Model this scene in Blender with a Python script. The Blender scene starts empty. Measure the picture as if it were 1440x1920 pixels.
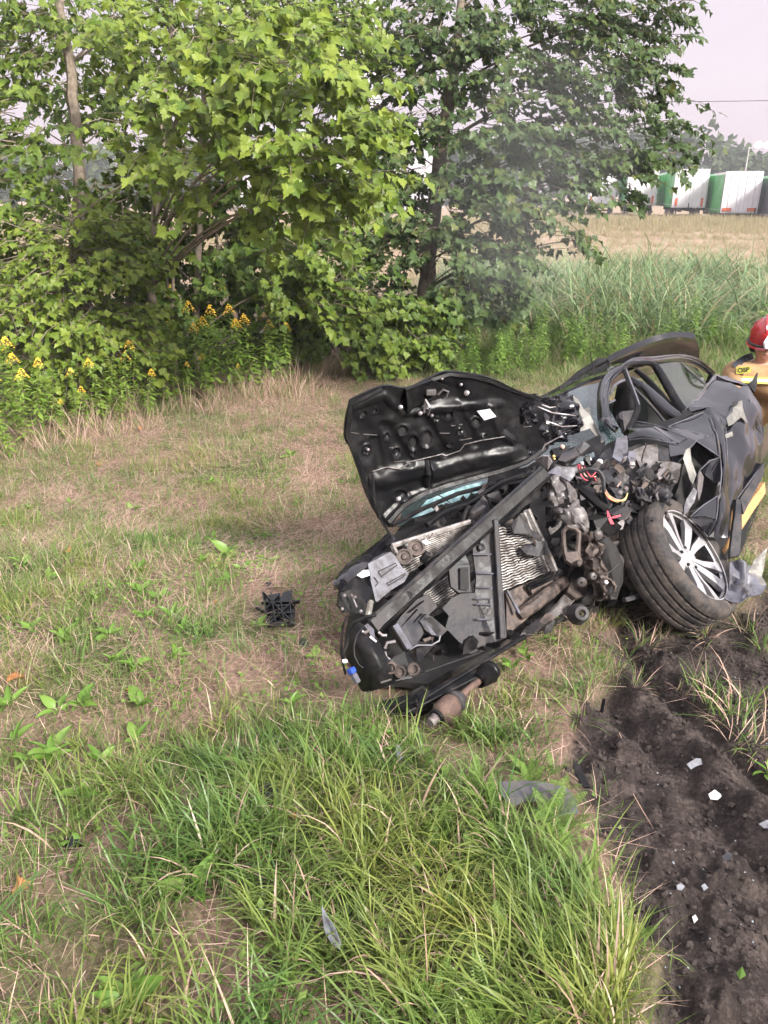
import bpy, bmesh, math, random
import numpy as np
from mathutils import Vector, Matrix, Quaternion
SC = bpy.context.scene
COL = SC.collection
RNG = np.random.default_rng(7)
random.seed(7)
R = math.radians

# ------------------------------------------------------------------ camera
PITCH = R(22.45); CAMZ = 1.70; F = 1440.0
cam_d = bpy.data.cameras.new('camera'); cam = bpy.data.objects.new('camera', cam_d); COL.objects.link(cam)
cam.location = (0, 0, CAMZ); cam.rotation_euler = (R(90) - PITCH, 0, 0)
cam_d.sensor_fit = 'VERTICAL'; cam_d.sensor_height = 24.0; cam_d.lens = 18.0
cam_d.clip_start = 0.05; cam_d.clip_end = 3000
SC.camera = cam
# ------------------------------------------------------------------ sky, sun, exposure
SUN_EL, SUN_AZ = R(33), R(138)      # azimuth measured clockwise from +Y (view direction): behind, to the right
w = bpy.data.worlds.new('World'); SC.world = w; w.use_nodes = True
nt = w.node_tree; nt.nodes.clear()
o_ = nt.nodes.new('ShaderNodeOutputWorld'); bg = nt.nodes.new('ShaderNodeBackground')
sky = nt.nodes.new('ShaderNodeTexSky'); sky.sky_type = 'NISHITA'; sky.sun_disc = False
sky.sun_elevation = SUN_EL; sky.sun_rotation = SUN_AZ; sky.air_density = 1.2; sky.dust_density = 4.0; sky.ozone_density = 1.5
tc = nt.nodes.new('ShaderNodeTexCoord'); sep = nt.nodes.new('ShaderNodeSeparateXYZ')
mr = nt.nodes.new('ShaderNodeMapRange'); mr.inputs[1].default_value = 0.0; mr.inputs[2].default_value = 0.9
mr.inputs[3].default_value = 0.0; mr.inputs[4].default_value = 1.0
cr = nt.nodes.new('ShaderNodeValToRGB')
cr.color_ramp.elements[0].position = 0.0; cr.color_ramp.elements[0].color = (4.5, 3.6, 4.05, 1)
cr.color_ramp.elements[1].position = 1.0; cr.color_ramp.elements[1].color = (10.0, 9.7, 10.5, 1)
e = cr.color_ramp.elements.new(0.22); e.color = (4.7, 4.05, 4.5, 1)
mx = nt.nodes.new('ShaderNodeMix'); mx.data_type = 'RGBA'; mx.inputs[0].default_value = 0.88   # an even bright overcast veil over the clear sky
nt.links.new(tc.outputs['Generated'], sep.inputs[0]); nt.links.new(sep.outputs[2], mr.inputs[0]); nt.links.new(mr.outputs[0], cr.inputs[0])
nt.links.new(sky.outputs[0], mx.inputs[6]); nt.links.new(cr.outputs[0], mx.inputs[7])
nt.links.new(mx.outputs[2], bg.inputs[0]); bg.inputs[1].default_value = 0.10
nt.links.new(bg.outputs[0], o_.inputs[0]); w.cycles.sampling_method = 'MANUAL'; w.cycles.sample_map_resolution = 256
sun_d = bpy.data.lights.new('sun', 'SUN'); sun_d.energy = 4.9; sun_d.angle = R(15); sun_d.color = (1.0, 0.95, 0.88)
sun = bpy.data.objects.new('sun', sun_d); COL.objects.link(sun)
sd = Vector((math.sin(SUN_AZ) * math.cos(SUN_EL), math.cos(SUN_AZ) * math.cos(SUN_EL), math.sin(SUN_EL)))
sun.rotation_euler = sd.to_track_quat('Z', 'Y').to_euler()
SC.view_settings.view_transform = 'Standard'; SC.view_settings.look = 'None'
SC.view_settings.exposure = 1.0; SC.view_settings.gamma = 1.0; SC.view_settings.use_curve_mapping = False
SC.cycles.max_bounces = 4; SC.cycles.diffuse_bounces = 2; SC.cycles.glossy_bounces = 3
SC.cycles.transmission_bounces = 4; SC.cycles.transparent_max_bounces = 6; SC.cycles.use_denoising = True
SC.cycles.use_adaptive_sampling = True; SC.cycles.adaptive_threshold = 0.04

# ------------------------------------------------------------------ helpers
CP, SP = math.cos(PITCH), math.sin(PITCH)
def P(px, py, d):
    """photo pixel (1440x1920) and depth along the view axis -> point in the place"""
    v = (py - 960.0) / F * d
    return Vector(((px - 720.0) / F * d, d * CP - v * SP, CAMZ - d * SP - v * CP))
def proj(x, y, z):
    dz = z - CAMZ
    d = y * CP - dz * SP
    v = -y * SP - dz * CP
    d = np.maximum(d, 1e-3)
    return 720 + F * x / d, 960 + F * v / d, d

def hsh(ix, iy, s):
    h = (ix * 374761393 + iy * 668265263 + s * 1442695041) & 0xffffffff
    h = ((h ^ (h >> 13)) * 1274126177) & 0xffffffff
    return ((h ^ (h >> 16)) & 0xffffff) / float(0xffffff)
def vnoise(x, y, s=0):
    x = np.asarray(x, float); y = np.asarray(y, float)
    ix = np.floor(x).astype(np.int64); iy = np.floor(y).astype(np.int64)
    fx = x - ix; fy = y - iy
    fx = fx * fx * (3 - 2 * fx); fy = fy * fy * (3 - 2 * fy)
    a = hsh(ix, iy, s); b = hsh(ix + 1, iy, s); c = hsh(ix, iy + 1, s); d = hsh(ix + 1, iy + 1, s)
    return (a * (1 - fx) + b * fx) * (1 - fy) + (c * (1 - fx) + d * fx) * fy
def fbm(x, y, s=0, o=4):
    r = 0; a = 0.5; f = 1.0
    for k in range(o):
        r = r + a * vnoise(np.asarray(x) * f, np.asarray(y) * f, s + k * 17); a *= 0.5; f *= 2.03
    return r
def sstep(a, b, x):
    t = np.clip((np.asarray(x, float) - a) / (b - a), 0, 1); return t * t * (3 - 2 * t)
def in_poly(px, py, poly):
    px = np.asarray(px); py = np.asarray(py); ins = np.zeros(px.shape, bool); n = len(poly)
    for i in range(n):
        x0, y0 = poly[i]; x1, y1 = poly[(i + 1) % n]
        c = ((y0 > py) != (y1 > py)) & (px < (x1 - x0) * (py - y0) / (y1 - y0 + 1e-9) + x0)
        ins ^= c
    return ins

def tag(o, label=None, cat=None, group=None, kind=None):
    if label: o['label'] = label
    if cat: o['category'] = cat
    if group: o['group'] = group
    if kind: o['kind'] = kind
    return o
def link(name, data=None, parent=None, loc=None):
    o = bpy.data.objects.new(name, data); COL.objects.link(o)
    if parent is not None:
        o.parent = parent
        o.matrix_parent_inverse = Matrix.Translation(-parent.location) if loc is None else Matrix()
    if loc is not None: o.location = loc
    return o
def thing(name, label, cat, loc=(0, 0, 0), group=None):
    o = bpy.data.objects.new(name, None); COL.objects.link(o); o.location = loc
    o.empty_display_size = 0.1
    return tag(o, label, cat, group)
def np_mesh(name, V, Fc, mats=(), smooth=False, mi=None):
    """V (n,3), Fc (m,3|4) arrays"""
    me = bpy.data.meshes.new(name)
    V = np.asarray(V, np.float32); Fc = np.asarray(Fc, np.int32)
    k = Fc.shape[1]
    me.vertices.add(len(V)); me.vertices.foreach_set('co', V.ravel())
    me.loops.add(Fc.size); me.loops.foreach_set('vertex_index', Fc.ravel())
    me.polygons.add(len(Fc)); me.polygons.foreach_set('loop_start', np.arange(0, Fc.size, k, dtype=np.int32))
    me.polygons.foreach_set('loop_total', np.full(len(Fc), k, np.int32))
    if mi is not None: me.polygons.foreach_set('material_index', np.asarray(mi, np.int32))
    me.polygons.foreach_set('use_smooth', np.full(len(Fc), smooth))
    me.update(calc_edges=True); me.validate()
    for m in mats: me.materials.append(m)
    return me

def foldf(p):
    """sharp planar creases: crossing triangle waves"""
    u = p.x * 3.1 + p.z * 2.3 + p.y * 1.1 + .3; v_ = p.x * -2.4 + p.z * 4.6 + p.y * 2.0; w_ = p.x * 6.5 - p.z * 5.0 + p.y * 3.0
    t = lambda q: abs((q % 1.0) * 2 - 1)
    return (t(u) - .5) * 1.2 + (t(v_) - .5) * .8 + (t(w_) - .5) * .35
class MB:
    """collects shapes, builds ONE mesh object"""
    def __init__(s): s.v = []; s.f = []; s.m = []
    def add(s, vs, fs, m=0):
        b = len(s.v); s.v += [tuple(v) for v in vs]; s.f += [tuple(b + i for i in f) for f in fs]; s.m += [m] * len(fs); return s
    def box(s, c, sx, sy, sz, rot=None, m=0, bev=0.0):
        c = Vector(c); rot = rot or Matrix.Identity(3)
        bm = bmesh.new(); bmesh.ops.create_cube(bm, size=1.0)
        bmesh.ops.scale(bm, vec=(sx, sy, sz), verts=bm.verts)
        if bev: bmesh.ops.bevel(bm, geom=bm.edges, offset=bev, segments=1, affect='EDGES')
        bm.verts.index_update()
        s.add([c + rot @ v.co for v in bm.verts], [[v.index for v in f.verts] for f in bm.faces], m); bm.free(); return s
    def bar(s, a, b, w, h, up=(0, 0, 1), m=0, bev=0.0):
        a = Vector(a); b = Vector(b); y = (b - a); L = y.length; y.normalize()
        x = y.cross(Vector(up)); x.normalize(); z = x.cross(y)
        rot = Matrix((x, y, z)).transposed()
        return s.box((a + b) / 2, w, L, h, rot, m, bev)
    def tube(s, pts, r, n=6, m=0, cap=True):
        pts = [Vector(p) for p in pts]; k = len(pts)
        rr = r if hasattr(r, '__len__') else [r] * k
        vs = []; fs = []; ref = None
        for i, p in enumerate(pts):
            t = (pts[min(i + 1, k - 1)] - pts[max(i - 1, 0)])
            if t.length < 1e-9: t = Vector((0, 0, 1))
            t.normalize()
            if ref is None:
                ref = t.orthogonal().normalized()
            else:
                ref = ref - t * ref.dot(t)
                ref = ref.normalized() if ref.length > 1e-6 else t.orthogonal().normalized()
            b = t.cross(ref)
            for j in range(n):
                a = 2 * math.pi * j / n
                vs.append(p + (ref * math.cos(a) + b * math.sin(a)) * rr[i])
        for i in range(k - 1):
            for j in range(n):
                fs.append((i * n + j, i * n + (j + 1) % n, (i + 1) * n + (j + 1) % n, (i + 1) * n + j))
        if cap:
            fs.append(tuple(range(n))[::-1]); fs.append(tuple(range((k - 1) * n, k * n)))
        return s.add(vs, fs, m)
    def lathe(s, prof, mat, n=32, m=0, close=False):
        """prof: list of (radius, height); mat 4x4 (axis = local z)"""
        vs = []; fs = []; k = len(prof)
        for (r, h) in prof:
            for j in range(n):
                a = 2 * math.pi * j / n; vs.append(mat @ Vector((r * math.cos(a), r * math.sin(a), h)))
        rng = k if close else k - 1
        for i in range(rng):
            i2 = (i + 1) % k
            for j in range(n): fs.append((i * n + j, i * n + (j + 1) % n, i2 * n + (j + 1) % n, i2 * n + j))
        return s.add(vs, fs, m)
    def plate(s, outline, thick, m=0, n=None, crumple=0.0, cuts=0, fold=False):
        """polygon outline in space, given thickness (slab behind the outline as seen from the camera)"""
        pts = [Vector(p) for p in outline]
        c = sum(pts, Vector()) / len(pts)
        if n is None:
            n = Vector((0, 0, 0))
            for i in range(len(pts)): n += (pts[i] - c).cross(pts[(i + 1) % len(pts)] - c)
            n.normalize()
            if n.dot(Vector((0, 0, CAMZ)) - c) < 0: n = -n
        bm = bmesh.new()
        vs = [bm.verts.new(p) for p in pts]
        f = bm.faces.new(vs)
        bmesh.ops.triangulate(bm, faces=[f])
        if cuts:
            for _ in range(cuts):
                bmesh.ops.subdivide_edges(bm, edges=[e for e in bm.edges if e.calc_length() > 0.03], cuts=1, use_grid_fill=False)
                bmesh.ops.triangulate(bm, faces=bm.faces[:])
        if crumple:
            for v in bm.verts:
                if fold:
                    v.co += n * crumple * foldf(v.co); continue
                q = v.co * 9
                v.co += n * crumple * ((vnoise(q.x + q.z, q.y, 5) - .5) * 2)
        bm.normal_update()
        r = bmesh.ops.extrude_face_region(bm, geom=bm.faces[:])
        ev = [g for g in r['geom'] if isinstance(g, bmesh.types.BMVert)]
        for v in ev: v.co -= n * thick
        bm.verts.index_update()
        s.add([v.co.copy() for v in bm.verts], [[v.index for v in f.verts] for f in bm.faces], m); bm.free(); return s
    def build(s, name, mats, parent=None, smooth=False, kind=None, angle=None):
        me = bpy.data.meshes.new(name); me.from_pydata([tuple(v) for v in s.v], [], s.f)
        for m in (mats if isinstance(mats, (list, tuple)) else [mats]): me.materials.append(m)
        me.polygons.foreach_set('material_index', s.m)
        bm = bmesh.new(); bm.from_mesh(me); bmesh.ops.recalc_face_normals(bm, faces=bm.faces); bm.to_mesh(me); bm.free()
        if smooth:
            me.polygons.foreach_set('use_smooth', [True] * len(me.polygons))
            try: me.set_sharp_from_angle(angle=R(angle or 40))
            except Exception: pass
        me.update()
        o = link(name, me, parent)
        if kind: o['kind'] = kind
        return o

# ------------------------------------------------------------------ materials
def ramp(nt, fac, stops):
    r = nt.nodes.new('ShaderNodeValToRGB'); els = r.color_ramp.elements
    els[0].position = stops[0][0]; els[0].color = (*stops[0][1], 1)
    els[1].position = stops[-1][0]; els[1].color = (*stops[-1][1], 1)
    for p, c in stops[1:-1]: e = els.new(p); e.color = (*c, 1)
    nt.links.new(fac, r.inputs[0]); return r.outputs[0]
def noise(nt, scale, detail=4, rough=0.55, vec=None, dist=0.0):
    n = nt.nodes.new('ShaderNodeTexNoise'); n.inputs['Scale'].default_value = scale; n.inputs['Detail'].default_value = detail
    n.inputs['Roughness'].default_value = rough; n.inputs['Distortion'].default_value = dist
    if vec is not None: nt.links.new(vec, n.inputs['Vector'])
    return n.outputs[0]
def geo_pos(nt):
    return nt.nodes.new('ShaderNodeNewGeometry').outputs['Position']
def mat(name):
    m = bpy.data.materials.new(name); m.use_nodes = True
    return m, m.node_tree, m.node_tree.nodes['Principled BSDF']
def mixc(nt, f, a, b, mode='MIX'):
    n = nt.nodes.new('ShaderNodeMix'); n.data_type = 'RGBA'; n.blend_type = mode
    for sock, v in ((0, f), (6, a), (7, b)):
        if isinstance(v, (int, float)): n.inputs[sock].default_value = v
        elif isinstance(v, tuple): n.inputs[sock].default_value = (*v, 1)
        else: nt.links.new(v, n.inputs[sock])
    return n.outputs[2]
def math_n(nt, op, a, b=None):
    n = nt.nodes.new('ShaderNodeMath'); n.operation = op
    for i, v in enumerate((a, b)):
        if v is None: continue
        if isinstance(v, (int, float)): n.inputs[i].default_value = v
        else: nt.links.new(v, n.inputs[i])
    return n.outputs[0]
def bump(nt, h, bs, strength=0.3, dist=0.01):
    b = nt.nodes.new('ShaderNodeBump'); b.inputs['Strength'].default_value = strength; b.inputs['Distance'].default_value = dist
    nt.links.new(h, b.inputs['Height']); nt.links.new(b.outputs[0], bs.inputs['Normal'])
def worn(name, base, dirt, rough=0.5, metal=0.0, scale=9, amount=0.5, bump_s=0.25, coat=0.0, fine=60, rough2=None, spec=0.5):
    """base material with patches of dust / rust / mud"""
    m, nt, b = mat(name)
    pos = nt.nodes.new('ShaderNodeTexCoord').outputs['Object']
    n1 = noise(nt, scale, 6, 0.65, pos); n2 = noise(nt, fine, 3, 0.6, pos)
    s = math_n(nt, 'ADD', math_n(nt, 'MULTIPLY', n1, 0.75), math_n(nt, 'MULTIPLY', n2, 0.25))
    lo = 0.5 + (0.5 - amount) * 0.35
    f = nt.nodes.new('ShaderNodeMapRange'); f.inputs[1].default_value = lo - 0.07; f.inputs[2].default_value = lo + 0.13
    nt.links.new(s, f.inputs[0])
    nt.links.new(mixc(nt, f.outputs[0], base, dirt), b.inputs['Base Color'])
    rr = nt.nodes.new('ShaderNodeMapRange'); rr.inputs[3].default_value = rough; rr.inputs[4].default_value = rough2 if rough2 is not None else min(0.95, rough + 0.35)
    nt.links.new(f.outputs[0], rr.inputs[0]); nt.links.new(rr.outputs[0], b.inputs['Roughness'])
    if metal:
        mm = nt.nodes.new('ShaderNodeMapRange'); mm.inputs[3].default_value = metal; mm.inputs[4].default_value = metal * 0.3
        nt.links.new(f.outputs[0], mm.inputs[0]); nt.links.new(mm.outputs[0], b.inputs['Metallic'])
    b.inputs['Coat Weight'].default_value = coat; b.inputs['Coat Roughness'].default_value = 0.06
    b.inputs['Specular IOR Level'].default_value = spec
    bump(nt, s, b, bump_s, 0.006)
    return m
def leafy(name, cols, trans=0.35, rough=0.5, patch=None, pscale=0.5):
    """foliage: colour runs over a random value per leaf / blade / instance, light passes through"""
    m, nt, b = mat(name)
    g = nt.nodes.new('ShaderNodeNewGeometry'); oi = nt.nodes.new('ShaderNodeObjectInfo')
    r = math_n(nt, 'FRACT', math_n(nt, 'ADD', g.outputs['Random Per Island'], oi.outputs['Random']))
    n = len(cols)
    c = ramp(nt, r, [(i / (n - 1), col) for i, col in enumerate(cols)])
    if patch:
        pn = noise(nt, pscale, 3, 0.6, g.outputs['Position'])
        f = nt.nodes.new('ShaderNodeMapRange'); f.inputs[1].default_value = 0.42; f.inputs[2].default_value = 0.62
        nt.links.new(pn, f.inputs[0])
        c = mixc(nt, f.outputs[0], c, mixc(nt, r, patch[0], patch[1]))
    nt.links.new(c, b.inputs['Base Color']); b.inputs['Roughness'].default_value = rough
    b.inputs['Specular IOR Level'].default_value = 0.3
    t = nt.nodes.new('ShaderNodeBsdfTranslucent'); nt.links.new(c, t.inputs[0])
    ms = nt.nodes.new('ShaderNodeMixShader'); ms.inputs[0].default_value = trans
    out = [x for x in nt.nodes if x.type == 'OUTPUT_MATERIAL'][0]
    nt.links.new(b.outputs[0], ms.inputs[1]); nt.links.new(t.outputs[0], ms.inputs[2]); nt.links.new(ms.outputs[0], out.inputs[0])
    return m
def plain(name, col, rough=0.5, metal=0.0, coat=0.0, nscale=25, var=0.25, b_s=0.1):
    m, nt, b = mat(name)
    pos = nt.nodes.new('ShaderNodeTexCoord').outputs['Object']
    n1 = noise(nt, nscale, 5, 0.6, pos)
    dk = tuple(c * (1 - var) for c in col); lt = tuple(min(1, c * (1 + var)) for c in col)
    nt.links.new(ramp(nt, n1, [(0.3, dk), (0.7, lt)]), b.inputs['Base Color'])
    b.inputs['Roughness'].default_value = rough; b.inputs['Metallic'].default_value = metal
    b.inputs['Coat Weight'].default_value = coat
    if b_s: bump(nt, n1, b, b_s, 0.004)
    return m
# ------------------------------------------------------------------ ground
DIRT = [(1075, 1335), (1120, 1290), (1150, 1240), (1100, 1200), (1140, 1165), (1200, 1140), (1300, 1160), (1440, 1105), (1700, 1080), (2600, 1300), (2600, 2900), (1240, 2900),
        (1215, 1930), (1205, 1870), (1245, 1800), (1180, 1730), (1165, 1650), (1135, 1590), (1105, 1530), (1075, 1480), (1055, 1420)]
def base_h(x, y):
    x = np.asarray(x, float); y = np.asarray(y, float)
    s = y + 0.10 * np.clip(-x, -1.5, 4) + 0.28 * (fbm(x * .5 + 3, y * .5, 3) - .5)
    z = -0.24 * sstep(1.0, 2.9, s) - 0.36 * sstep(3.0, 6.0, s)
    z = z - 0.10 * np.exp(-((s - 2.55) / 0.35) ** 2) * sstep(-0.1, -0.9, x)       # shallow ditch on the left
    z = z + 0.5 * sstep(22, 60, y) * sstep(0, 10, x)                                # the field swells gently towards the trailers
    return z
def ground_h(x, y, fine=True):
    z = base_h(x, y)
    r = np.hypot(x, y)
    z = z + (fbm(x * 1.3, y * 1.3, 11) - .5) * 0.10 * sstep(0.6, 2, r)
    return z
def dirt_mask(x, y, z):
    px, py, d = proj(x, y, z)
    jx = (fbm(x * 7, y * 7, 21) - .5) * 110; jy = (fbm(x * 7 + 50, y * 7, 22) - .5) * 90
    m = in_poly(px + jx, py + jy, DIRT)
    return m & (y * CP - (z - CAMZ) * SP > 0.2)
def soil_relief(x, y):
    # two wheel ruts and clods in the torn earth
    t = (x - 1.15) + 0.16 * (y - 2.4)
    rut = -0.075 * np.exp(-((t - 0.12) / 0.075) ** 2) - 0.065 * np.exp(-((t + 0.18) / 0.07) ** 2) + 0.03 * np.exp(-((t + 0.03) / 0.05) ** 2)
    c = (fbm(x * 9, y * 9, 31, 5) - .5) * 0.10 + np.maximum(0, fbm(x * 22, y * 22, 32, 4) - .48) * 0.10
    return rut + c
ang = np.concatenate([np.arange(-180, -42, 4.0), np.arange(-42, 42.01, 0.30), np.arange(46, 180, 4.0)])
rad = [0.0, 0.25, 0.5]; r = 0.6
while r < 700:
    rad.append(r); r *= 1.0145 if 0.7 < r < 6 else (1.03 if r < 60 else 1.10)
rad = np.array(rad)
A_, R_ = np.meshgrid(np.radians(ang), rad)
GX = R_ * np.sin(A_); GY = R_ * np.cos(A_)
GZ = ground_h(GX, GY)
DM = dirt_mask(GX, GY, GZ).astype(float)
for _ in range(3):   # soften the edge
    q = DM.copy(); q[1:-1] = (DM[:-2] + DM[2:] + 2 * DM[1:-1]) / 4; q[:, 1:-1] = (q[:, :-2] + q[:, 2:] + 2 * q[:, 1:-1]) / 4; DM = q
GZ = GZ + DM * (soil_relief(GX, GY) - 0.02) + (1 - DM) * (fbm(GX * 8, GY * 8, 41) - .5) * 0.035 * (R_ < 12)
nr, na = GX.shape
idx = np.arange(nr * na).reshape(nr, na)
nxt = np.roll(idx, -1, axis=1)
quads = np.stack([idx[:-1].ravel(), nxt[:-1].ravel(), nxt[1:].ravel(), idx[1:].ravel()], 1)[:, ::-1]
me = np_mesh('ground', np.stack([GX.ravel(), GY.ravel(), GZ.ravel()], 1), quads, smooth=True)
at = me.attributes.new('soil', 'FLOAT', 'POINT'); at.data.foreach_set('value', DM.ravel().astype(np.float32))
m, nt, b = mat('ground_soil_and_litter')
g = nt.nodes.new('ShaderNodeNewGeometry'); pos = g.outputs['Position']
a = nt.nodes.new('ShaderNodeAttribute'); a.attribute_name = 'soil'
n_f = noise(nt, 60, 5, 0.7, pos); n_m = noise(nt, 7, 5, 0.6, pos); n_l = noise(nt, 0.8, 4, 0.6, pos); n_vl = noise(nt, 0.12, 3, 0.5, pos)
soil = ramp(nt, math_n(nt, 'ADD', math_n(nt, 'MULTIPLY', n_f, 0.5), math_n(nt, 'MULTIPLY', n_m, 0.5)),
            [(0.34, (0.011, 0.0085, 0.0075)), (0.5, (0.036, 0.027, 0.024)), (0.62, (0.10, 0.077, 0.068))])
lit = ramp(nt, math_n(nt, 'ADD', math_n(nt, 'MULTIPLY', n_f, 0.55), math_n(nt, 'MULTIPLY', n_l, 0.45)),
           [(0.33, (0.06, 0.042, 0.03)), (0.5, (0.24, 0.16, 0.12)), (0.66, (0.46, 0.32, 0.245))])
mosscol = ramp(nt, n_f, [(0.3, (0.03, 0.045, 0.012)), (0.7, (0.09, 0.12, 0.035))])
fm = nt.nodes.new('ShaderNodeMapRange'); fm.inputs[1].default_value = 0.45; fm.inputs[2].default_value = 0.6; nt.links.new(n_l, fm.inputs[0])
base = mixc(nt, fm.outputs[0], lit, mosscol)
sx = nt.nodes.new('ShaderNodeSeparateXYZ'); nt.links.new(pos, sx.inputs[0])
far = nt.nodes.new('ShaderNodeMapRange'); far.inputs[1].default_value = 17; far.inputs[2].default_value = 26; nt.links.new(sx.outputs[1], far.inputs[0])
field = ramp(nt, math_n(nt, 'ADD', math_n(nt, 'MULTIPLY', n_vl, 0.6), math_n(nt, 'MULTIPLY', n_m, 0.4)), [(0.35, (0.25, 0.18, 0.12)), (0.55, (0.34, 0.25, 0.18)), (0.7, (0.21, 0.21, 0.10))])
base = mixc(nt, far.outputs[0], base, field)
nt.links.new(mixc(nt, a.outputs['Fac'], base, soil), b.inputs['Base Color'])
b.inputs['Roughness'].default_value = 0.9; b.inputs['Specular IOR Level'].default_value = 0.25
bump(nt, math_n(nt, 'ADD', n_f, n_m), b, 0.7, 0.02)
me.materials.append(m)
ground = link('ground', me); tag(ground, kind='structure')
def gz(x, y):
    """height of the built ground by the same formula"""
    z = ground_h(np.array([x]), np.array([y])); dm = dirt_mask(np.array([x]), np.array([y]), z).astype(float)
    z = z + dm * (soil_relief(np.array([x]), np.array([y])) - 0.02)
    return float(z[0])
def on_ground(px, py):
    """where the ray through a photo pixel meets the ground"""
    c = Vector((0, 0, CAMZ)); dirv = (P(px, py, 1.0) - c)
    def full(t):
        x = dirv.x * t; y = dirv.y * t; z = ground_h(x, y); dm = dirt_mask(x, y, z).astype(float)
        return z + dm * (soil_relief(x, y) - 0.02)
    t = np.geomspace(0.5, 300, 500)
    for _ in range(3):
        below = (CAMZ + dirv.z * t) < full(t)
        k = int(np.argmax(below)) if below.any() else len(t) - 1
        t = np.linspace(t[max(k - 1, 0)], t[k], 24)
    q = c + dirv * float(t[-1])
    return Vector((q.x, q.y, float(full(t)[-1])))

# ------------------------------------------------------------------ scattered ground cover
SRC = {}
def scatter_group(name, collection):
    ng = bpy.data.node_groups.new(name, 'GeometryNodeTree')
    ng.interface.new_socket('Geometry', in_out='INPUT', socket_type='NodeSocketGeometry')
    ng.interface.new_socket('Geometry', in_out='OUTPUT', socket_type='NodeSocketGeometry')
    N = ng.nodes.new; L = ng.links.new
    gi = N('NodeGroupInput'); go = N('NodeGroupOutput'); mp = N('GeometryNodeMeshToPoints'); ip = N('GeometryNodeInstanceOnPoints')
    ci = N('GeometryNodeCollectionInfo'); ci.inputs['Collection'].default_value = collection
    ci.inputs['Separate Children'].default_value = True; ci.inputs['Reset Children'].default_value = True
    def na(nm, tp):
        n = N('GeometryNodeInputNamedAttribute'); n.data_type = tp; n.inputs[0].default_value = nm; return n.outputs[0]
    L(gi.outputs[0], mp.inputs[0]); L(mp.outputs[0], ip.inputs['Points']); L(ci.outputs[0], ip.inputs['Instance'])
    ip.inputs['Pick Instance'].default_value = True
    L(na('idx', 'INT'), ip.inputs['Instance Index']); L(na('rot', 'FLOAT_VECTOR'), ip.inputs['Rotation']); L(na('scl', 'FLOAT_VECTOR'), ip.inputs['Scale'])
    L(ip.outputs[0], go.inputs[0])
    return ng
def scatter(name, protos, pts, idx, rot, scl, label, cat):
    """protos: list of meshes; one 'stuff' object that plants copies of them at pts"""
    c = bpy.data.collections.new(name + '_source')
    for i, p in enumerate(protos):
        o = bpy.data.objects.new('%s_tuft_%02d' % (name, i), p); c.objects.link(o)
    me = bpy.data.meshes.new(name)
    n = len(pts)
    me.vertices.add(n); me.vertices.foreach_set('co', np.asarray(pts, np.float32).ravel())
    me.attributes.new('idx', 'INT', 'POINT').data.foreach_set('value', np.asarray(idx, np.int32))
    me.attributes.new('rot', 'FLOAT_VECTOR', 'POINT').data.foreach_set('vector', np.asarray(rot, np.float32).ravel())
    me.attributes.new('scl', 'FLOAT_VECTOR', 'POINT').data.foreach_set('vector', np.asarray(scl, np.float32).ravel())
    o = link(name, me); md = o.modifiers.new('scatter', 'NODES'); md.node_group = scatter_group(name, c)
    return tag(o, label, cat, kind='stuff')

def blades(n, h0, h1, w, spread, lean, seed, nseg=4, droop=1.0, mats=(), frac2=0.0, straight=False):
    """a tuft: n curved blades; frac2 = share that takes the second material (dry)"""
    g = np.random.default_rng(seed)
    V = []; Fc = []; MI = []
    for i in range(n):
        a = g.uniform(0, 2 * np.pi); rr = spread * np.sqrt(g.uniform())
        p = np.array([rr * np.cos(a), rr * np.sin(a), -0.01])
        az = a + g.normal(0, 0.9); h = g.uniform(h0, h1); wd = w * g.uniform(.6, 1.3)
        th = g.uniform(0.03, lean); dth = droop * g.uniform(.35, 1.2) / nseg * (0.15 if straight else 1)
        side = np.array([-np.sin(az), np.cos(az), 0])
        tw = g.normal(0, .5)
        side = side * np.cos(tw) + np.array([np.cos(az), np.sin(az), 0]) * np.sin(tw)
        b0 = len(V)
        for s in range(nseg + 1):
            t = s / nseg; ww = wd * (1 - t ** 2.2) * (0.65 + .7 * min(t * 3, 1) * .5)
            if s == nseg: V.append(p.copy())
            else: V.append(p - side * ww / 2); V.append(p + side * ww / 2)
            dirv = np.array([np.sin(th) * np.cos(az), np.sin(th) * np.sin(az), np.cos(th)])
            p = p + dirv * h / nseg; th += dth * (0.5 + t)
        for s in range(nseg - 1):
            k = b0 + 2 * s; Fc.append((k, k + 1, k + 3)); Fc.append((k, k + 3, k + 2)); MI += [0, 0]
        k = b0 + 2 * (nseg - 1); Fc.append((k, k + 1, k + 2)); MI.append(0)
        if g.uniform() < frac2:
            for q in range(2 * nseg - 1): MI[-1 - q] = 1
    return np_mesh('tuft', np.array(V), np.array(Fc), mats, True, MI)

M_LUSH = leafy('lush_grass', [(0.055, 0.12, 0.025), (0.09, 0.175, 0.04), (0.15, 0.25, 0.06), (0.09, 0.17, 0.06)], 0.25, 0.38, patch=((0.20, 0.25, 0.055), (0.27, 0.28, 0.07)), pscale=1.0)
M_SHORT = leafy('short_grass', [(0.075, 0.145, 0.028), (0.12, 0.205, 0.042), (0.19, 0.275, 0.065), (0.10, 0.18, 0.05)], 0.3, 0.5)
M_DRY = leafy('dry_straw', [(0.45, 0.295, 0.225), (0.61, 0.435, 0.345), (0.33, 0.205, 0.152), (0.67, 0.515, 0.42)], 0.2, 0.6)
M_FIELD = leafy('field_grass', [(0.37, 0.27, 0.18), (0.31, 0.27, 0.15), (0.43, 0.33, 0.24), (0.22, 0.25, 0.10)], 0.25, 0.6)
M_REED = leafy('reed_leaf', [(0.13, 0.22, 0.10), (0.19, 0.30, 0.14), (0.25, 0.35, 0.18), (0.30, 0.33, 0.16)], 0.3, 0.42)
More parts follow.
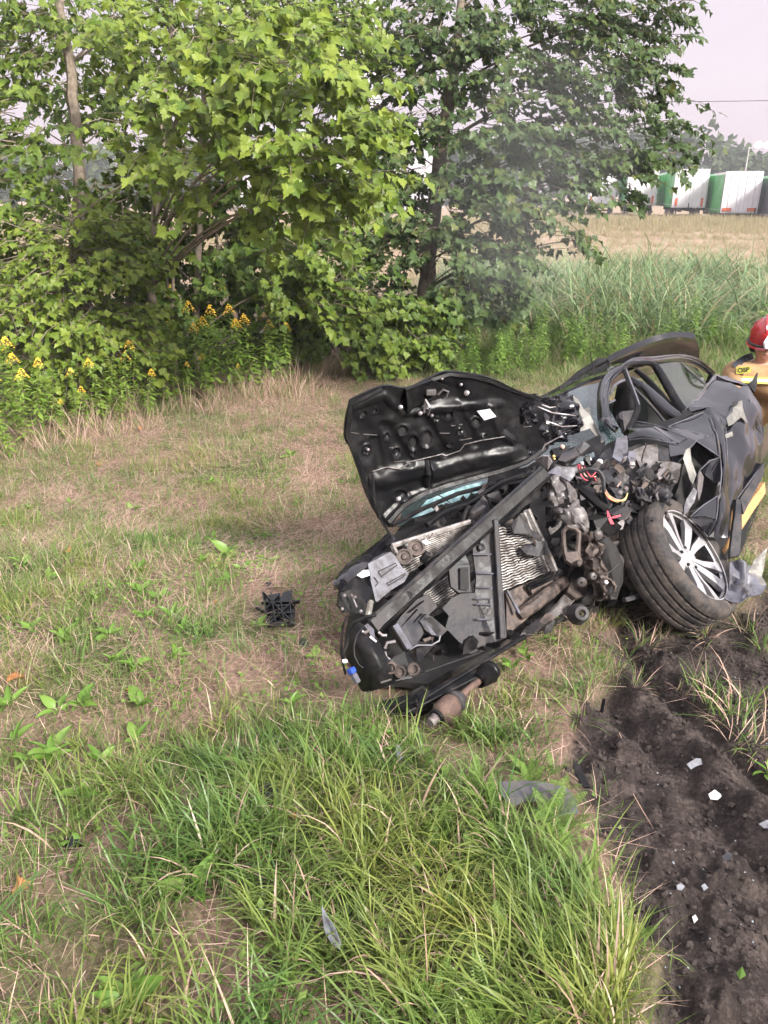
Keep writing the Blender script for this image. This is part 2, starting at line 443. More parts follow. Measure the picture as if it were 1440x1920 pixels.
M_WEED = leafy('weed_leaf', [(0.10, 0.19, 0.035), (0.16, 0.27, 0.05), (0.23, 0.33, 0.08)], 0.35, 0.5)

def field_pts(n, xr, yr, dens):
    """random points in a world box kept with probability dens(x,y,px,py)"""
    x = RNG.uniform(*xr, n); y = RNG.uniform(*yr, n)
    z = ground_h(x, y); px, py, d = proj(x, y, z)
    p = dens(x, y, z, px, py)
    vis = (px > -330) & (px < 1440 + 330) & (py < 2350)
    k = (RNG.uniform(size=n) < p) & vis
    return x[k], y[k], z[k], px[k], py[k]
def plant(name, protos, x, y, z, smin, smax, label, cat, tilt=0.15, sc_fn=None, dz=0.0):
    n = len(x)
    s = RNG.uniform(smin, smax, n)
    if sc_fn is not None: s = s * sc_fn(x, y)
    rot = np.stack([RNG.normal(0, tilt, n), RNG.normal(0, tilt, n), RNG.uniform(0, 6.283, n)], 1)
    scl = np.stack([s, s, s * RNG.uniform(.8, 1.2, n)], 1)
    return scatter(name, protos, np.stack([x, y, z + dz], 1), RNG.integers(0, len(protos), n), rot, scl, label, cat)
# the car's footprint stays free of tall tufts
CARPOLY = [(655, 1285), (640, 1100), (740, 1000), (1000, 830), (1330, 800), (1385, 1000), (1385, 1120), (1300, 1150), (1130, 1125), (960, 1225), (925, 1290), (830, 1372), (800, 1372), (770, 1345), (700, 1335)]
GRILLE = [(488, 1112), (556, 1108), (560, 1185), (500, 1190)]
SHEET = [(930, 1470), (1085, 1480), (1095, 1560), (950, 1545)]
def not_car(px, py): return ~in_poly(px, py, CARPOLY) & ~in_poly(px, py, GRILLE) & ~in_poly(px, py, SHEET)
def straw_w(x, y, px, py):
    """0..1: how far the mown straw takes over from the green grass"""
    n = fbm(x * 1.1, y * 1.1, 55)
    w_ = sstep(1420, 1240, py) * sstep(0.37, 0.57, n + 0.06 + .16 * np.exp(-((py - 850) / 90) ** 2))
    w_ = w_ * (1 - 0.8 * sstep(800, 880, px) * sstep(800, 700, py))
    return w_
def bake(name, x, y, z, az, h, wd, th, curl, nseg, mats, label, cat, mi=None):
    """every blade its own curved strip, all in one mesh"""
    n = len(x); g = RNG
    p = np.stack([x, y, z], 1); rows = []
    tw = g.normal(0, .6, n)
    ca, sa = np.cos(az), np.sin(az)
    side = np.stack([-sa * np.cos(tw) + ca * np.sin(tw), ca * np.cos(tw) + sa * np.sin(tw), np.zeros(n)], 1)
    for s in range(nseg + 1):
        t = s / nseg; ww = wd * max(.04, (1 - t ** 2.2)) * (.7 + .3 * min(1, t * 3))
        rows.append(p - side * ww[:, None] / 2); rows.append(p + side * ww[:, None] / 2)
        p = p + np.stack([np.sin(th) * ca, np.sin(th) * sa, np.cos(th)], 1) * (h / nseg)[:, None]
        th = th + curl / nseg * (.5 + t)
    V = np.stack(rows, 1); k = 2 * (nseg + 1)
    q = np.array([(2 * s, 2 * s + 1, 2 * s + 3, 2 * s + 2) for s in range(nseg)])
    Fc = (q[None] + (np.arange(n) * k)[:, None, None]).reshape(-1, 4)
    me = np_mesh(name, V.reshape(-1, 3), Fc, mats, True, None if mi is None else np.repeat(mi, nseg))
    return tag(link(name, me), label, cat, kind='stuff')
def clumped(x, y, per, spread):
    m = np.repeat(np.arange(len(x)), per)
    a = RNG.uniform(0, 6.283, len(m)); r_ = spread * np.sqrt(RNG.uniform(size=len(m)))
    X = x[m] + r_ * np.cos(a); Y = y[m] + r_ * np.sin(a)
    return m, X, Y, a
def hole(X, Y, Z):
    """keep blades out of the bare soil and the car's footprint"""
    px, py, d = proj(X, Y, Z)
    return ~dirt_mask(X, Y, Z) & ~dirt_mask(X + .07, Y, Z) & not_car(px, py)
# 1 long lush grass in the foreground
def d1(x, y, z, px, py):
    w_ = sstep(1270, 1400, py + (fbm(x * 2, y * 2, 61) - .5) * 330 + .08 * (px - 600))
    return w_ * np.where(dirt_mask(x, y, z), 0.0, 1.0) * not_car(px, py) * (0.10 + 1.0 * sstep(.42, .55, fbm(x * 2.3, y * 2.3, 62) + .10 * sstep(650, 300, px) * sstep(1500, 1600, py)))
x, y, z, px, py = field_pts(3300, (-2.8, 2.2), (0.65, 3.4), d1)
sz = (.5 + .75 * fbm(x * 1.6, y * 1.6, 63)) * RNG.uniform(.6, 1.2, len(x)) * np.interp(y, [1.0, 1.7, 2.3, 3.0], [1.0, .85, .55, .36])
m_, X, Y, A = clumped(x, y, 26, .05)
Z = ground_h(X, Y); k = hole(X, Y, Z); m_, X, Y, Z, A = m_[k], X[k], Y[k], Z[k], A[k]; n = len(X)
gust = fbm(X * .8, Y * .8, 64) * 9                     # neighbouring blades lie over in the same direction
bake('long_grass', X, Y, Z - .005, np.where(RNG.uniform(size=n) < .55, A + RNG.normal(0, .8, n), gust + RNG.normal(0, .6, n)), sz[m_] * RNG.uniform(.10, .34, n), RNG.uniform(.0032, .0085, n), RNG.uniform(.05, .75, n), RNG.uniform(.6, 2.3, n), 5,
     (M_LUSH, M_DRY), 'long lush green grass on the verge in the foreground', 'grass', (RNG.uniform(size=n) < .05).astype(int))
# 2 short mixed grass under everything near
def d2(x, y, z, px, py):
    return np.where(dirt_mask(x, y, z), 0.02, 1.0) * (1 - .62 * straw_w(x, y, px, py)) * not_car(px, py) * (.22 + .9 * sstep(.38, .55, fbm(x * 3, y * 3, 66)))
x, y, z, px, py = field_pts(44000, (-6.5, 6.5), (0.65, 12.0), d2)
m_, X, Y, A = clumped(x, y, 13, .06)
Z = ground_h(X, Y); n = len(X)
bake('short_grass', X, Y, Z - .004, A + RNG.normal(0, .8, n), RNG.uniform(.035, .15, n) * (.55 + 1.0 * fbm(X * 2, Y * 2, 67)), RNG.uniform(.0022, .0046, n), RNG.uniform(.1, 1.0, n), RNG.uniform(.2, 1.4, n), 2,
     (M_SHORT, M_DRY), 'short green grass across the verge', 'grass', (RNG.uniform(size=n) < .16).astype(int))
# 2b greener tufts standing out of the mown straw
def d2b(x, y, z, px, py):
    return np.where(dirt_mask(x, y, z), 0, 1.0) * not_car(px, py) * sstep(.47, .58, fbm(x * 1.7, y * 1.7, 69)) * sstep(780, 860, py) * sstep(1480, 1350, py)
x, y, z, px, py = field_pts(5200, (-5.5, 4.5), (1.6, 9.0), d2b)
m_, X, Y, A = clumped(x, y, 22, .055); Z = ground_h(X, Y); n = len(X); sz = RNG.uniform(.5, 1.2, len(x))
bake('grass_tufts', X, Y, Z - .004, A + RNG.normal(0, .7, n), sz[m_] * RNG.uniform(.06, .20, n), RNG.uniform(.0026, .0055, n), RNG.uniform(.1, .9, n), RNG.uniform(.5, 1.9, n), 4,
     (M_LUSH, M_DRY), 'fresh green grass tufts growing through the mown straw', 'grass', (RNG.uniform(size=n) < .07).astype(int))
# 3 mown straw lying about
def d3(x, y, z, px, py):
    return np.where(dirt_mask(x, y, z), 0.012, 1.0) * (0.10 + .12 * sstep(1350, 1500, py) + .9 * straw_w(x, y, px, py)) * not_car(px, py)
x, y, z, px, py = field_pts(200000, (-6.5, 4.0), (0.8, 10.5), d3)
n = len(x); sw = fbm(x * 1.5, y * 1.5, 68) * 12
bake('mown_straw', x, y, z + RNG.uniform(.0, .04, n), sw + RNG.normal(0, .9, n), RNG.uniform(.06, .24, n), RNG.uniform(.0016, .0036, n), RNG.normal(1.50, .15, n), RNG.normal(.05, .3, n), 2,
     (M_DRY,), 'dry pinkish mown straw lying on the verge', 'straw')
# 4 tall dry grass along the foot of the bushes
def d4(x, y, z, px, py):
    edge = np.interp(px, [-300, 0, 100, 260, 420, 560, 700, 830, 950], [900, 880, 860, 800, 750, 730, 690, 655, 640])
    return np.exp(-((py - edge + 8) / 20) ** 2) * (px < 900) * (.15 + .85 * sstep(.40, .6, fbm(x * 1.2, y * 1.2, 71)))
x, y, z, px, py = field_pts(7000, (-7, 3), (5.5, 13), d4)
m_, X, Y, A = clumped(x, y, 20, .1); Z = ground_h(X, Y); n = len(X)
sz = RNG.uniform(.4, 1.1, len(x))
bake('tall_dry_grass', X, Y, Z - .01, A + RNG.normal(0, .7, n), sz[m_] * RNG.uniform(.25, .6, n), RNG.uniform(.003, .006, n), RNG.uniform(.1, 1.1, n), RNG.uniform(.2, 1.6, n), 4,
     (M_DRY, M_SHORT), 'tall dry grass along the foot of the bushes', 'grass', (RNG.uniform(size=n) < .25).astype(int))
# 5 green rough grass to the right of the tree
ROUGH = [blades(30, .12, .5, .009, .18, 1.1, 500 + i, 4, 1.9, (M_SHORT, M_FIELD), .25) for i in range(5)]
def d5(x, y, z, px, py):
    return sstep(760, 860, px + (fbm(x, y, 81) - .5) * 160) * sstep(765, 715, py) * (.3 + .7 * sstep(730, 650, py))
x, y, z, px, py = field_pts(26000, (-1, 16), (6, 22), d5)
plant('rough_grass', ROUGH, x, y, z, .45, 1.05, 'rough green grass beyond the car', 'grass', .2, sc_fn=lambda x, y: .55 + .5 * sstep(8, 14, y))
# 6 reeds
REED = [blades(22, .6, 1.5, .021, .3, .8, 600 + i, 6, 2.5, (M_REED, M_FIELD), .10) for i in range(5)]
def d6(x, y, z, px, py):
    return sstep(800, 930, px + (fbm(x * .6, y * .6, 91) - .5) * 200) * sstep(12.5, 14.5, y) * sstep(20.5, 18.5, y) * sstep(.25, .5, fbm(x * .35, y * .35, 92) + .12 * (px < 1330)) * np.where(px > 1390, .35, 1.0)
x, y, z, px, py = field_pts(9000, (0, 16), (12, 21), d6)
plant('reeds', REED, x, y, z, .75, 1.3, 'stand of grey green reeds with long drooping leaves', 'reeds', .12)
# 7 dry field
FLD = [blades(24, .3, .75, .02, .35, .6, 700 + i, 3, .8, (M_FIELD, M_SHORT), .12) for i in range(4)]
def d7(x, y, z, px, py):
    sw = np.sin((y * 1.1 + x * .35) + 2 * fbm(x * .2, y * .2, 95)) * .5 + .5
    return sstep(19, 21, y) * (.22 + .5 * sw)
x, y, z, px, py = field_pts(60000, (-45, 48), (19, 62), d7)
plant('dry_field_grass', FLD, x, y, z, .3, .85, 'dry beige grass of the field before the trailers', 'grass', .2, sc_fn=lambda x, y: .55 + .7 * sstep(38, 55, y))

# 8 clover and small leaves in the mown part
def d8(x, y, z, px, py):
    return np.where(dirt_mask(x, y, z), 0.01, 1.0) * not_car(px, py) * sstep(.47, .62, fbm(x * 2.2, y * 2.2, 101)) * sstep(780, 900, py)
x, y, z, px, py = field_pts(46000, (-5, 3.0), (0.8, 8.0), d8); n = len(x)
az = RNG.uniform(0, 6.283, n); L = RNG.uniform(.012, .034, n); el = RNG.uniform(-.3, .5, n)
cv = np.array([(0, 0, 0), (.33, .45, .06), (0, 1, -.05), (-.33, .45, .06)])
T_ = np.stack([np.cos(az) * np.cos(el), np.sin(az) * np.cos(el), np.sin(el)], 1); S_ = np.stack([-np.sin(az), np.cos(az), RNG.normal(0, .25, n)], 1); N_ = np.cross(S_, T_)
V = np.stack([x, y, z + RNG.uniform(.01, .06, n)], 1)[:, None, :] + L[:, None, None] * (cv[None, :, 0:1] * S_[:, None] + cv[None, :, 1:2] * T_[:, None] + cv[None, :, 2:3] * N_[:, None])
Fc = np.array([(0, 1, 2, 3)])[None] + (np.arange(n) * 4)[:, None, None]
tag(link('clover_leaves', np_mesh('clover_leaves', V.reshape(-1, 3), Fc.reshape(-1, 4), (M_WEED,))), 'small clover leaves between the mown straw', 'clover', kind='stuff')
# 9 yarrow: feathery leaves among the foreground grass
def yarrow(seed):
    g = np.random.default_rng(seed); V = []; Fc = []
    for b_ in range(5):
        az = g.uniform(0, 6.28); L = g.uniform(.09, .17); p = np.array([0, 0, 0.]); th = g.uniform(.2, .9)
        side = np.array([-np.sin(az), np.cos(az), 0.])
        for k in range(18):
            dv = np.array([np.sin(th) * np.cos(az), np.sin(th) * np.sin(az), np.cos(th)]); q = p + dv * L / 18
            up_ = np.cross(side, dv); wl = L * .17 * np.sin(np.pi * (k + 2) / 21)
            i = len(V); V += [p, q]
            for sg in (-1, 1):
                j = len(V); V += [p + dv * .003, q + dv * .001, p + side * sg * wl + dv * wl * .7 + up_ * g.uniform(-.2, .3) * wl]; Fc.append((j, j + 1, j + 2))
                V += [p + side * sg * wl * .5 + dv * wl * .2, p + side * sg * wl * .55 + dv * wl * .45, p + side * sg * wl * .95 + dv * wl * .25]; Fc.append((j + 3, j + 4, j + 5))
            p = q; th += g.uniform(.02, .07)
    return np_mesh('yarrow', np.array(V), np.array(Fc), (M_WEED,))
def d9(x, y, z, px, py): return np.where(dirt_mask(x, y, z), 0, 1.0) * sstep(620, 900, px + (fbm(x * 3, y * 3, 111) - .5) * 300) * sstep(1400, 1500, py) * sstep(.42, .58, fbm(x * 3, y * 3, 112))
x, y, z, px, py = field_pts(900, (-1.5, 1.6), (0.7, 2.6), d9)
plant('yarrow_leaves', [yarrow(120 + k) for k in range(4)], x, y, z, .45, .85, 'feathery yarrow leaves among the foreground grass', 'yarrow', .3, dz=.02)
# ------------------------------------------------------------------ trees
M_BARK = worn('bark', (0.13, 0.10, 0.075), (0.24, 0.20, 0.15), 0.85, 0, 14, 0.5, 0.8, fine=50)
M_LEAF_BRIGHT = leafy('maple_leaf_bright', [(0.08, 0.14, 0.016), (0.15, 0.215, 0.026), (0.23, 0.29, 0.045), (0.10, 0.16, 0.022), (0.18, 0.24, 0.035)], 0.28, 0.45)  # tone per tree: own green, plus brighter light on the left painted in
M_LEAF_MID = leafy('maple_leaf_green', [(0.06, 0.11, 0.015), (0.11, 0.17, 0.024), (0.17, 0.23, 0.036), (0.08, 0.135, 0.02)], 0.28, 0.45)
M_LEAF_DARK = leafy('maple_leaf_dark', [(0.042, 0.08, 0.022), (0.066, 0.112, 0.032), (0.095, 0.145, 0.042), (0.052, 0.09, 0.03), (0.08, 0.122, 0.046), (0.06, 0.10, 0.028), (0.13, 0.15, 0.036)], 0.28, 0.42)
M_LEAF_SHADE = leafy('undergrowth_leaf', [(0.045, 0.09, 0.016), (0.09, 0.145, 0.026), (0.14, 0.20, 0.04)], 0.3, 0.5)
half = [(0.0, 0.0), (0.12, -0.09), (0.33, -0.10), (0.30, 0.08), (0.44, 0.13), (0.57, 0.32), (0.46, 0.39), (0.38, 0.51), (0.24, 0.50), (0.26, 0.66), (0.12, 0.72), (0.0, 1.0)]
outl = half + [(-x_, y_) for x_, y_ in half[-2:0:-1]]
LV = np.array([(0, 0.32, 0)] + [(x_, y_, 0) for x_, y_ in outl], float)
LV[:, 2] = 0.16 * np.abs(LV[:, 0]) - 0.16 * LV[:, 1] ** 2 + 0.03 * np.sin(9 * LV[:, 0] + 5 * LV[:, 1])
LF = np.array([(0, 1 + i, 1 + (i + 1) % len(outl)) for i in range(len(outl))])
LVAR = []
for k_, (cu, asp, tw) in enumerate([(.16, 1.0, .0), (.42, .92, .08), (-.05, 1.12, -.06), (.30, .85, .14)]):
    q_ = LV.copy(); q_[:, 0] *= asp; q_[:, 2] = (.10 + .12 * k_) * np.abs(q_[:, 0]) - cu * q_[:, 1] ** 2 + tw * q_[:, 0] * q_[:, 1] + .03 * np.sin(9 * q_[:, 0] + 5 * q_[:, 1] + k_); LVAR.append(q_)
def leaves_mesh(name, pos, tip, nor, size, mats, base=(LV, LF)):
    lv, lf = base
    tip = tip / np.linalg.norm(tip, axis=1, keepdims=True)
    side = np.cross(tip, nor); side /= np.linalg.norm(side, axis=1, keepdims=True) + 1e-9
    nor = np.cross(side, tip)
    lv_ = lv[None] if lv is not LV else np.stack(LVAR)[np.arange(len(pos)) * 7 % 11 % 4]
    V = pos[:, None, :] + size[:, None, None] * (lv_[:, :, 0:1] * side[:, None, :] + lv_[:, :, 1:2] * tip[:, None, :] + lv_[:, :, 2:3] * nor[:, None, :])
    Fc = lf[None] + (np.arange(len(pos)) * len(lv))[:, None, None]
    return np_mesh(name, V.reshape(-1, 3), Fc.reshape(-1, 3), mats, False), side, tip, nor
def bez(a, b, sag, n=7):
    a = Vector(a); b = Vector(b); c = (a + b) / 2 + Vector((0, 0, sag))
    return [(a * (1 - t) ** 2 + c * 2 * t * (1 - t) + b * t * t) for t in np.linspace(0, 1, n)]
def foliage(blobs, axis_pts, leaf, g, mb):
    """leafy twigs through ellipsoid clumps; returns leaf arrays, adds twigs to mb"""
    POS, TIP, NOR, SZ = [], [], [], []
    ax = np.array([tuple(p) for p in axis_pts])
    for (px, py, d, rx, ry, rz, n) in blobs:
        c = np.array(P(px, py, d))
        for _ in range(n):
            u = g.normal(size=3); u /= np.linalg.norm(u); q = c + u * np.array([rx, ry, rz]) * g.uniform() ** 0.45
            k = np.argmin(np.abs(ax[:, 2] - q[2])); o = q - ax[k]; o[2] *= 0.3
            o = o / (np.linalg.norm(o) + 1e-6) + 0.45 * u + g.normal(0, .35, 3)
            o[2] = o[2] * 0.5 - 0.12 + g.normal(0, .18); o /= np.linalg.norm(o)
            L = g.uniform(.26, .5); m_ = int(g.integers(9, 15))
            sd_ = np.cross(o, (0, 0, 1)); sd_ /= np.linalg.norm(sd_) + 1e-6
            end = q + o * L + np.array([0, 0, -.08])
            mb.tube([q - o * .18, q + o * L * .5, end], [.006, .004, .002], 3, cap=False)
            for i in range(m_):
                t = (i + .6) / m_; sg = 1 if i % 2 else -1
                p = q + o * L * t + np.array([0, 0, -.08 * t * t])
                tp = o * g.uniform(.2, .8) + sd_ * sg * g.uniform(.4, 1.1) * (1 - .5 * t) + np.array([0, 0, g.uniform(-.75, .0)])
                tp /= np.linalg.norm(tp)
                nn = np.array([0, 0, .85]) + o * .35 + np.array([0, -.45, 0]) + g.normal(0, .46, 3)
                POS.append(p + tp * g.uniform(.03, .09)); TIP.append(tp); NOR.append(nn); SZ.append(leaf * (.45 + .75 * g.uniform() ** .8))
    return np.array(POS), np.array(TIP), np.array(NOR), np.array(SZ)
def tree(name, label, trunk, radii, blobs, leaf, mat_leaf, seed, n_single=0, limbs=True, group=None):
    g = np.random.default_rng(seed)
    base = trunk[0]
    t = thing(name, label, 'tree', base, group)
    mb = MB()
    # wobble the trunk a little between its points
    pts = []; rr = []
    for i in range(len(trunk) - 1):
        for s in np.linspace(0, 1, 5)[:-1 if i < len(trunk) - 2 else None]:
            p = trunk[i].lerp(trunk[i + 1], s); pts.append(p + Vector(g.normal(0, .012, 3))); rr.append(radii[i] * (1 - s) + radii[i + 1] * s)
    mb.tube(pts, rr, 9)
    if limbs:
        for bl in blobs:
            c = P(bl[0], bl[1], bl[2])
            hs = [p for p in pts if p.z < c.z - 0.15] or pts[:1]
            k = min(range(len(hs)), key=lambda i: abs((c.xy - hs[i].xy).length * .28 + .2 - (c.z - hs[i].z)))
            L = (c - hs[k]).length
            mb.tube(bez(hs[k], c, .12 * L), list(np.linspace(min(.017, rr[k] * .45, .006 + .005 * L), .007, 7)), 5)
    pos, tip, nor, sz = foliage(blobs, pts, leaf, g, mb)
    mb.build('trunk', M_BARK, t, True)
    px, py, d = proj(pos[:, 0], pos[:, 1], pos[:, 2])
    sc = sz / d * ((px > -20) & (px < 1460) & (py > -20))
    single = np.argsort(-sc)[:n_single]
    rest = np.setdiff1d(np.arange(len(pos)), single)
    me, *_ = leaves_mesh('crown', pos[rest], tip[rest], nor[rest], sz[rest], (mat_leaf,))
    cr_ = link('crown', me, t); cr_['kind'] = 'stuff'
    if n_single:
        lms = [np_mesh('leaf', q_, LF, (mat_leaf,)) for q_ in LVAR]
        for i in single:
            tp = Vector(tip[i]).normalized(); sd_ = tp.cross(Vector(nor[i])).normalized(); nn = sd_.cross(tp)
            M = Matrix((sd_, tp, nn)).transposed().to_4x4() @ Matrix.Scale(sz[i], 4); M.translation = Vector(pos[i])
            o = bpy.data.objects.new('leaf', lms[i % 4]); COL.objects.link(o); o.parent = cr_; o.matrix_basis = M
    return t
def gpt(px, py): return on_ground(px, py)
# the maple on the right, behind the car
b0 = gpt(800, 672)
dR = float(proj(*b0)[2])
rt = [b0 + Vector((0, 0, -.05)), P(800, 545, dR), P(806, 440, dR), P(822, 320, dR), P(836, 220, dR), P(856, 110, dR), P(866, -20, dR), P(880, -220, dR)]
q = dR
RB = [(740, 60, q, .95, .8, .7, 44), (860, 30, q, 1.0, .9, .7, 41), (990, 40, q - .3, 1.0, .9, .75, 52), (1095, 40, q - .4, .9, .8, .7, 46), (1190, 30, q - .4, .7, .6, .55, 31), (1245, 20, q - .2, .4, .4, .4, 9),
      (690, 190, q - .2, .7, .6, .5, 28), (775, 330, q - .3, .75, .6, .5, 34), (690, 345, q, .7, .6, .5, 27), (905, 150, q - .4, .6, .6, .5, 22), (1010, 165, q - .6, .9, .7, .6, 49), (1120, 140, q - .6, .9, .7, .6, 49),
      (1200, 130, q - .5, .65, .6, .5, 24), (960, 285, q - .7, .8, .6, .5, 41), (1070, 265, q - .8, .9, .6, .5, 46), (1170, 255, q - .7, .75, .6, .45, 32), (1255, 225, q - .6, .4, .4, .3, 9), (1272, 285, q - .6, .25, .3, .2, 4),
      (1030, 345, q - .9, .75, .5, .35, 15), (1120, 330, q - .9, .7, .5, .35, 13), (1195, 320, q - .8, .45, .4, .28, 5), (885, 395, q - .6, .7, .6, .45, 31), (765, 430, q - .3, .7, .6, .42, 31), (690, 465, q - .2, .6, .5, .4, 24), (830, 475, q - .4, .6, .5, .4, 24),
      (965, 400, q - .9, .6, .5, .35, 24), (1060, 400, q - .9, .45, .4, .3, 5), (1085, 450, q - .9, .22, .3, .22, 4), (905, 475, q - .7, .6, .5, .35, 24), (975, 470, q - .9, .4, .4, .28, 10), (800, 560, q - .4, .5, .5, .35, 19), (880, 555, q - .7, .55, .5, .32, 22), (945, 540, q - .8, .4, .4, .25, 10), (710, 545, q - .3, .6, .5, .4, 24),
      (800, -60, q, 1.6, 1.2, .6, 41), (1050, -60, q, 1.5, 1.2, .6, 41), (760, 180, q + .5, .8, .7, .5, 18),
      (640, 60, q, .7, .6, .5, 30), (770, 130, q - .4, .6, .5, .4, 25), (810, 235, q - .5, .5, .4, .32, 18), (725, 265, q - .3, .6, .5, .4, 25), (850, 330, q - .6, .5, .4, .34, 19), (880, 250, q - .6, .45, .4, .3, 15), (640, 270, q + .2, .6, .5, .4, 19), (820, 60, q - .5, .6, .5, .4, 25), (640, 420, q, .5, .5, .4, 18), (880, 100, q - .5, .5, .5, .4, 18)]
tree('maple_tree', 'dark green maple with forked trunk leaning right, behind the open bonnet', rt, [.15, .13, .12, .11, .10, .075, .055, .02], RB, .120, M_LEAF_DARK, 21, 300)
# splintered fresh break on that trunk's limb
mbk = MB()
for k in range(9):
    a0 = P(861 + random.uniform(-5, 5), 470, dR - .55); mbk.tube([a0, P(863 + random.uniform(-6, 6), 452, dR - .56), P(864 + random.uniform(-9, 9), 436 + random.uniform(-8, 6), dR - .57)], [.016, .012, .002], 4)
tt = bpy.data.objects['maple_tree']
mbk.build('broken_limb', plain('splintered_wood', (0.55, 0.27, 0.11), .8), tt)['label'] = 'freshly splintered orange stub of a broken limb'
# the leaning maple at far left
bA = gpt(150, 742); dA = float(proj(*bA)[2])
tA = [bA, P(155, 560, dA), P(150, 410, dA), P(143, 250, dA), P(128, 120, dA), P(113, -10, dA), P(100, -200, dA)]
AB = [(50, 110, dA - .2, .8, .7, .5, 42), (250, 40, dA + .3, 1.0, .8, .5, 45), (55, 300, dA - .6, .7, .6, .45, 42), (20, 10, dA - .3, .9, .8, .5, 36), (240, 220, dA + .5, .9, .7, .5, 42), (400, 10, dA, 1.0, .8, .5, 39), (0, 210, dA - .6, .5, .5, .45, 27), (300, 320, dA + .4, .8, .6, .4, 33), (150, -60, dA + .4, 1.4, 1, .5, 36), (0, 400, dA - .6, .5, .5, .4, 24), (180, 340, dA + .5, .6, .5, .4, 21), (110, 60, dA + .8, .9, .7, .5, 24)]
tree('maple_tree', 'tall slender maple with bare leaning trunk near the left edge', tA, [.085, .08, .075, .07, .062, .055, .03], AB, .108, M_LEAF_MID, 22, 150)
# the maple whose bright bough reaches towards the camera
bB = gpt(283, 735); dB = float(proj(*bB)[2])
tB = [bB, P(284, 540, dB), P(292, 420, dB), P(305, 250, dB), P(318, 80, dB), P(330, -150, dB)]
BB = [(430, 80, 6.8, .66, .5, .34, 29), (540, 130, 6.2, .6, .45, .26, 29), (640, 225, 6.1, .38, .36, .2, 15), (560, 290, 6.2, .42, .4, .24, 20), (470, 205, 6.5, .5, .45, .28, 24), (350, 190, 7.2, .46, .4, .3, 20), (410, 315, 7.0, .5, .45, .3, 22), (600, 365, 6.6, .38, .36, .18, 13), (350, 50, 7.4, .6, .5, .34, 22), (625, 160, 6.3, .32, .36, .18, 10), (270, 120, 7.8, .4, .4, .28, 13), (690, 185, 6.4, .14, .2, .08, 3), (560, 50, 7.2, .6, .5, .26, 17), (660, 330, 7.0, .35, .35, .2, 9), (640, 70, 7.6, .5, .45, .3, 14), (200, 40, 8.2, .5, .45, .3, 14), (470, 20, 7.2, .6, .5, .25, 15), (520, 380, 7.0, .45, .4, .25, 12), (300, 260, 7.6, .45, .4, .28, 12)]
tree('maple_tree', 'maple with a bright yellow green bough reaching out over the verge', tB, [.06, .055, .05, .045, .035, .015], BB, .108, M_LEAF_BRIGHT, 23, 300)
bC = gpt(368, 715); dC = float(proj(*bC)[2])
tC = [bC, P(370, 545, dC), P(374, 430, dC), P(379, 250, dC), P(386, 60, dC), P(390, -150, dC)]
CB = [(450, 50, dC, 1.0, .8, .5, 50), (600, 40, dC + .3, .9, .8, .45, 36), (560, 450, dC - .8, .55, .5, .4, 31), (440, 440, dC + .4, .6, .5, .4, 31), (640, 110, dC + .3, .7, .6, .4, 25), (540, 530, dC - .6, .5, .5, .3, 22), (470, 180, dC, .9, .7, .4, 34), (260, 450, dC + .5, .6, .5, .4, 28), (330, 500, dC + .5, .5, .5, .3, 20), (540, 300, dC + .2, .6, .6, .4, 14), (620, 560, dC - .7, .5, .5, .3, 22)]
tree('maple_tree', 'thin dark trunked maple standing right of the bright boughed one', tC, [.05, .047, .042, .036, .03, .012], CB, .112, M_LEAF_MID, 24, 120)
# thin bare saplings between them
for k, (px, pb, pt, top, dd, rad_) in enumerate([(330, 720, 318, 330, .5, .028), (322, 700, 300, 120, .9, .03), (246, 730, 230, 380, .3, .022), (412, 705, 402, 180, .8, .026)]):
    bS = gpt(px, pb); dS = float(proj(*bS)[2])
    tree('maple_sapling', ['slim sapling close right of the bright boughed maple', 'slim sapling behind the bright boughed maple, reaching higher', 'slim sapling between the left trunk and the bright boughed maple', 'slim sapling right of the thin dark trunked maple'][k],
         [bS, P((px + pt) / 2, (pb + top) / 2, dS), P(pt, top, dS)], [rad_, rad_ * .8, rad_ * .4], [(pt, top, dS, .5, .4, .35, 12), (pt + 15, top + 90, dS, .4, .4, .3, 8)], .13, M_LEAF_MID, 40 + k, 0, False, 'thin saplings in the thicket')
# left maple bushes, pale green, nearest to the verge
bD = gpt(130, 775); dD = float(proj(*bD)[2])
DB = [(60, 465, dD, .42, .4, .32, 39), (160, 425, dD, .4, .4, .26, 33), (115, 555, dD - .2, .5, .4, .36, 48), (35, 600, dD - .2, .36, .4, .32, 33), (210, 500, dD, .36, .36, .3, 30), (180, 625, dD - .2, .42, .4, .32, 39), (90, 690, dD - .1, .4, .4, .3, 33), (235, 590, dD, .28, .3, .26, 18), (10, 500, dD, .3, .3, .3, 21), (140, 490, dD, .4, .36, .28, 27), (215, 430, dD + .2, .25, .3, .2, 12), (250, 660, dD, .28, .3, .26, 18), (150, 735, dD - .1, .36, .3, .2, 21)]
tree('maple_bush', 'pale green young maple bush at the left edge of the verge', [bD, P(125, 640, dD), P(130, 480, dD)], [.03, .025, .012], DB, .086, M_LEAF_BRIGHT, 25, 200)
bE = gpt(650, 700); dE = float(proj(*bE)[2])
EB = [(640, 585, dE, .5, .4, .28, 33), (720, 600, dE - .2, .5, .4, .26, 33), (580, 545, dE + .2, .4, .4, .3, 21), (700, 645, dE - .3, .45, .4, .2, 27), (765, 585, dE, .4, .4, .26, 24), (565, 610, dE - .2, .36, .4, .26, 21), (780, 635, dE - .3, .3, .3, .16, 15), (630, 500, dE + .3, .4, .4, .26, 18)]
tree('maple_bush', 'low spreading maple bush under the dark maple, left of the bonnet', [bE, P(655, 620, dE), P(660, 560, dE)], [.025, .02, .01], EB, .112, M_LEAF_MID, 26, 120)
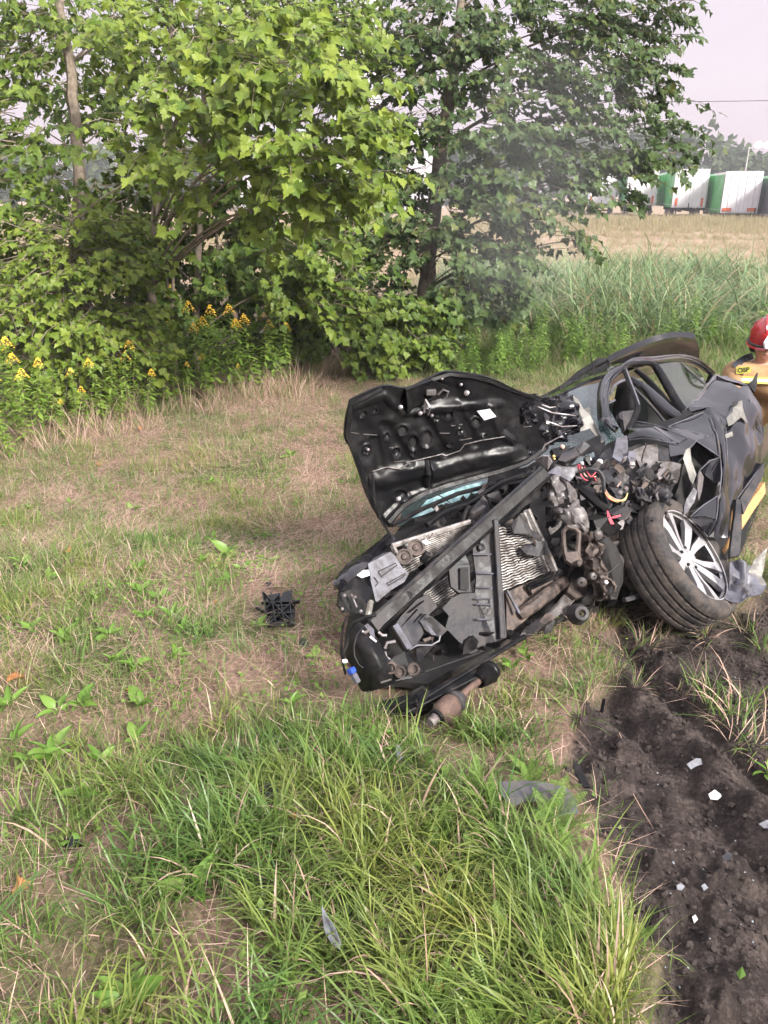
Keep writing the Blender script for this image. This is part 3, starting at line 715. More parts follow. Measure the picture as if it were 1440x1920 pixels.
# dense thicket behind them, one mass
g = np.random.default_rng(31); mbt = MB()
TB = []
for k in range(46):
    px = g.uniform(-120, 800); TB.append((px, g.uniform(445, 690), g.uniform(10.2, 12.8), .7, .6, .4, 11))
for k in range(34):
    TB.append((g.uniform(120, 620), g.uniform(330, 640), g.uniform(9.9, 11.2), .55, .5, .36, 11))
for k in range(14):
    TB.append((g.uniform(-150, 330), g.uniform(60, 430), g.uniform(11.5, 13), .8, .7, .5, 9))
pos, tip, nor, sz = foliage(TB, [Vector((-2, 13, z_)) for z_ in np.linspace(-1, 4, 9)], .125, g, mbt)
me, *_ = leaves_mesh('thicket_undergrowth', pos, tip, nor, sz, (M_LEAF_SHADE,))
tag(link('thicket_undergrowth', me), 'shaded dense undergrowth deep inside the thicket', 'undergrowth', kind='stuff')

# ------------------------------------------------------------------ goldenrod
M_GLEAF = leafy('goldenrod_leaf', [(0.15, 0.26, 0.04), (0.22, 0.34, 0.06), (0.30, 0.42, 0.09)], 0.4, 0.45)
M_GSTEM = plain('goldenrod_stem', (0.16, 0.17, 0.06), .7)
M_GFLOW = plain('goldenrod_flower', (0.74, 0.47, 0.04), .7)
lance_v = np.array([(0, 0, 0), (.09, .3, .02), (-.09, .3, .02), (.07, .65, -.03), (-.07, .65, -.03), (0, 1, -.18), (0, .3, 0), (0, .65, -.05)], float)
lance_f = np.array([(0, 1, 6), (0, 6, 2), (6, 1, 3), (6, 3, 7), (2, 6, 7), (2, 7, 4), (7, 3, 5), (4, 7, 5)])
def goldenrod_proto(seed, h):
    g = np.random.default_rng(seed); lean = g.normal(0, .07, 2)
    def st(t): return np.array([lean[0] * t * t * h + .02 * np.sin(3 * t), lean[1] * t * t * h, t * h])
    mb = MB(); mb.tube([st(t) for t in np.linspace(0, 1, 6)], [.006, .006, .005, .004, .004, .002], 4)
    stem = mb
    pos, tip, nor, sz = [], [], [], []
    n = 64
    for i in range(n):
        t = .15 + .8 * i / n; a = i * 2.4 + g.normal(0, .2)
        dv = np.array([np.cos(a), np.sin(a), g.uniform(-.35, .5)]); dv /= np.linalg.norm(dv)
        pos.append(st(t)); tip.append(dv); nor.append(np.array([0, 0, 1.]) + g.normal(0, .15, 3)); sz.append(h * g.uniform(.14, .2) * (1.1 - .55 * t))
    lm = leaves_mesh('foliage', np.array(pos), np.array(tip), np.array(nor), np.array(sz), (M_GLEAF,), (lance_v * np.array([1.7, 1, 1]), lance_f))[0]
    fb = MB()
    for i in range(46):
        a = g.uniform(0, 6.28); u = g.uniform(); r_ = .075 * (1 - u) + .01
        c = st(.93) + np.array([np.cos(a) * r_, np.sin(a) * r_, (u - .25) * .13 + .01]); s_ = g.uniform(.007, .014)
        fb.add([c + np.array([s_, 0, 0]), c + np.array([-s_ * .5, s_, 0]), c + np.array([-s_ * .5, -s_, 0]), c + np.array([0, 0, s_ * 1.2])], [(0, 1, 3), (1, 2, 3), (2, 0, 3), (0, 2, 1)])
    return stem, lm, fb
GP = []
for k in range(4):
    s_, lm, fb = goldenrod_proto(60 + k, 1.0)
    so = s_.build('stem', M_GSTEM); fo = link('foliage', lm); fl = fb.build('flower', M_GFLOW)
    GP.append((so.data, lm, fl.data))
    for o in (so, fo, fl): bpy.data.objects.remove(o)
spots = [(-8, 800, .8), (28, 812, .95), (52, 838, .75), (8, 850, .6), (95, 742, .95), (60, 735, .9), (140, 760, .8), (185, 742, .6), (205, 775, .5), (25, 760, 1.0),
         (232, 762, .62), (268, 745, .75), (300, 758, .8), (318, 735, .85), (345, 742, .75), (372, 735, 1.05), (398, 728, 1.0), (418, 735, .9), (437, 722, 1.0), (462, 728, .85), (480, 715, .95), (505, 722, .9), (522, 712, 1.0), (548, 718, .7), (390, 752, .55), (352, 760, .5),
         (600, 700, .7), (640, 690, .6), (5, 835, .7), (40, 828, .85), (20, 862, .5), (75, 815, .75), (110, 805, .7), (150, 800, .6), (190, 795, .7), (215, 790, .75), (245, 785, .7), (265, 775, .8), (-20, 840, .9), (310, 765, .7), (330, 760, .7), (360, 750, .85), (385, 748, .9), (408, 745, .95), (432, 742, .9), (450, 738, .9), (472, 736, .95), (495, 732, .9), (515, 728, .85), (535, 724, .8), (230, 800, .5), (280, 790, .55), (170, 815, .5), (90, 800, .6), (120, 825, .4), (285, 775, .45), (245, 780, .4), (455, 745, .4), (415, 700, 1.15), (520, 690, 1.1), (330, 690, 1.1)]
for k, (px, py, s_) in enumerate(spots):
    b_ = gpt(px, py)
    lab = 'yellow flowered goldenrod at the left edge of the verge' if px < 220 else ('yellow flowered goldenrod in the row before the thin trunks' if px < 560 else 'goldenrod beside the low maple bush')
    t = thing('goldenrod', lab, 'plant', b_, 'goldenrod ' + ('at the left edge' if px < 220 else ('before the trunks' if px < 560 else 'by the low bush')))
    t.rotation_euler.z = random.uniform(0, 6.28); t.scale = (s_, s_, s_)
    S_, L_, Fl = GP[k % 4]
    for nm, dta in (('stem', S_), ('foliage', L_), ('flower', Fl)):
        if nm == 'flower' and k % 3 == 2 and px > 60: continue
        o = bpy.data.objects.new(nm, dta); COL.objects.link(o); o.parent = t
        if nm != 'stem': o['kind'] = 'stuff'

# leafy weeds in the rough grass beyond the car
def d10(x, y, z, px, py): return sstep(790, 880, px + (fbm(x, y, 121) - .5) * 160) * sstep(8.5, 10, y) * sstep(15.5, 13, y) * sstep(.40, .56, fbm(x * .8, y * .8, 122)) * sstep(735, 690, py)
WD = [np_mesh('weed', np.array([tuple(v.co) for v in q_[1].vertices]), np.array([tuple(p.vertices) for p in q_[1].polygons]), (M_WEED,)) for q_ in GP]
x, y, z, px, py = field_pts(2600, (0, 11), (8, 16), d10)
plant('leafy_weeds', WD, x, y, z, .25, .75, 'leafy weeds in the rough grass beyond the car', 'weeds', .15)
# ------------------------------------------------------------------ broad leaved weeds on the verge
M_DOCK = leafy('dock_leaf', [(0.10, 0.20, 0.03), (0.15, 0.27, 0.045), (0.20, 0.32, 0.07)], 0.3, 0.4)
nx, ny = 5, 7
dv_, df_ = [], []
for j in range(ny):
    t = j / (ny - 1); wv = .17 * math.sin(math.pi * min(1, t * .93 + .07)) ** .8 * (1.1 - .3 * t) if t > .18 else .022
    for i in range(nx):
        u = i / (nx - 1) * 2 - 1
        dv_.append((u * wv, t, .06 * abs(u) * (t > .18) - .42 * t * t + .25 * t + .012 * math.sin(14 * t + 3 * u)))
for j in range(ny - 1):
    for i in range(nx - 1):
        k = j * nx + i; df_.append((k, k + 1, k + nx + 1, k + nx))
dock_me = np_mesh('leaf', np.array(dv_), np.array(df_), (M_DOCK,), True)
weeds = [(100, 1425, .17, 6), (150, 1330, .13, 5), (268, 1330, .13, 4), (255, 1400, .11, 4), (190, 1440, .12, 4), (148, 1500, .12, 3), (430, 1045, .16, 6), (275, 1165, .13, 6), (325, 1165, .14, 5), (205, 1200, .10, 4), (120, 1205, .12, 5), (545, 860, .12, 6), (265, 1120, .12, 4), (430, 1095, .10, 5), (590, 1470, .10, 3), (455, 1450, .10, 3), (395, 910, .10, 5), (60, 1190, .12, 4), (345, 1190, .12, 4), (505, 1060, .12, 4), (45, 1065, .12, 5), (985, 1240, .10, 6), (960, 1262, .09, 5), (240, 1890, .13, 4), (360, 1680, .12, 2), (1440, 1460, .10, 4), (250, 1255, .10, 5), (640, 910, .10, 4), (610, 1080, .09, 4), (30, 1400, .13, 4), (60, 1440, .14, 4), (20, 1330, .12, 4), (110, 1340, .12, 3), (300, 1130, .10, 4), (380, 1060, .10, 4), (455, 1075, .10, 4), (400, 1020, .10, 4), (180, 1130, .10, 4), (215, 1250, .10, 4), (150, 1115, .10, 4), (260, 1075, .11, 4), (90, 1090, .10, 4), (480, 1180, .09, 4), (330, 1240, .09, 4), (560, 950, .09, 4), (450, 930, .09, 4), (500, 1010, .10, 4), (250, 960, .09, 4), (135, 950, .09, 4), (60, 960, .09, 4), (590, 1240, .09, 4), (545, 1330, .09, 3), (700, 1390, .08, 3)]
for k, (px, py, L, n) in enumerate(weeds):
    b_ = gpt(px, py)
    t = thing('broadleaf_weed', 'broad leaved green weed rosette on the grass ' + ('verge left of the wreck' if px < 700 else 'near the dug up soil'), 'weed', b_, 'broadleaf weeds ' + ('left' if px < 700 else 'right'))
    n += 3
    for i in range(n):
        o = bpy.data.objects.new('leaf', dock_me); COL.objects.link(o); o.parent = t
        s_ = L * random.uniform(.4, .95); o.scale = (s_, s_, s_)
        o.scale.x *= random.uniform(.8, 1.4); o.location.z = .02; o.rotation_euler = (random.uniform(.25, .95), random.uniform(-.5, .5), i * 6.283 / n + random.uniform(-.5, .5))
# fallen leaves
M_FALLEN = leafy('fallen_leaf', [(0.32, 0.13, 0.045), (0.42, 0.20, 0.07), (0.25, 0.10, 0.04)], .2, .6)
fl_me = np_mesh('fallen_leaf', LV * np.array([1, 1, -2.2]), LF, (M_FALLEN,))
for k, (px, py, s_) in enumerate([(440, 1487, .075), (268, 812, .1), (125, 1048, .09), (30, 1280, .13), (548, 1555, .05), (272, 998, .06), (1058, 1790, .035), (825, 1870, .04), (45, 1692, .08), (405, 1142, .05), (190, 880, .07), (240, 1310, .04), (650, 1010, .05)]):
    b_ = gpt(px, py); o = link('fallen_leaf', fl_me, None, b_ + Vector((0, 0, .05)))
    o.scale = (s_ * .6,) * 3; o.rotation_euler = (random.uniform(-.5, .5), random.uniform(-.5, .5), random.uniform(0, 6.28))
    tag(o, 'orange brown fallen maple leaf lying in the grass', 'leaf', 'fallen leaves')
# ------------------------------------------------------------------ far things: trailers, wood, silos, wire
M_TWHITE = worn('trailer_white', (0.80, 0.80, 0.83), (0.62, 0.61, 0.62), .4, 0, 1.2, .35, .05)
M_TGREEN = worn('trailer_green_curtain', (0.045, 0.36, 0.075), (0.03, 0.20, 0.06), .42, 0, .8, .4, .1)
M_TDARK = worn('trailer_dark_curtain', (0.10, 0.09, 0.12), (0.05, 0.045, 0.06), .45, 0, .8, .4, .1)
M_TBLUE = plain('trailer_blue_curtain', (0.03, 0.11, 0.45), .45)
M_TFRAME = plain('trailer_frame', (0.62, 0.62, 0.64), .45)
M_TCHAS = plain('trailer_chassis', (0.03, 0.03, 0.035), .7)
M_TORANGE = plain('marker_orange', (0.75, 0.22, 0.06), .5); M_TRED = plain('marker_red', (0.55, 0.05, 0.03), .5)
def trailer(px, d, py_top, label, side, style):
    top = P(px, py_top, d)                     # top centre of the rear face
    gzv = top.z - 4.0
    t = thing('semi_trailer', label, 'trailer', (top.x, top.y, gzv), 'semi trailers parked beyond the field')
    L, W, H0, H1 = 13.6, 2.55, 1.15, 4.0
    def part(nm, mb, m): 
        o = mb.build(nm, m); o.parent = t; return o
    part('box_body', MB().box((0, L / 2 + .06, (H0 + H1) / 2), W - .06, L - .12, H1 - H0 - .06), M_TWHITE)
    for s in (-1, 1):   # curtain with its buckle line
        mb = MB(); n = 26
        vs = []
        for i in range(n + 1):
            yy = .25 + (L - .4) * i / n; off = W / 2 + .012 + .012 * math.sin(i * 2.1)
            vs += [(s * off, yy, H0 + .02), (s * off, yy, H1 - .2)]
        fs = [(2 * i, 2 * i + 2, 2 * i + 3, 2 * i + 1) for i in range(n)]
        mb.add(vs, fs); mb.add([(v[0] - s * .02, v[1], v[2]) for v in vs], [f[::-1] for f in fs])
        c = part('side_curtain', mb, side if s < 0 else M_TGREEN)
        o = MB().box((s * (W / 2 + .03), L / 2, H0 + .22), .02, L - .4, .03).build('strap_line', M_TFRAME); o.parent = c
    fr = MB()
    for s in (-1, 1): fr.box((s * (W / 2 - .04), -.03, (H0 + H1) / 2), .10, .12, H1 - H0, None, 0, .01)
    fr.box((0, -.03, H1 - .06), W - .18, .12, .12, None, 0, .01); fr.box((0, -.03, H0 + .05), W - .18, .12, .10, None, 0, .01)
    part('rear_frame', fr, M_TFRAME)
    for s in (-1, 1):
        dr = part('rear_door', MB().box((s * (W / 4 - .045), -.045, (H0 + H1) / 2 + .0), W / 2 - .11, .06, H1 - H0 - .22, None, 0, .01), M_TWHITE)
        for xx in (.25, .85):
            o = MB().tube([(s * xx, -.10, H0 + .15), (s * xx, -.10, H1 - .2)], .018, 6).build('lock_rod', M_TFRAME); o.parent = dr
        mk = MB()
        if style == 0:
            mk.box((s * .98, -.125, H0 + .42), .16, .01, .62)
            mi_ = MB().box((s * .98, -.133, H0 + .42), .07, .01, .5)
        else:
            mk.box((s * .86, -.125, H0 + .24), .62, .01, .22); mi_ = MB().box((s * .86, -.133, H0 + .24), .5, .01, .11)
        o = mk.build('hazard_plate', M_TRED); o.parent = dr
        o2 = mi_.build('plate_field', M_TORANGE); o2.parent = dr
    part('latch_post', MB().box((.0 if style == 0 else 1.1, -.14, H0 + .15), .07, .06, .42), M_TCHAS)
    ch = MB(); ch.box((-.5, L / 2, H0 - .18), .15, L - .6, .3).box((.5, L / 2, H0 - .18), .15, L - .6, .3).box((0, .1, .58), 2.3, .12, .14).box((-.9, .1, .85), .1, .1, .5).box((.9, .1, .85), .1, .1, .5)
    part('chassis', ch, M_TCHAS)
    for ax in (2.3, 3.65, 5.0):
        for s in (-1, 1):
            M = Matrix.Translation((s * 1.02, ax, .5)) @ Matrix.Rotation(R(90), 4, 'Y')
            part('wheel', MB().lathe([(.05, -.19), (.3, -.19), (.48, -.19), (.5, -.1), (.5, .1), (.48, .19), (.3, .19), (.05, .19)], M, 20), M_TCHAS)
    t.rotation_euler.z = R(-13)
    return t
trailer(1397, 56, 321, 'rightmost white doored trailer with flat orange hazard plates', M_TGREEN, 1)
trailer(1300, 61, 317, 'white doored trailer with upright orange hazard plates, second from the right', M_TGREEN, 0)
trailer(1208, 67, 318, 'white doored trailer third from the right, half behind the leaves', M_TGREEN, 0)
trailer(1133, 73, 322, 'white doored trailer furthest left, mostly behind the leaves', M_TBLUE, 0)
t = trailer(1505, 52, 326, 'dark sided trailer cut by the right picture edge', M_TDARK, 1)
# wood on the horizon
M_WOOD = leafy('far_wood_leaf', [(0.03, 0.055, 0.022), (0.05, 0.08, 0.03), (0.075, 0.10, 0.035)], .2, .7)
g = np.random.default_rng(77)
pos, nor, sz, tip = [], [], [], []
for k in range(150):
    x = -150 + 330 * k / 150 + g.normal(0, 2); y = 150 + g.uniform(-8, 18)
    px = 720 + F * x / (y * CP + 1.7 * SP)
    hh = np.interp(px, [-800, 600, 1000, 1300, 1345, 1400, 1420, 1440, 2200], [10, 10, 12, 12.6, 11.5, 9.0, 7.8, 9.2, 10]) * g.uniform(.9, 1.05)
    r_ = g.uniform(2.6, 4.2)
    n = 190
    u = g.normal(size=(n, 3)); u /= np.linalg.norm(u, axis=1, keepdims=True)
    c = np.array([x, y, hh * .5])
    p = c + u * np.array([r_, r_, hh * .5]) * g.uniform(.75, 1.05, (n, 1))
    pos.append(p); nor.append(u + g.normal(0, .4, (n, 3))); tip.append(g.normal(size=(n, 3))); sz.append(g.uniform(.7, 1.5, n))
me, *_ = leaves_mesh('far_wood', np.concatenate(pos), np.concatenate(tip), np.concatenate(nor), np.concatenate(sz), (M_WOOD,), (np.array([(-.5, 0, 0), (.5, 0, .1), (.35, .9, 0), (-.3, 1, .1)], float), np.array([(0, 1, 2), (0, 2, 3)])))
tag(link('far_wood', me), 'hazy wood along the horizon', 'wood', kind='stuff')
# pale silos and a low hall seen through the leaves
M_SILO = worn('silo_cladding', (0.50, 0.48, 0.52), (0.40, 0.39, 0.43), .5, .2, .6, .4, .1)
for k, (px, d, top, r_) in enumerate([(626, 95, 20, 2.0), (682, 97, 8, 2.1)]):
    tp = P(px, top, d); b_ = Vector((tp.x, tp.y, float(ground_h(np.array([tp.x]), np.array([tp.y]))[0])))
    t = thing('silo', ['pale ribbed silo, left one of the pair behind the leaves', 'pale ribbed silo, right one of the pair behind the leaves'][k], 'silo', b_)
    H = tp.z - b_.z; n = 64
    prof = [(r_, 0), (r_, H)]
    vs = []; fs = []
    for j in range(n):
        a = 2 * math.pi * j / n; rr = r_ * (1 + .02 * (j % 4 == 0)); vs += [(rr * math.cos(a), rr * math.sin(a), 0), (rr * math.cos(a), rr * math.sin(a), H)]
    fs = [(2 * j, 2 * ((j + 1) % n), 2 * ((j + 1) % n) + 1, 2 * j + 1) for j in range(n)]
    o = MB().add(vs, fs).build('cladding', M_SILO); o.parent = t
    o = MB().lathe([(r_ * 1.03, H), (r_ * .4, H + 1.1), (.01, H + 1.3)], Matrix(), 32).build('cone_roof', M_SILO); o.parent = t
tp = P(640, 255, 110); b_ = Vector((tp.x, tp.y, -.6))
hall = thing('storage_hall', 'low pale industrial hall behind the thicket', 'building', b_)
H = tp.z + .6
o = MB().box((0, 6, H / 2), 30, 12, H).build('wall', M_SILO); o.parent = hall
for k in range(13):
    o = MB().box((-13.8 + 2.3 * k, -.06, H / 2 - .2), .16, .1, H - .5).build('cladding_rib', M_TFRAME); o.parent = hall
o = MB().add([(-15.4, -.4, H), (15.4, -.4, H), (15.4, 6, H + 1.6), (-15.4, 6, H + 1.6), (15.4, 12.4, H), (-15.4, 12.4, H)], [(0, 1, 2, 3), (3, 2, 4, 5), (0, 3, 5), (1, 4, 2), (0, 5, 4, 1)]).build('roof', M_TFRAME); o.parent = hall
# overhead wire between two poles, and the twin lamp mast
M_POLE = plain('pole_concrete', (0.45, 0.44, 0.44), .8)
M_WIRE = plain('wire', (0.05, 0.045, 0.05), .6)
a0 = P(-400, 150, 75); a1 = P(2500, 205, 48)
poles = []
for k, a_ in enumerate((a0, a1)):
    t = thing('power_pole', ['concrete power pole out of view to the left', 'concrete power pole out of view to the right'][k], 'pole', (a_.x, a_.y, -.6))
    o = MB().tube([(0, 0, 0), (0, 0, a_.z + .9)], [.16, .11], 10).build('shaft', M_POLE); o.parent = t
    o = MB().box((0, 0, a_.z + .6), 1.6, .12, .12).build('cross_arm', M_POLE); o.parent = t
wire = MB().tube([a0.lerp(a1, s) + Vector((0, 0, -2.2 * 4 * s * (1 - s) + 1.6)) for s in np.linspace(0, 1, 40)], .028, 4).build('power_line', M_WIRE)
tag(wire, 'thin dark power line crossing the sky at the right', 'cable')
mp_ = P(1399, 312, 120); t = thing('lamp_mast', 'far lamp mast with twin lit white lamps above the wood', 'lamp', (mp_.x, mp_.y, -.6))
hm = P(1424, 276, 120).z + .6
o = MB().tube([(0, 0, 0), (0, 0, hm)], [.12, .08], 8).build('mast', M_POLE); o.parent = t
o = MB().tube([(0, 0, hm - .2), (1.0, 0, hm - .05), (2.6, 0, hm)], .06, 6).build('arm', M_POLE); o.parent = t
ML, ntl, bl = mat('lit_lamp'); bl.inputs['Emission Color'].default_value = (1, .95, .95, 1); bl.inputs['Emission Strength'].default_value = 1.6
for xx in (1.35, 2.75):
    o = MB().lathe([(.01, .5), (.35, .45), (.6, .1), (.5, -.3), (.01, -.5)], Matrix.Translation((xx, 0, hm + .25)), 16).build('lamp_head', ML, None, True); o.parent = t

# unseen road and tree belt behind the camera, added for contrast in paint reflections
m, nt, b = mat('asphalt'); pos_ = geo_pos(nt); nn_ = noise(nt, 40, 6, .7, pos_)
nt.links.new(ramp(nt, nn_, [(.35, (.035, .035, .037)), (.65, (.075, .073, .072))]), b.inputs['Base Color']); b.inputs['Roughness'].default_value = .85; bump(nt, nn_, b, .4, .01)
xs = np.linspace(-120, 120, 61); mb = MB()
for i in range(60):
    for (y0, y1) in ((-9.0, -1.6),):
        zz = .10
        mb.add([(xs[i], y0, zz), (xs[i + 1], y0, zz), (xs[i + 1], y1, zz), (xs[i], y1, zz)], [(0, 1, 2, 3)])
tag(mb.build('road', m), kind='structure')
g = np.random.default_rng(78); pos, nor, sz, tip = [], [], [], []
for k in range(46):
    x = -85 + 170 * k / 45 + g.normal(0, 1.2); y = -27 + g.uniform(-3, 3); hh = g.uniform(4.5, 8.0); r_ = g.uniform(1.8, 3.0); n = 170
    u = g.normal(size=(n, 3)); u /= np.linalg.norm(u, axis=1, keepdims=True)
    pos.append(np.array([x, y, hh * .52]) + u * np.array([r_, r_, hh * .5]) * g.uniform(.7, 1.05, (n, 1))); nor.append(u + g.normal(0, .4, (n, 3))); tip.append(g.normal(size=(n, 3))); sz.append(g.uniform(.5, 1.1, n))
me, *_ = leaves_mesh('reflection_wood', np.concatenate(pos), np.concatenate(tip), np.concatenate(nor), np.concatenate(sz), (M_WOOD,), (np.array([(-.5, 0, 0), (.5, 0, .1), (.35, .9, 0), (-.3, 1, .1)], float), np.array([(0, 1, 2), (0, 2, 3)])))
tag(link('reflection_wood', me), 'unseen belt of trees across the road, added for reflections', 'wood', kind='stuff')
# thin ground mist: one box of even air round everything
bm = bmesh.new(); bmesh.ops.create_cube(bm, size=1.0); me = bpy.data.meshes.new('haze'); bm.to_mesh(me); bm.free()
hz = link('haze', me); hz.scale = (560, 260, 32); hz.location = (0, 70, 12.5); tag(hz, 'thin pale morning mist', 'haze', kind='stuff')
m = bpy.data.materials.new('haze_air'); m.use_nodes = True; nt = m.node_tree; nt.nodes.clear()
oo = nt.nodes.new('ShaderNodeOutputMaterial'); pv_ = nt.nodes.new('ShaderNodeVolumePrincipled'); pv_.inputs['Color'].default_value = (.93, .94, 1, 1); pv_.inputs['Density'].default_value = .0013; pv_.inputs['Anisotropy'].default_value = .1
nt.links.new(pv_.outputs[0], oo.inputs['Volume']); me.materials.append(m)

# thin steam drifting from the wreck in front of the dark maple
ms_ = bpy.data.materials.new('steam'); ms_.use_nodes = True; nt = ms_.node_tree; nt.nodes.clear()
oo = nt.nodes.new('ShaderNodeOutputMaterial'); pv_ = nt.nodes.new('ShaderNodeVolumePrincipled'); pv_.inputs['Color'].default_value = (.97, .97, 1, 1); pv_.inputs['Density'].default_value = .026
nt.links.new(pv_.outputs[0], oo.inputs['Volume'])
sm = thing('steam', 'thin pale steam drifting before the dark maple above the wreck', 'steam', P(960, 560, 7.5))
for px_, py_, d_, rx, rz in ((1000, 330, 7.6, 1.0, 1.15), (940, 420, 7.4, .8, .9), (1060, 240, 7.8, .9, .8), (980, 480, 7.2, .6, .6)):
    bm = bmesh.new(); bmesh.ops.create_icosphere(bm, subdivisions=3, radius=1.0)
    for v in bm.verts: v.co *= 1 + .22 * (float(vnoise(v.co.x * 2 + px_, v.co.y * 2 + v.co.z * 2, 3)) - .5)
    me = bpy.data.meshes.new('puff'); bm.to_mesh(me); bm.free(); me.materials.append(ms_)
    o = link('puff', me, sm); o['kind'] = 'stuff'; o.location = P(px_, py_, d_); o.scale = (rx, .6, rz); o.rotation_euler = (0, R(18), 0)
# ------------------------------------------------------------------ the wrecked car
def Hh(x, y, d): return P(600 + x / 2.667, 650 + y / 2.667, d)
def Aa(x, y, d): return P(620 + x / 4.92, 980 + y / 4.92, d)
def Bb(x, y, d): return P(860 + x / 4.92, 860 + y / 4.92, d)
def Cc(x, y, d): return P(1040 + x / 4.645, 620 + y / 4.645, d)
def Dd(x, y, d): return P(1020 + x / 5.143, 800 + y / 5.143, d)
def Ee(x, y, d): return P(1240 + x / 3.31, 600 + y / 3.31, d)
ORG = {'H': (600, 650, 2.667), 'A': (620, 980, 4.92), 'B': (860, 860, 4.92), 'C': (1040, 620, 4.645), 'D': (1020, 800, 5.143), 'E': (1240, 600, 3.31)}
def FD(px, py): return 3.12 + .0011 * (px - 660) - .0003 * (py - 1250)
def fr(z, x, y, off=0.0):
    """point on the crushed front's plane, off metres behind it"""
    ox, oy, s = ORG[z]; px, py = ox + x / s, oy + y / s
    return P(px, py, FD(px, py) + off)
M_PLASTIC = worn('black_plastic', (0.0045, 0.0045, 0.0055), (0.026, 0.0225, 0.022), .40, 0, 11, .40, .5, spec=.22)
M_SATIN = worn('bonnet_underside', (0.005, 0.005, 0.006), (0.016, 0.0145, 0.0145), .36, 0, 6, .36, .2, rough2=.55, spec=.32)
M_GREYP = worn('grey_plastic', (0.024, 0.024, 0.029), (0.070, 0.062, 0.060), .42, 0, 13, .48, .5, spec=.28)
M_PALEP = worn('pale_grey_plastic', (0.115, 0.115, 0.14), (0.055, 0.048, 0.047), .40, 0, 12, .45, .4, spec=.35)
M_PAINT = worn('black_car_paint', (0.006, 0.006, 0.009), (0.024, 0.021, 0.021), .10, 0, 3.5, .25, .02, coat=.7, rough2=.38, spec=.5)
M_STEEL = worn('torn_steel', (0.34, 0.32, 0.335), (0.12, 0.092, 0.078), .34, .75, 18, .55, .6)
M_DULL = worn('dusty_steel', (0.15, 0.14, 0.14), (0.05, 0.039, 0.034), .45, .5, 20, .54, .8)
M_RUST = worn('rusty_steel', (0.055, 0.043, 0.039), (0.15, 0.112, 0.094), .55, .4, 24, .46, .8)
M_ALU = worn('radiator_fin', (0.30, 0.28, 0.265), (0.075, 0.06, 0.05), .5, .45, 24, .52, .5)
M_ALUP = worn('radiator_tank', (0.42, 0.40, 0.39), (0.11, 0.088, 0.074), .5, .4, 26, .55, .5)
M_DARKHOLE = plain('dark_part_hole_shade', (0.012, 0.011, 0.011), .8, 0, 0, 30, .5, .6)  # near-black: paints the shade in holes and gaps, also covers dark parts
M_RUBBER = worn('tyre_rubber', (0.018, 0.017, 0.018), (0.095, 0.076, 0.064), .7, 0, 11, .55, .8)
M_RIMS = worn('rim_machined', (0.56, 0.55, 0.57), (0.26, 0.24, 0.23), .3, .6, 14, .4, .15)
M_RIMD = worn('rim_black', (0.012, 0.012, 0.013), (0.06, 0.05, 0.045), .3, .2, 9, .35, .1)
M_PRIMER = worn('primer_paint', (0.19, 0.185, 0.17), (0.11, 0.097, 0.087), .5, .2, 14, .48, .4)
M_WHITEP = plain('white_plastic', (0.72, 0.70, 0.74), .5)
M_LABEL = plain('paper_label', (0.62, 0.60, 0.62), .7)
M_PINK = plain('pink_cable', (0.72, 0.10, 0.14), .5); M_YEL = plain('yellow_cable', (0.70, 0.52, 0.18), .5)
M_COPPER = plain('bare_cable', (0.62, 0.42, 0.33), .5); M_BLUE = plain('blue_plug', (0.03, 0.08, 0.45), .4)
M_FOAM = worn('yellow_sill_foam', (0.55, 0.30, 0.12), (0.30, 0.17, 0.08), .8, 0, 14, .4, .3)
m, nt, b = mat('car_glass')
b.inputs['Base Color'].default_value = (.25, .33, .34, 1); b.inputs['Roughness'].default_value = .03
tr = nt.nodes.new('ShaderNodeBsdfTransparent'); tr.inputs[0].default_value = (.62, .70, .66, 1)
gl = nt.nodes.new('ShaderNodeBsdfGlossy'); gl.inputs[1].default_value = .03
lw = nt.nodes.new('ShaderNodeLayerWeight'); lw.inputs[0].default_value = .45
fm_ = math_n(nt, 'ADD', math_n(nt, 'MULTIPLY', lw.outputs['Fresnel'], .55), .07)
ms = nt.nodes.new('ShaderNodeMixShader'); nt.links.new(fm_, ms.inputs[0]); nt.links.new(tr.outputs[0], ms.inputs[1]); nt.links.new(gl.outputs[0], ms.inputs[2])
nt.links.new(ms.outputs[0], [x for x in nt.nodes if x.type == 'OUTPUT_MATERIAL'][0].inputs[0]); M_GLASS = m
m, nt, b = mat('shattered_glass')     # laminated screen, crazed into crumbs
pos_ = nt.nodes.new('ShaderNodeTexCoord').outputs['Object']
vo = nt.nodes.new('ShaderNodeTexVoronoi'); vo.feature = 'DISTANCE_TO_EDGE'; vo.inputs['Scale'].default_value = 75; nt.links.new(pos_, vo.inputs['Vector'])
nt.links.new(ramp(nt, vo.outputs[0], [(0.0, (.16, .21, .21)), (.04, (.03, .05, .055)), (.4, (.010, .020, .022))]), b.inputs['Base Color'])
b.inputs['Roughness'].default_value = .10; b.inputs['Coat Weight'].default_value = .8; bump(nt, vo.outputs[0], b, .25, .004); M_CRAZED = m

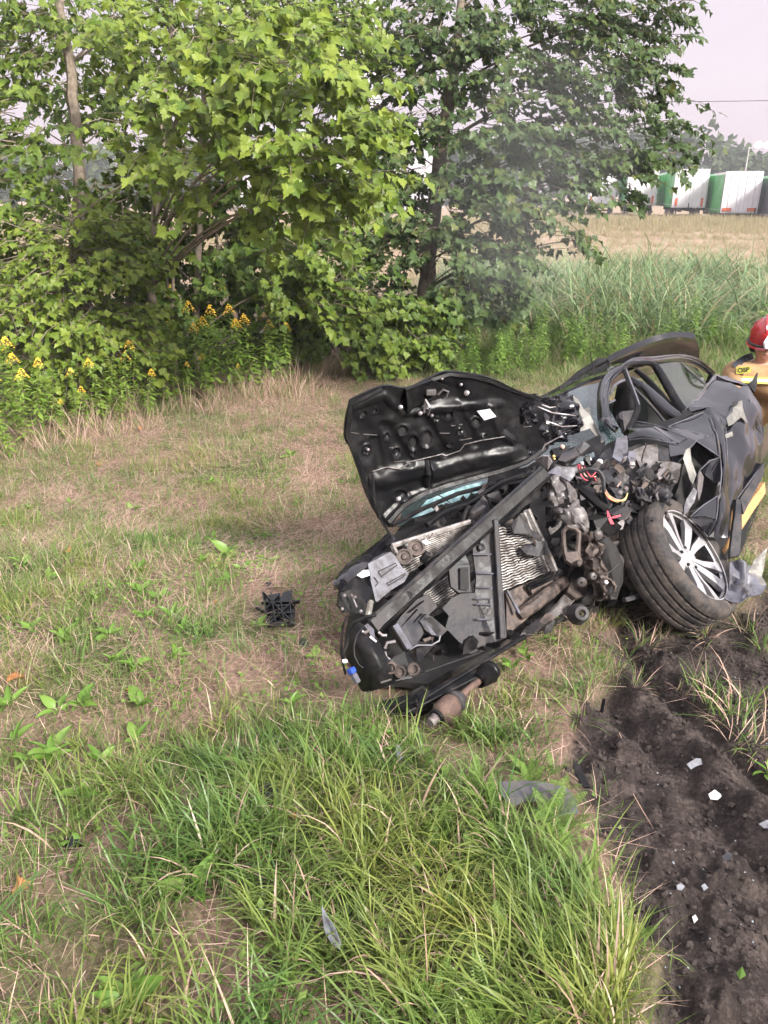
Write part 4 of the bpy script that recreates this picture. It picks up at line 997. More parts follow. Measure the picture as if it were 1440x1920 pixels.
CAR = thing('crashed_car', 'badly smashed black car in the grass, bonnet up and front wheel torn', 'car', P(1000, 1130, 3.7))
def cat_rom(p, t):
    """Catmull-Rom through list p at t in [0,1]"""
    n = len(p) - 1; f = min(t * n, n - 1e-6); i = int(f); u = f - i
    a = p[max(i - 1, 0)]; b_ = p[i]; c = p[i + 1]; d = p[min(i + 2, n)]
    return b_ + (c - a) * (.5 * u) + (a * 2 - b_ * 5 + c * 4 - d) * (.5 * u * u) + (b_ * 3 - a - c * 3 + d) * (.5 * u ** 3)
def lin(p, t):
    n = len(p) - 1; f = min(t * n, n - 1e-6); i = int(f); return p[i].lerp(p[i + 1], f - i)
def patch(rows, nu, nv, thick=.004, crumple=0.0, cs=9.0, seed=1, sharp=False, m=0, mb=None, disp=None, fold=False):
    """panel through a grid of points (rows bottom->top), with thickness and creases"""
    mb = mb or MB(); f_ = lin if sharp else cat_rom
    G = []
    for j in range(nv + 1):
        G.append([None] * (nu + 1))
    cols = [[f_(r_, i / nu) for r_ in rows] for i in range(nu + 1)]
    for i in range(nu + 1):
        for j in range(nv + 1): G[j][i] = f_(cols[i], j / nv)
    N = [[None] * (nu + 1) for _ in range(nv + 1)]
    for j in range(nv + 1):
        for i in range(nu + 1):
            a = G[j][min(i + 1, nu)] - G[j][max(i - 1, 0)]; b_ = G[min(j + 1, nv)][i] - G[max(j - 1, 0)][i]
            n_ = a.cross(b_); n_ = n_.normalized() if n_.length > 1e-12 else Vector((0, -1, 0))
            if n_.dot(Vector((0, 0, CAMZ)) - G[j][i]) < 0: n_ = -n_
            N[j][i] = n_
    if crumple:
        for j in range(nv + 1):
            for i in range(nu + 1):
                if fold:
                    G[j][i] = G[j][i] + N[j][i] * crumple * foldf(G[j][i]); continue
                q = G[j][i] * cs
                h_ = abs(float(vnoise(q.x + .7 * q.z, q.y - .5 * q.z + q.x * .3, seed)) - .5) * 2 + .5 * abs(float(vnoise(q.x * 2.3 + q.z, q.z * 2.1 + q.y, seed + 3)) - .5) * 2
                G[j][i] = G[j][i] + N[j][i] * crumple * (h_ - .7)
    if disp is not None:
        fl = np.array([tuple(p) for r_ in G for p in r_]); qx, qy, _ = proj(fl[:, 0], fl[:, 1], fl[:, 2]); dd = disp(qx, qy).reshape(nv + 1, nu + 1)
        for j in range(nv + 1):
            for i in range(nu + 1): G[j][i] = G[j][i] + N[j][i] * float(dd[j, i])
    w_ = nu + 1; vs = [p for r_ in G for p in r_]; k = len(vs)
    vs += [G[j][i] - N[j][i] * thick for j in range(nv + 1) for i in range(nu + 1)]
    fs = []
    for j in range(nv):
        for i in range(nu):
            a = j * w_ + i; fs.append((a, a + 1, a + w_ + 1, a + w_)); fs.append((k + a, k + a + w_, k + a + w_ + 1, k + a + 1))
    for i in range(nu):
        fs.append((i, k + i, k + i + 1, i + 1)); a = nv * w_ + i; fs.append((a, a + 1, k + a + 1, k + a))
    for j in range(nv):
        a = j * w_; fs.append((a, a + w_, k + a + w_, k + a)); a = j * w_ + nu; fs.append((a, k + a, k + a + w_, a + w_))
    mb.add(vs, fs, m); mb.grid = G; mb.nrm = N
    return mb
def part(mb, name, m, smooth=True, parent=None, label=None, angle=35):
    o = mb.build(name, m, parent or CAR, smooth, angle=angle)
    if label: o['label'] = label
    return o
def poly(name, pts, thick, m, parent=None, crumple=0.0, cuts=0, label=None, smooth=False):
    fo = m is M_PAINT
    return part(MB().plate(pts, thick, 0, None, crumple, cuts, fo), name, m, smooth or fo, parent, label, 12 if fo else 35)

# ---- bonnet (its underside faces the camera)
hr = [
 [(350, 905, 4.02), (420, 812, 4.06), (520, 748, 4.10), (640, 705, 4.14), (780, 668, 4.18), (910, 632, 4.22), (1030, 588, 4.27), (1140, 515, 4.33)],
 [(290, 850, 3.97), (400, 740, 4.02), (510, 680, 4.05), (640, 635, 4.09), (780, 600, 4.13), (910, 565, 4.18), (1030, 520, 4.25), (1150, 450, 4.33)],
 [(222, 720, 3.90), (350, 620, 3.94), (480, 565, 3.98), (620, 530, 4.02), (770, 490, 4.06), (900, 460, 4.12), (1030, 430, 4.20), (1165, 370, 4.32)],
 [(165, 540, 3.82), (300, 480, 3.86), (440, 440, 3.89), (600, 410, 3.93), (760, 370, 3.98), (890, 350, 4.05), (1020, 340, 4.15), (1180, 300, 4.30)],
 [(122, 440, 3.76), (260, 370, 3.79), (400, 330, 3.82), (580, 290, 3.86), (750, 260, 3.91), (880, 250, 4.00), (1000, 275, 4.12), (1120, 262, 4.28)],
 [(148, 268, 3.69), (310, 195, 3.70), (440, 206, 3.74), (560, 150, 3.76), (650, 124, 3.78), (850, 158, 3.90), (985, 215, 4.06), (1085, 248, 4.22)]]
rows = [[Hh(*p) for p in r_] for r_ in hr]
def seg_d(x, y, pts):
    """distance of points to a polyline"""
    best = np.full(x.shape, 1e9)
    for (x0, y0), (x1, y1) in zip(pts[:-1], pts[1:]):
        vx, vy = x1 - x0, y1 - y0; t = np.clip(((x - x0) * vx + (y - y0) * vy) / (vx * vx + vy * vy + 1e-9), 0, 1)
        best = np.minimum(best, np.hypot(x - x0 - t * vx, y - y0 - t * vy))
    return best
HOLES = [(413, 418, 26, 24), (465, 478, 24, 36), (532, 462, 32, 40), (335, 452, 13, 18), (215, 340, 17, 15), (270, 322, 14, 12), (640, 345, 22, 20), (575, 365, 10, 10), (465, 536, 12, 10), (780, 378, 22, 22), (232, 512, 17, 20), (650, 492, 14, 9), (700, 425, 12, 14), (400, 742, 34, 26), (820, 448, 14, 10), (380, 530, 22, 26)]
def hood_press(px, py):
    """pressed ribs, channels and dimples of the bonnet's inner skin (metres)"""
    x = (px - 600) * 2.667; y = (py - 650) * 2.667; h = np.zeros(x.shape)
    def ridge(pts, w_, a): return a * np.exp(-(seg_d(x, y, pts) / w_) ** 4)
    for pts in ([(325, 390), (380, 470), (445, 575)], [(525, 355), (570, 440), (622, 525)], [(690, 325), (730, 400), (775, 485)], [(275, 470), (295, 540), (305, 605)]): h -= ridge(pts, 24, .013)
    for pts in ([(165, 300), (320, 245), (420, 330), (700, 300), (900, 285)], [(150, 500), (215, 690), (290, 830)], [(850, 300), (900, 430), (960, 470)], [(330, 860), (430, 760), (620, 690), (900, 610), (1040, 560)]): h += ridge(pts, 20, .012)
    h += ridge([(300, 665), (420, 632), (530, 612)], 44, .020); h += ridge([(560, 632), (700, 590), (860, 560), (1000, 535)], 38, .020)
    h -= ridge([(535, 570), (545, 700)], 9, .016)
    h -= ridge([(450, 270), (560, 225), (680, 235)], 46, .022)
    for (cx, cy, rx, ry) in HOLES:
        q_ = np.hypot((x - cx) / rx, (y - cy) / ry); h += .006 * np.exp(-((q_ - 1.15) / .25) ** 2) - .014 / (1 + np.exp((q_ - .85) * 12))
    h += .020 * np.exp(-(((x - 345) / 40) ** 2 + ((y - 362) / 26) ** 2)) + (fbm(x / 60, y / 60, 5) - .5) * .010
    return h
mbh = patch(rows, 150, 96, .014, .012, 5.0, 4, disp=hood_press)
HG = [p for r_ in mbh.grid for p in r_]; HN = [n_ for r_ in mbh.nrm for n_ in r_]
hx = np.array([tuple(p) for p in HG]); hpx, hpy, hpd = proj(hx[:, 0], hx[:, 1], hx[:, 2])
def HS(x, y, off=.008):
    """point on the bonnet underside under a photo spot, lifted off it"""
    px, py = 600 + x / 2.667, 650 + y / 2.667
    w_ = (hpx - px) ** 2 + (hpy - py) ** 2; k = np.argpartition(w_, 4)[:4]; wt = 1 / (w_[k] + 1)
    return P(px, py, float((hpd[k] * wt).sum() / wt.sum()) - off)
hood = part(mbh, 'bonnet', M_SATIN, True, angle=28, label='raised bonnet, black ribbed underside facing the viewer')
def hstrip(name, pts, wd, ht, m=M_SATIN, n=3):
    """raised pressed strip with bevelled flanks along photo points on the bonnet"""
    mb = MB(); c = [HS(x, y, 0) for x, y in pts]; vs = []
    for i, p in enumerate(c):
        t = (c[min(i + 1, len(c) - 1)] - c[max(i - 1, 0)]).normalized(); v_ = (Vector((0, 0, CAMZ)) - p).normalized(); s_ = t.cross(v_).normalized()
        vs += [p - s_ * wd / 2 - v_ * .004, p - s_ * wd * .33 + v_ * ht, p + s_ * wd * .33 + v_ * ht, p + s_ * wd / 2 - v_ * .004]
    fs = [(4 * i + j, 4 * i + j + 1, 4 * i + j + 5, 4 * i + j + 4) for i in range(len(c) - 1) for j in range(3)] + [(0, 1, 2, 3), tuple(4 * (len(c) - 1) + j for j in (3, 2, 1, 0))]
    mb.add(vs, fs); return part(mb, name, m, True, hood, angle=25)
hstrip('edge_flange', [(345, 880), (420, 795), (520, 735), (640, 694), (780, 656), (910, 620), (1030, 578), (1130, 508)], .03, .016, M_PLASTIC)
hstrip('edge_flange', [(330, 880), (270, 800), (225, 690), (175, 545), (135, 440), (155, 290), (310, 210)], .026, .014, M_SATIN)
hstrip('edge_flange', [(440, 222), (560, 165), (650, 138), (760, 150), (850, 172), (985, 228), (1080, 258)], .024, .014, M_SATIN)
for (x, y, rx, ry) in HOLES[:12]:
    n = 16; poly('hole', [HS(x + rx * .62 * math.cos(2 * math.pi * j / n), y + ry * .62 * math.sin(2 * math.pi * j / n), .0015) for j in range(n)], .002, M_DARKHOLE, hood)  # dark discs paint the shade inside the pressed holes
for a, b_ in [((152, 428), (195, 436)), ((216, 438), (285, 442)), ((655, 396), (712, 388)), ((597, 432), (648, 433)), ((697, 468), (757, 458)), ((345, 505), (392, 500)), ((372, 575), (420, 570)), ((1020, 402), (1060, 396))]:
    part(MB().bar(HS(*a, .004), HS(*b_, .004), .005, .004), 'slot_lip', M_DULL, False, hood)
part(MB().tube([HS(x, y, .016) for x, y in [(262, 625), (330, 603), (402, 612), (452, 575), (560, 550), (612, 537), (630, 545), (700, 520), (722, 490), (800, 470), (925, 450)]], .0035, 5), 'washer_hose', M_DULL, True, hood)
part(MB().tube([HS(262, 640, .03), HS(270, 760, .04), Hh(300, 860, 3.9), Hh(350, 940, 3.72)], .006, 6), 'prop_rod', M_PLASTIC, True, hood)
part(MB().tube([HS(535, 570, .02), HS(545, 640, .03), HS(540, 700, .025)], .011, 6), 'clip_strap', M_PLASTIC, True, hood)
mb = MB().plate([HS(430, 215, .02), HS(560, 168, .03), HS(640, 200, .03), HS(645, 235, .02), HS(560, 270, .03), HS(470, 300, .02), HS(440, 345, .02), HS(445, 270, .02)], .02, 0, None, .006, 1)
lt = part(mb, 'latch_bracket', M_PLASTIC, False, hood)
part(MB().tube([HS(520, 330, .02), HS(530, 265, .05), HS(552, 300, .055), HS(540, 340, .03)], .006, 6), 'latch_hook', M_STEEL, True, hood)
part(MB().tube([HS(590, 240, .03), HS(615, 215, .045), HS(642, 225, .04), HS(632, 250, .03)], .0055, 6), 'latch_hook', M_STEEL, True, hood)
part(MB().box(HS(555, 228, .05), .05, .03, .03, None, 0, .004), 'latch_body', M_DULL, False, lt)
for x, y, r_ in [(403, 303, 11), (733, 232, 13), (502, 333, 10), (392, 762, 12), (560, 345, 8), (705, 190, 8), (240, 515, 8), (610, 160, 7)]:
    c = HS(x, y, .012); ax = (Vector((0, 0, CAMZ)) - c).normalized()
    M = Matrix.Translation(c) @ ax.to_track_quat('Z', 'Y').to_matrix().to_4x4(); rr = r_ / 2.667 / 1440 * 4.2
    part(MB().lathe([(rr, -.006), (rr, .004), (rr * .6, .007), (.0005, .008)], M, 10), 'rubber_stop', M_STEEL, True, hood)
poly('sticker', [HS(785, 322, .014), HS(850, 311, .014), HS(883, 350, .014), HS(822, 369, .014)], .0012, M_LABEL, hood, label='small pale label on the bonnet underside')
# crumpled corner of the bonnet towards the windscreen
cr_rows = [[(1030, 590, 4.25), (1120, 520, 4.30), (1180, 490, 4.36), (1300, 428, 4.44)], [(1035, 480, 4.24), (1110, 440, 4.28), (1200, 430, 4.34), (1312, 380, 4.42)],
           [(1020, 380, 4.14), (1100, 350, 4.22), (1190, 330, 4.32), (1305, 320, 4.42)], [(1040, 300, 4.10), (1120, 260, 4.22), (1200, 238, 4.34), (1262, 240, 4.44)]]
part(patch([[Hh(*p) for p in r_] for r_ in cr_rows], 30, 30, .01, .055, 13, 9), 'crumpled_bonnet_corner', M_PAINT, True, hood, angle=18, label='glossy crumpled corner of the bonnet')
poly('torn_paint_strip', [Hh(1262, 240, 4.46), Hh(1290, 262, 4.47), Hh(1318, 315, 4.45), Hh(1345, 300, 4.44), Hh(1352, 345, 4.44), Hh(1392, 425, 4.43), Hh(1432, 492, 4.42), Hh(1408, 480, 4.41), Hh(1350, 408, 4.41), Hh(1318, 420, 4.40), Hh(1300, 425, 4.40), Hh(1312, 360, 4.42), Hh(1280, 300, 4.44)], .004, M_PRIMER, hood, .012, 1)
for pts in ([(1110, 520), (1125, 490), (1200, 450)], [(1090, 300), (1160, 330), (1280, 345)], [(1130, 370), (1210, 400), (1285, 395)], [(960, 300), (985, 350), (1000, 365)], [(1110, 290), (1150, 305), (1180, 300)]):
    part(MB().tube([Hh(x, y, 4.20) for x, y in pts], [.003, .005, .002], 5), 'bent_edge', M_STEEL, True, hood)

# ---- crushed front: carrier beam, radiators, ducts, bumper corner
bm0, bm1 = fr('A', 405, 950, -.03), fr('B', 800, 130, -.02)
cb = part(MB().bar(bm0, bm1, .066, .05, (P(720, 900, 1.5) - Vector((0, 0, CAMZ))), 0, .008), 'carrier_beam', M_PLASTIC, True, label='long black carrier beam crossing the smashed front')
up = (bm1 - bm0).cross(Vector((0, 0, CAMZ)) - bm0).normalized() * -1
vw = (Vector((0, 0, CAMZ)) - (bm0 + bm1) / 2).normalized()
if up.z < 0: up = -up
part(MB().bar(bm0 + up * .03 + vw * .03, bm1 + up * .03 + vw * .03, .010, .014), 'beam_lip', M_GREYP, False, cb)
part(MB().bar(bm0 - up * .028 + vw * .028, bm1 - up * .028 + vw * .028, .008, .010), 'beam_lip', M_PLASTIC, False, cb)
c = bm0.lerp(bm1, .18) + vw * .03; M = Matrix.Translation(c) @ vw.to_track_quat('Z', 'Y').to_matrix().to_4x4()
part(MB().lathe([(.014, 0), (.019, .003), (.019, -.004), (.014, -.004)], M, 14, close=True), 'bolt_hole', M_GREYP, True, cb)
part(MB().lathe([(.0005, -.001), (.0135, -.001)], M, 14), 'bolt_hole_shadow', M_DARKHOLE, False, cb)
poly('beam_end', [fr('A', 370, 905, -.06), fr('A', 640, 650, -.055), fr('A', 690, 730, -.06), fr('A', 560, 850, -.06), fr('A', 440, 1000, -.07)], .03, M_GREYP, cb)
part(patch([[fr('B', 370, 600, -.01), fr('B', 500, 545, .0), fr('B', 640, 420, .0), fr('B', 760, 345, .02)], [fr('B', 375, 480, -.02), fr('B', 480, 400, -.02), fr('B', 640, 265, -.01), fr('B', 780, 150, .0)]], 14, 5, .02, .012, 14, 5), 'beam_face', M_PLASTIC, True, cb)

def radiator(name, quad, n, wav, thick, m, side=None):
    """core with a stack of thin horizontal tubes between two edges; quad: bl, br, tr, tl"""
    bl, br_, tr_, tl = quad; mb = MB()
    for i in range(n + 1):
        t = i / n; a = bl.lerp(tl, t); b_ = br_.lerp(tr_, t); vs = []
        nn = (br_ - bl).cross(tl - bl).normalized()
        if nn.dot(Vector((0, 0, CAMZ)) - a) < 0: nn = -nn
        upv = (tl - bl).normalized(); K = 14; h_ = (tl - bl).length / n * .42
        pts = [a.lerp(b_, s / K) + upv * wav * math.sin(s * 1.7 + i * .5) * (.4 + random.random()) + nn * wav * random.uniform(-1, 1) for s in range(K + 1)]
        vs = []
        for p in pts: vs += [p - upv * h_ / 2, p + upv * h_ / 2, p + upv * h_ / 2 - nn * thick, p - upv * h_ / 2 - nn * thick]
        fs = [(4 * s + j, 4 * s + (j + 1) % 4, 4 * s + 4 + (j + 1) % 4, 4 * s + 4 + j) for s in range(K) for j in range(4)]
        mb.add(vs, fs)
    o = part(mb, name, m, False); o['kind'] = 'stuff'
    back = [p - nn * (thick + .002) for p in quad]
    poly('core_gap_shade', back, .012, M_DARKHOLE, o)  # near-black sheet paints the shade between the tubes
    return o
r1 = radiator('condenser', [fr('A', 700, 470, .10), fr('A', 1080, 230, .10), fr('A', 1290, -5, .08), fr('A', 570, 225, .10)], 12, .0010, .012, M_ALU)
part(MB().bar(fr('A', 565, 215, .07), fr('A', 1290, -12, .06), .016, .02, bev=.003), 'condenser_rail', M_ALUP, False, r1)
part(MB().bar(fr('A', 570, 210, .07), fr('A', 600, 285, .07), .014, .02), 'condenser_rail', M_ALUP, False, r1)
r2 = radiator('condenser', [fr('A', 940, 870, .10), fr('A', 1180, 740, .10), fr('A', 1110, 480, .09), fr('A', 860, 660, .09)], 11, .002, .012, M_ALUP)
r3 = radiator('radiator', [fr('B', 405, 1215, .09), fr('B', 800, 1050, .10), fr('B', 640, 640, .10), fr('B', 368, 640, .09)], 22, .0028, .014, M_ALUP)
part(MB().bar(fr('B', 625, 470, .09), fr('B', 890, 1040, .09), .020, .035, bev=.004), 'side_tank', M_ALUP, False, r3)
part(MB().bar(fr('B', 590, 500, .10), fr('B', 815, 1045, .10), .012, .03, bev=.003), 'side_tank', M_ALUP, False, r3)
poly('rubber_flap', [fr('B', 570, 828, .05), fr('B', 690, 770, .03), fr('B', 805, 752, .03), fr('B', 850, 870, .05), fr('B', 740, 905, .02), fr('B', 625, 882, .02)], .006, M_GREYP, r3, .012, 1)
poly('rubber_flap', [fr('B', 485, 600, .05), fr('B', 560, 520, .04), fr('B', 660, 640, .04), fr('B', 735, 700, .05), fr('B', 735, 755, .05), fr('B', 640, 690, .03), fr('B', 510, 690, .03)], .006, M_GREYP, r3, .01, 1)
# horns
for (x, y, r_) in [(678, 318, .0125), (785, 232, .0135)]:
    c = fr('A', x, y, -.01); ax = (vw + Vector((.15, 0, .25))).normalized(); M = Matrix.Translation(c) @ ax.to_track_quat('Z', 'Y').to_matrix().to_4x4(); s_ = r_ * 2.75
    part(MB().lathe([(.0005, .012), (s_ * .3, .010), (s_ * .45, .004), (s_ * .75, .006), (s_ * .8, .012), (s_, .012), (s_ * 1.02, .0), (s_, -.02), (s_ * .3, -.03)], M, 24), 'horn', M_RUST, True)
part(MB().box(fr('A', 870, 320, -.03), .028, .03, .05, Matrix.Rotation(.6, 3, 'Y'), 0, .004), 'horn_plug', M_PLASTIC, False)
part(MB().tube([fr('A', 690, 215, -.0), fr('A', 705, 195, .0), fr('A', 720, 260, .0)], .006, 6), 'horn_bracket', M_PRIMER)
poly('broken_clip', [fr('A', 830, 175, -.01), fr('A', 875, 155, -.01), fr('A', 925, 185, -.01), fr('A', 880, 205, -.01)], .008, M_WHITEP, None, .008, 1)
# pale box left of the beam
bx = [(345, 380), (445, 325), (552, 268), (592, 302), (650, 400), (720, 472), (682, 545), (560, 622), (425, 732), (392, 640), (372, 520)]
o = poly('pale_box', [fr('A', x, y, -.02) for x, y in bx], .07, M_PALEP, None, .004, 1, 'pale grey plastic box beside the beam')
for rc in ([(440, 452), (600, 372), (610, 392), (470, 498), (442, 455)], [(520, 560), (690, 468), (668, 500), (535, 578), (520, 558)], [(400, 600), (440, 555), (400, 500)]):
    part(MB().tube([fr('A', x, y, -.023) for x, y in rc], .0022, 4), 'moulded_line', M_GREYP, False, o)
part(MB().bar(fr('A', 372, 520, -.025), fr('A', 420, 720, -.025), .012, .012), 'moulded_line', M_PALEP, False, o)
poly('broken_clip', [fr('A', 235, 480, -.03), fr('A', 280, 440, -.03), fr('A', 355, 435, -.03), fr('A', 365, 485, -.03), fr('A', 290, 510, -.03)], .02, M_WHITEP, None, .012, 1)
poly('broken_clip', [fr('A', 165, 500, -.02), fr('A', 230, 465, -.02), fr('A', 245, 530, -.02), fr('A', 190, 555, -.02)], .015, M_PALEP)
poly('broken_clip', [fr('A', 255, 605, -.02), fr('A', 305, 590, -.02), fr('A', 315, 625, -.02), fr('A', 270, 640, -.02)], .015, M_PRIMER)
part(MB().tube([fr('A', 340, 860, -.06), fr('A', 365, 720, -.05)], .0155, 10), 'cream_pipe', M_PRIMER)
# right-hand wing: edge, side and bracket
wg = [[(600, 150, 3.66), (480, 262, 3.42), (350, 395, 3.2), (150, 560, 3.06), (100, 640, 3.03)], [(560, 90, 3.70), (420, 210, 3.46), (230, 345, 3.2), (80, 500, 3.04), (42, 560, 3.0)], [(545, 130, 3.78), (400, 260, 3.56), (215, 400, 3.32), (75, 560, 3.14), (60, 620, 3.1)]]
part(patch([[Aa(*p) for p in r_] for r_ in wg], 20, 8, .008, .008, 8, 3), 'wing_edge', M_PAINT, True, label='black edge of the wing on the low side')
poly('wing_inner', [Aa(400, 320, 3.26), Aa(240, 440, 3.18), Aa(110, 560, 3.06), Aa(95, 660, 3.05), Aa(180, 660, 3.08), Aa(340, 740, 3.10), Aa(390, 640, 3.16), Aa(350, 400, 3.25)], .02, M_PLASTIC, None, .015, 2)
br1 = poly('headlamp_bracket', [Aa(90, 650, 3.02), Aa(180, 620, 3.03), Aa(300, 700, 3.05), Aa(335, 760, 3.06), Aa(320, 850, 3.06), Aa(175, 822, 3.02), Aa(130, 830, 3.0), Aa(70, 760, 3.0), Aa(80, 730, 3.0)], .02, M_PLASTIC, None, .008, 1)
for x, y in ((108, 795), (280, 815), (228, 685), (130, 670)):
    M = Matrix.Translation(Aa(x, y, 2.985)) @ vw.to_track_quat('Z', 'Y').to_matrix().to_4x4(); part(MB().lathe([(.006, -.004), (.006, .003), (.0005, .004)], M, 8), 'bolt', M_STEEL, True, br1)
part(MB().bar(Aa(190, 660, 2.995), Aa(240, 780, 2.995), .006, .004), 'bracket_seam', M_STEEL, False, br1)
# bumper corner
bc = [[(330, 1565, 2.97), (430, 1545, 2.92), (560, 1490, 2.90), (700, 1450, 2.93)], [(265, 1530, 2.97), (360, 1440, 2.88), (480, 1380, 2.86), (600, 1330, 2.90)], [(185, 1320, 2.97), (290, 1260, 2.88), (400, 1220, 2.85), (520, 1230, 2.88)],
      [(120, 1200, 3.0), (210, 1130, 2.91), (340, 1090, 2.88), (470, 1130, 2.90)], [(135, 1000, 3.02), (220, 980, 2.95), (320, 990, 2.92), (410, 1030, 2.93)], [(160, 850, 3.04), (230, 880, 2.98), (300, 930, 2.96), (345, 950, 2.95)]]
bcp = part(patch([[Aa(*p) for p in r_] for r_ in bc], 18, 24, .006, .006, 7, 6), 'bumper_corner', M_PLASTIC, True, label='rounded black bumper corner on the low side')
part(MB().tube([Aa(x, y, 2.9) for x, y in [(420, 850), (330, 870), (220, 920), (170, 1000), (150, 1120), (115, 1200), (120, 1250)]], .007, 6), 'hanging_cable', M_PLASTIC)
part(MB().tube([Aa(x, y, 2.88) for x, y in [(300, 960), (240, 1040), (215, 1140), (220, 1230), (260, 1310), (300, 1340)]], .0025, 5), 'hanging_cable', M_GREYP)
part(MB().tube([Aa(x, y, 2.98) for x, y in [(150, 860), (110, 960), (100, 1100), (95, 1200), (120, 1330), (135, 1400)]], .005, 5), 'hanging_cable', M_PLASTIC)
part(MB().bar(Aa(180, 1340, 2.9), Aa(205, 1390, 2.9), .026, .03, bev=.004), 'cable_plug', M_BLUE, False)
part(MB().bar(Aa(205, 1390, 2.9), Aa(250, 1480, 2.9), .022, .025, bev=.004), 'cable_plug', M_PALEP, False)
poly('broken_clip', [Aa(105, 1265, 2.93), Aa(150, 1262, 2.93), Aa(158, 1290, 2.93), Aa(115, 1295, 2.93)], .01, M_WHITEP)
for pts in ([(290, 1000), (320, 1015), (360, 985)], [(360, 1050), (420, 1100)], [(500, 1160), (520, 1110), (600, 1095)], [(500, 1190), (510, 1240), (545, 1265)], [(440, 1010), (480, 1040), (520, 1040)]):
    part(MB().tube([Aa(x, y, 2.9) for x, y in pts], .006, 6), 'bent_bracket', M_STEEL)
poly('lilac_clip', [Aa(310, 950, 2.9), Aa(340, 930, 2.9), Aa(400, 990, 2.9), Aa(410, 1090, 2.9), Aa(380, 1080, 2.9), Aa(360, 1020, 2.9)], .012, M_PALEP)
# fog lamp carrier with three round sockets
fg = poly('lower_carrier', [Aa(510, 1330, 2.9), Aa(560, 1260, 2.92), Aa(680, 1190, 2.96), Aa(790, 1300, 2.98), Aa(855, 1370, 2.98), Aa(760, 1430, 2.93), Aa(600, 1460, 2.9)], .03, M_PLASTIC, None, .006, 1)
for x, y in ((555, 1340), (640, 1375), (765, 1350)):
    M = Matrix.Translation(Aa(x, y, 2.885)) @ vw.to_track_quat('Z', 'Y').to_matrix().to_4x4()
    part(MB().lathe([(.0005, -.004), (.016, -.004), (.017, .006), (.022, .006), (.024, -.004)], M, 18), 'round_socket', M_RUST, True, fg)
part(MB().bar(Aa(460, 1475, 2.875), Aa(560, 1445, 2.875), .006, .004), 'scratch_edge', M_STEEL, False, fg)
# lower grey duct
dk = poly('air_duct', [fr('A', 582, 955, -.06), fr('A', 650, 860, -.05), fr('A', 800, 705, -.03), fr('A', 900, 655, -.02), fr('A', 985, 775, -.02), fr('A', 905, 850, -.04), fr('A', 820, 905, -.05), fr('A', 860, 1020, -.07), fr('A', 780, 1140, -.09), fr('A', 720, 1165, -.1)], .05, M_GREYP, None, .005, 1, 'grey plastic air duct below the beam')
poly('duct_face', [fr('A', 820, 905, -.06), fr('A', 885, 840, -.07), fr('A', 940, 870, -.07), fr('A', 1082, 990, -.05), fr('A', 1012, 1055, -.06), fr('A', 930, 1035, -.08), fr('A', 870, 985, -.08)], .03, M_GREYP, dk, .003, 1)
poly('duct_mouth_shade', [fr('A', 870, 880, -.075), fr('A', 930, 870, -.078), fr('A', 1020, 1000, -.07), fr('A', 980, 1025, -.07)], .004, M_DARKHOLE, dk)  # dark plate painted as the shade in the duct's mouth
poly('duct_inner', [fr('A', 818, 905, -.065), fr('A', 870, 905, -.08), fr('A', 980, 1040, -.075), fr('A', 930, 1035, -.085)], .01, M_PALEP, dk)
for a, b_ in (((650, 960), (800, 800)), ((690, 1000), (840, 840)), ((720, 830), (860, 720))): part(MB().bar(fr('A', *a, -.062), fr('A', *b_, -.045), .005, .004), 'moulded_line', M_PLASTIC, False, dk)
part(MB().bar(fr('A', 590, 945, -.07), fr('A', 725, 1160, -.11), .03, .012), 'duct_lip', M_PALEP, False, dk)
part(MB().tube([fr('A', x, y, -.1) for x, y in [(725, 1170), (800, 1130), (930, 1130), (1000, 1090), (1010, 1040)]], .004, 5), 'duct_wire', M_PALEP, True, dk)
poly('brown_tag', [fr('A', 850, 1075, -.1), fr('A', 925, 1050, -.1), fr('A', 935, 1075, -.1), fr('A', 870, 1100, -.1)], .004, M_RUST, dk)
# big upright air guide
gd = [(130, 792), (200, 790), (212, 725), (192, 645), (322, 622), (330, 525), (375, 450), (372, 620), (385, 900), (410, 1230), (440, 1650), (335, 1690), (250, 1705), (230, 1780), (100, 1800), (60, 1722), (5, 1690), (-120, 1560), (-90, 1450), (-150, 1380), (-70, 1290), (20, 1245), (150, 1240), (160, 1100), (140, 950)]
go_ = poly('air_guide', [fr('B', x, y, -.055 if x > 290 else -.03) for x, y in gd], .014, M_GREYP, None, .004, 2, 'tall dusty grey air guide standing before the radiators')
part(MB().bar(fr('B', 340, 560, -.07), fr('B', 400, 1660, -.08), .024, .03, bev=.004), 'guide_rail', M_GREYP, False, go_)
for a, b_ in (((160, 1050), (320, 1060)), ((160, 1185), (310, 1190)), ((165, 1340), (295, 1345)), ((170, 1480), (310, 1485)), ((160, 1290), (300, 1290)), ((300, 1290), (305, 1370)), ((130, 880), (300, 880))):
    part(MB().bar(fr('B', *a, -.062), fr('B', *b_, -.066), .005, .006), 'guide_rib', M_PALEP, False, go_)
wd = poly('guide_window', [fr('B', -95, 985, -.06), fr('B', 100, 975, -.06), fr('B', 110, 1225, -.07), fr('B', 0, 1235, -.07), fr('B', -70, 1180, -.06)], .02, M_GREYP, go_)
poly('window_hole_shade', [fr('B', 15, 1005, -.083), fr('B', 88, 1000, -.083), fr('B', 95, 1215, -.085), fr('B', 15, 1205, -.085)], .003, M_DARKHOLE, wd)  # opening is a dark plate, its shade painted on
poly('guide_tab', [fr('B', -220, 910, -.03), fr('B', -60, 905, -.04), fr('B', 60, 890, -.05), fr('B', 95, 970, -.06), fr('B', -60, 985, -.05), fr('B', -190, 960, -.04)], .012, M_GREYP, go_, .006, 1)
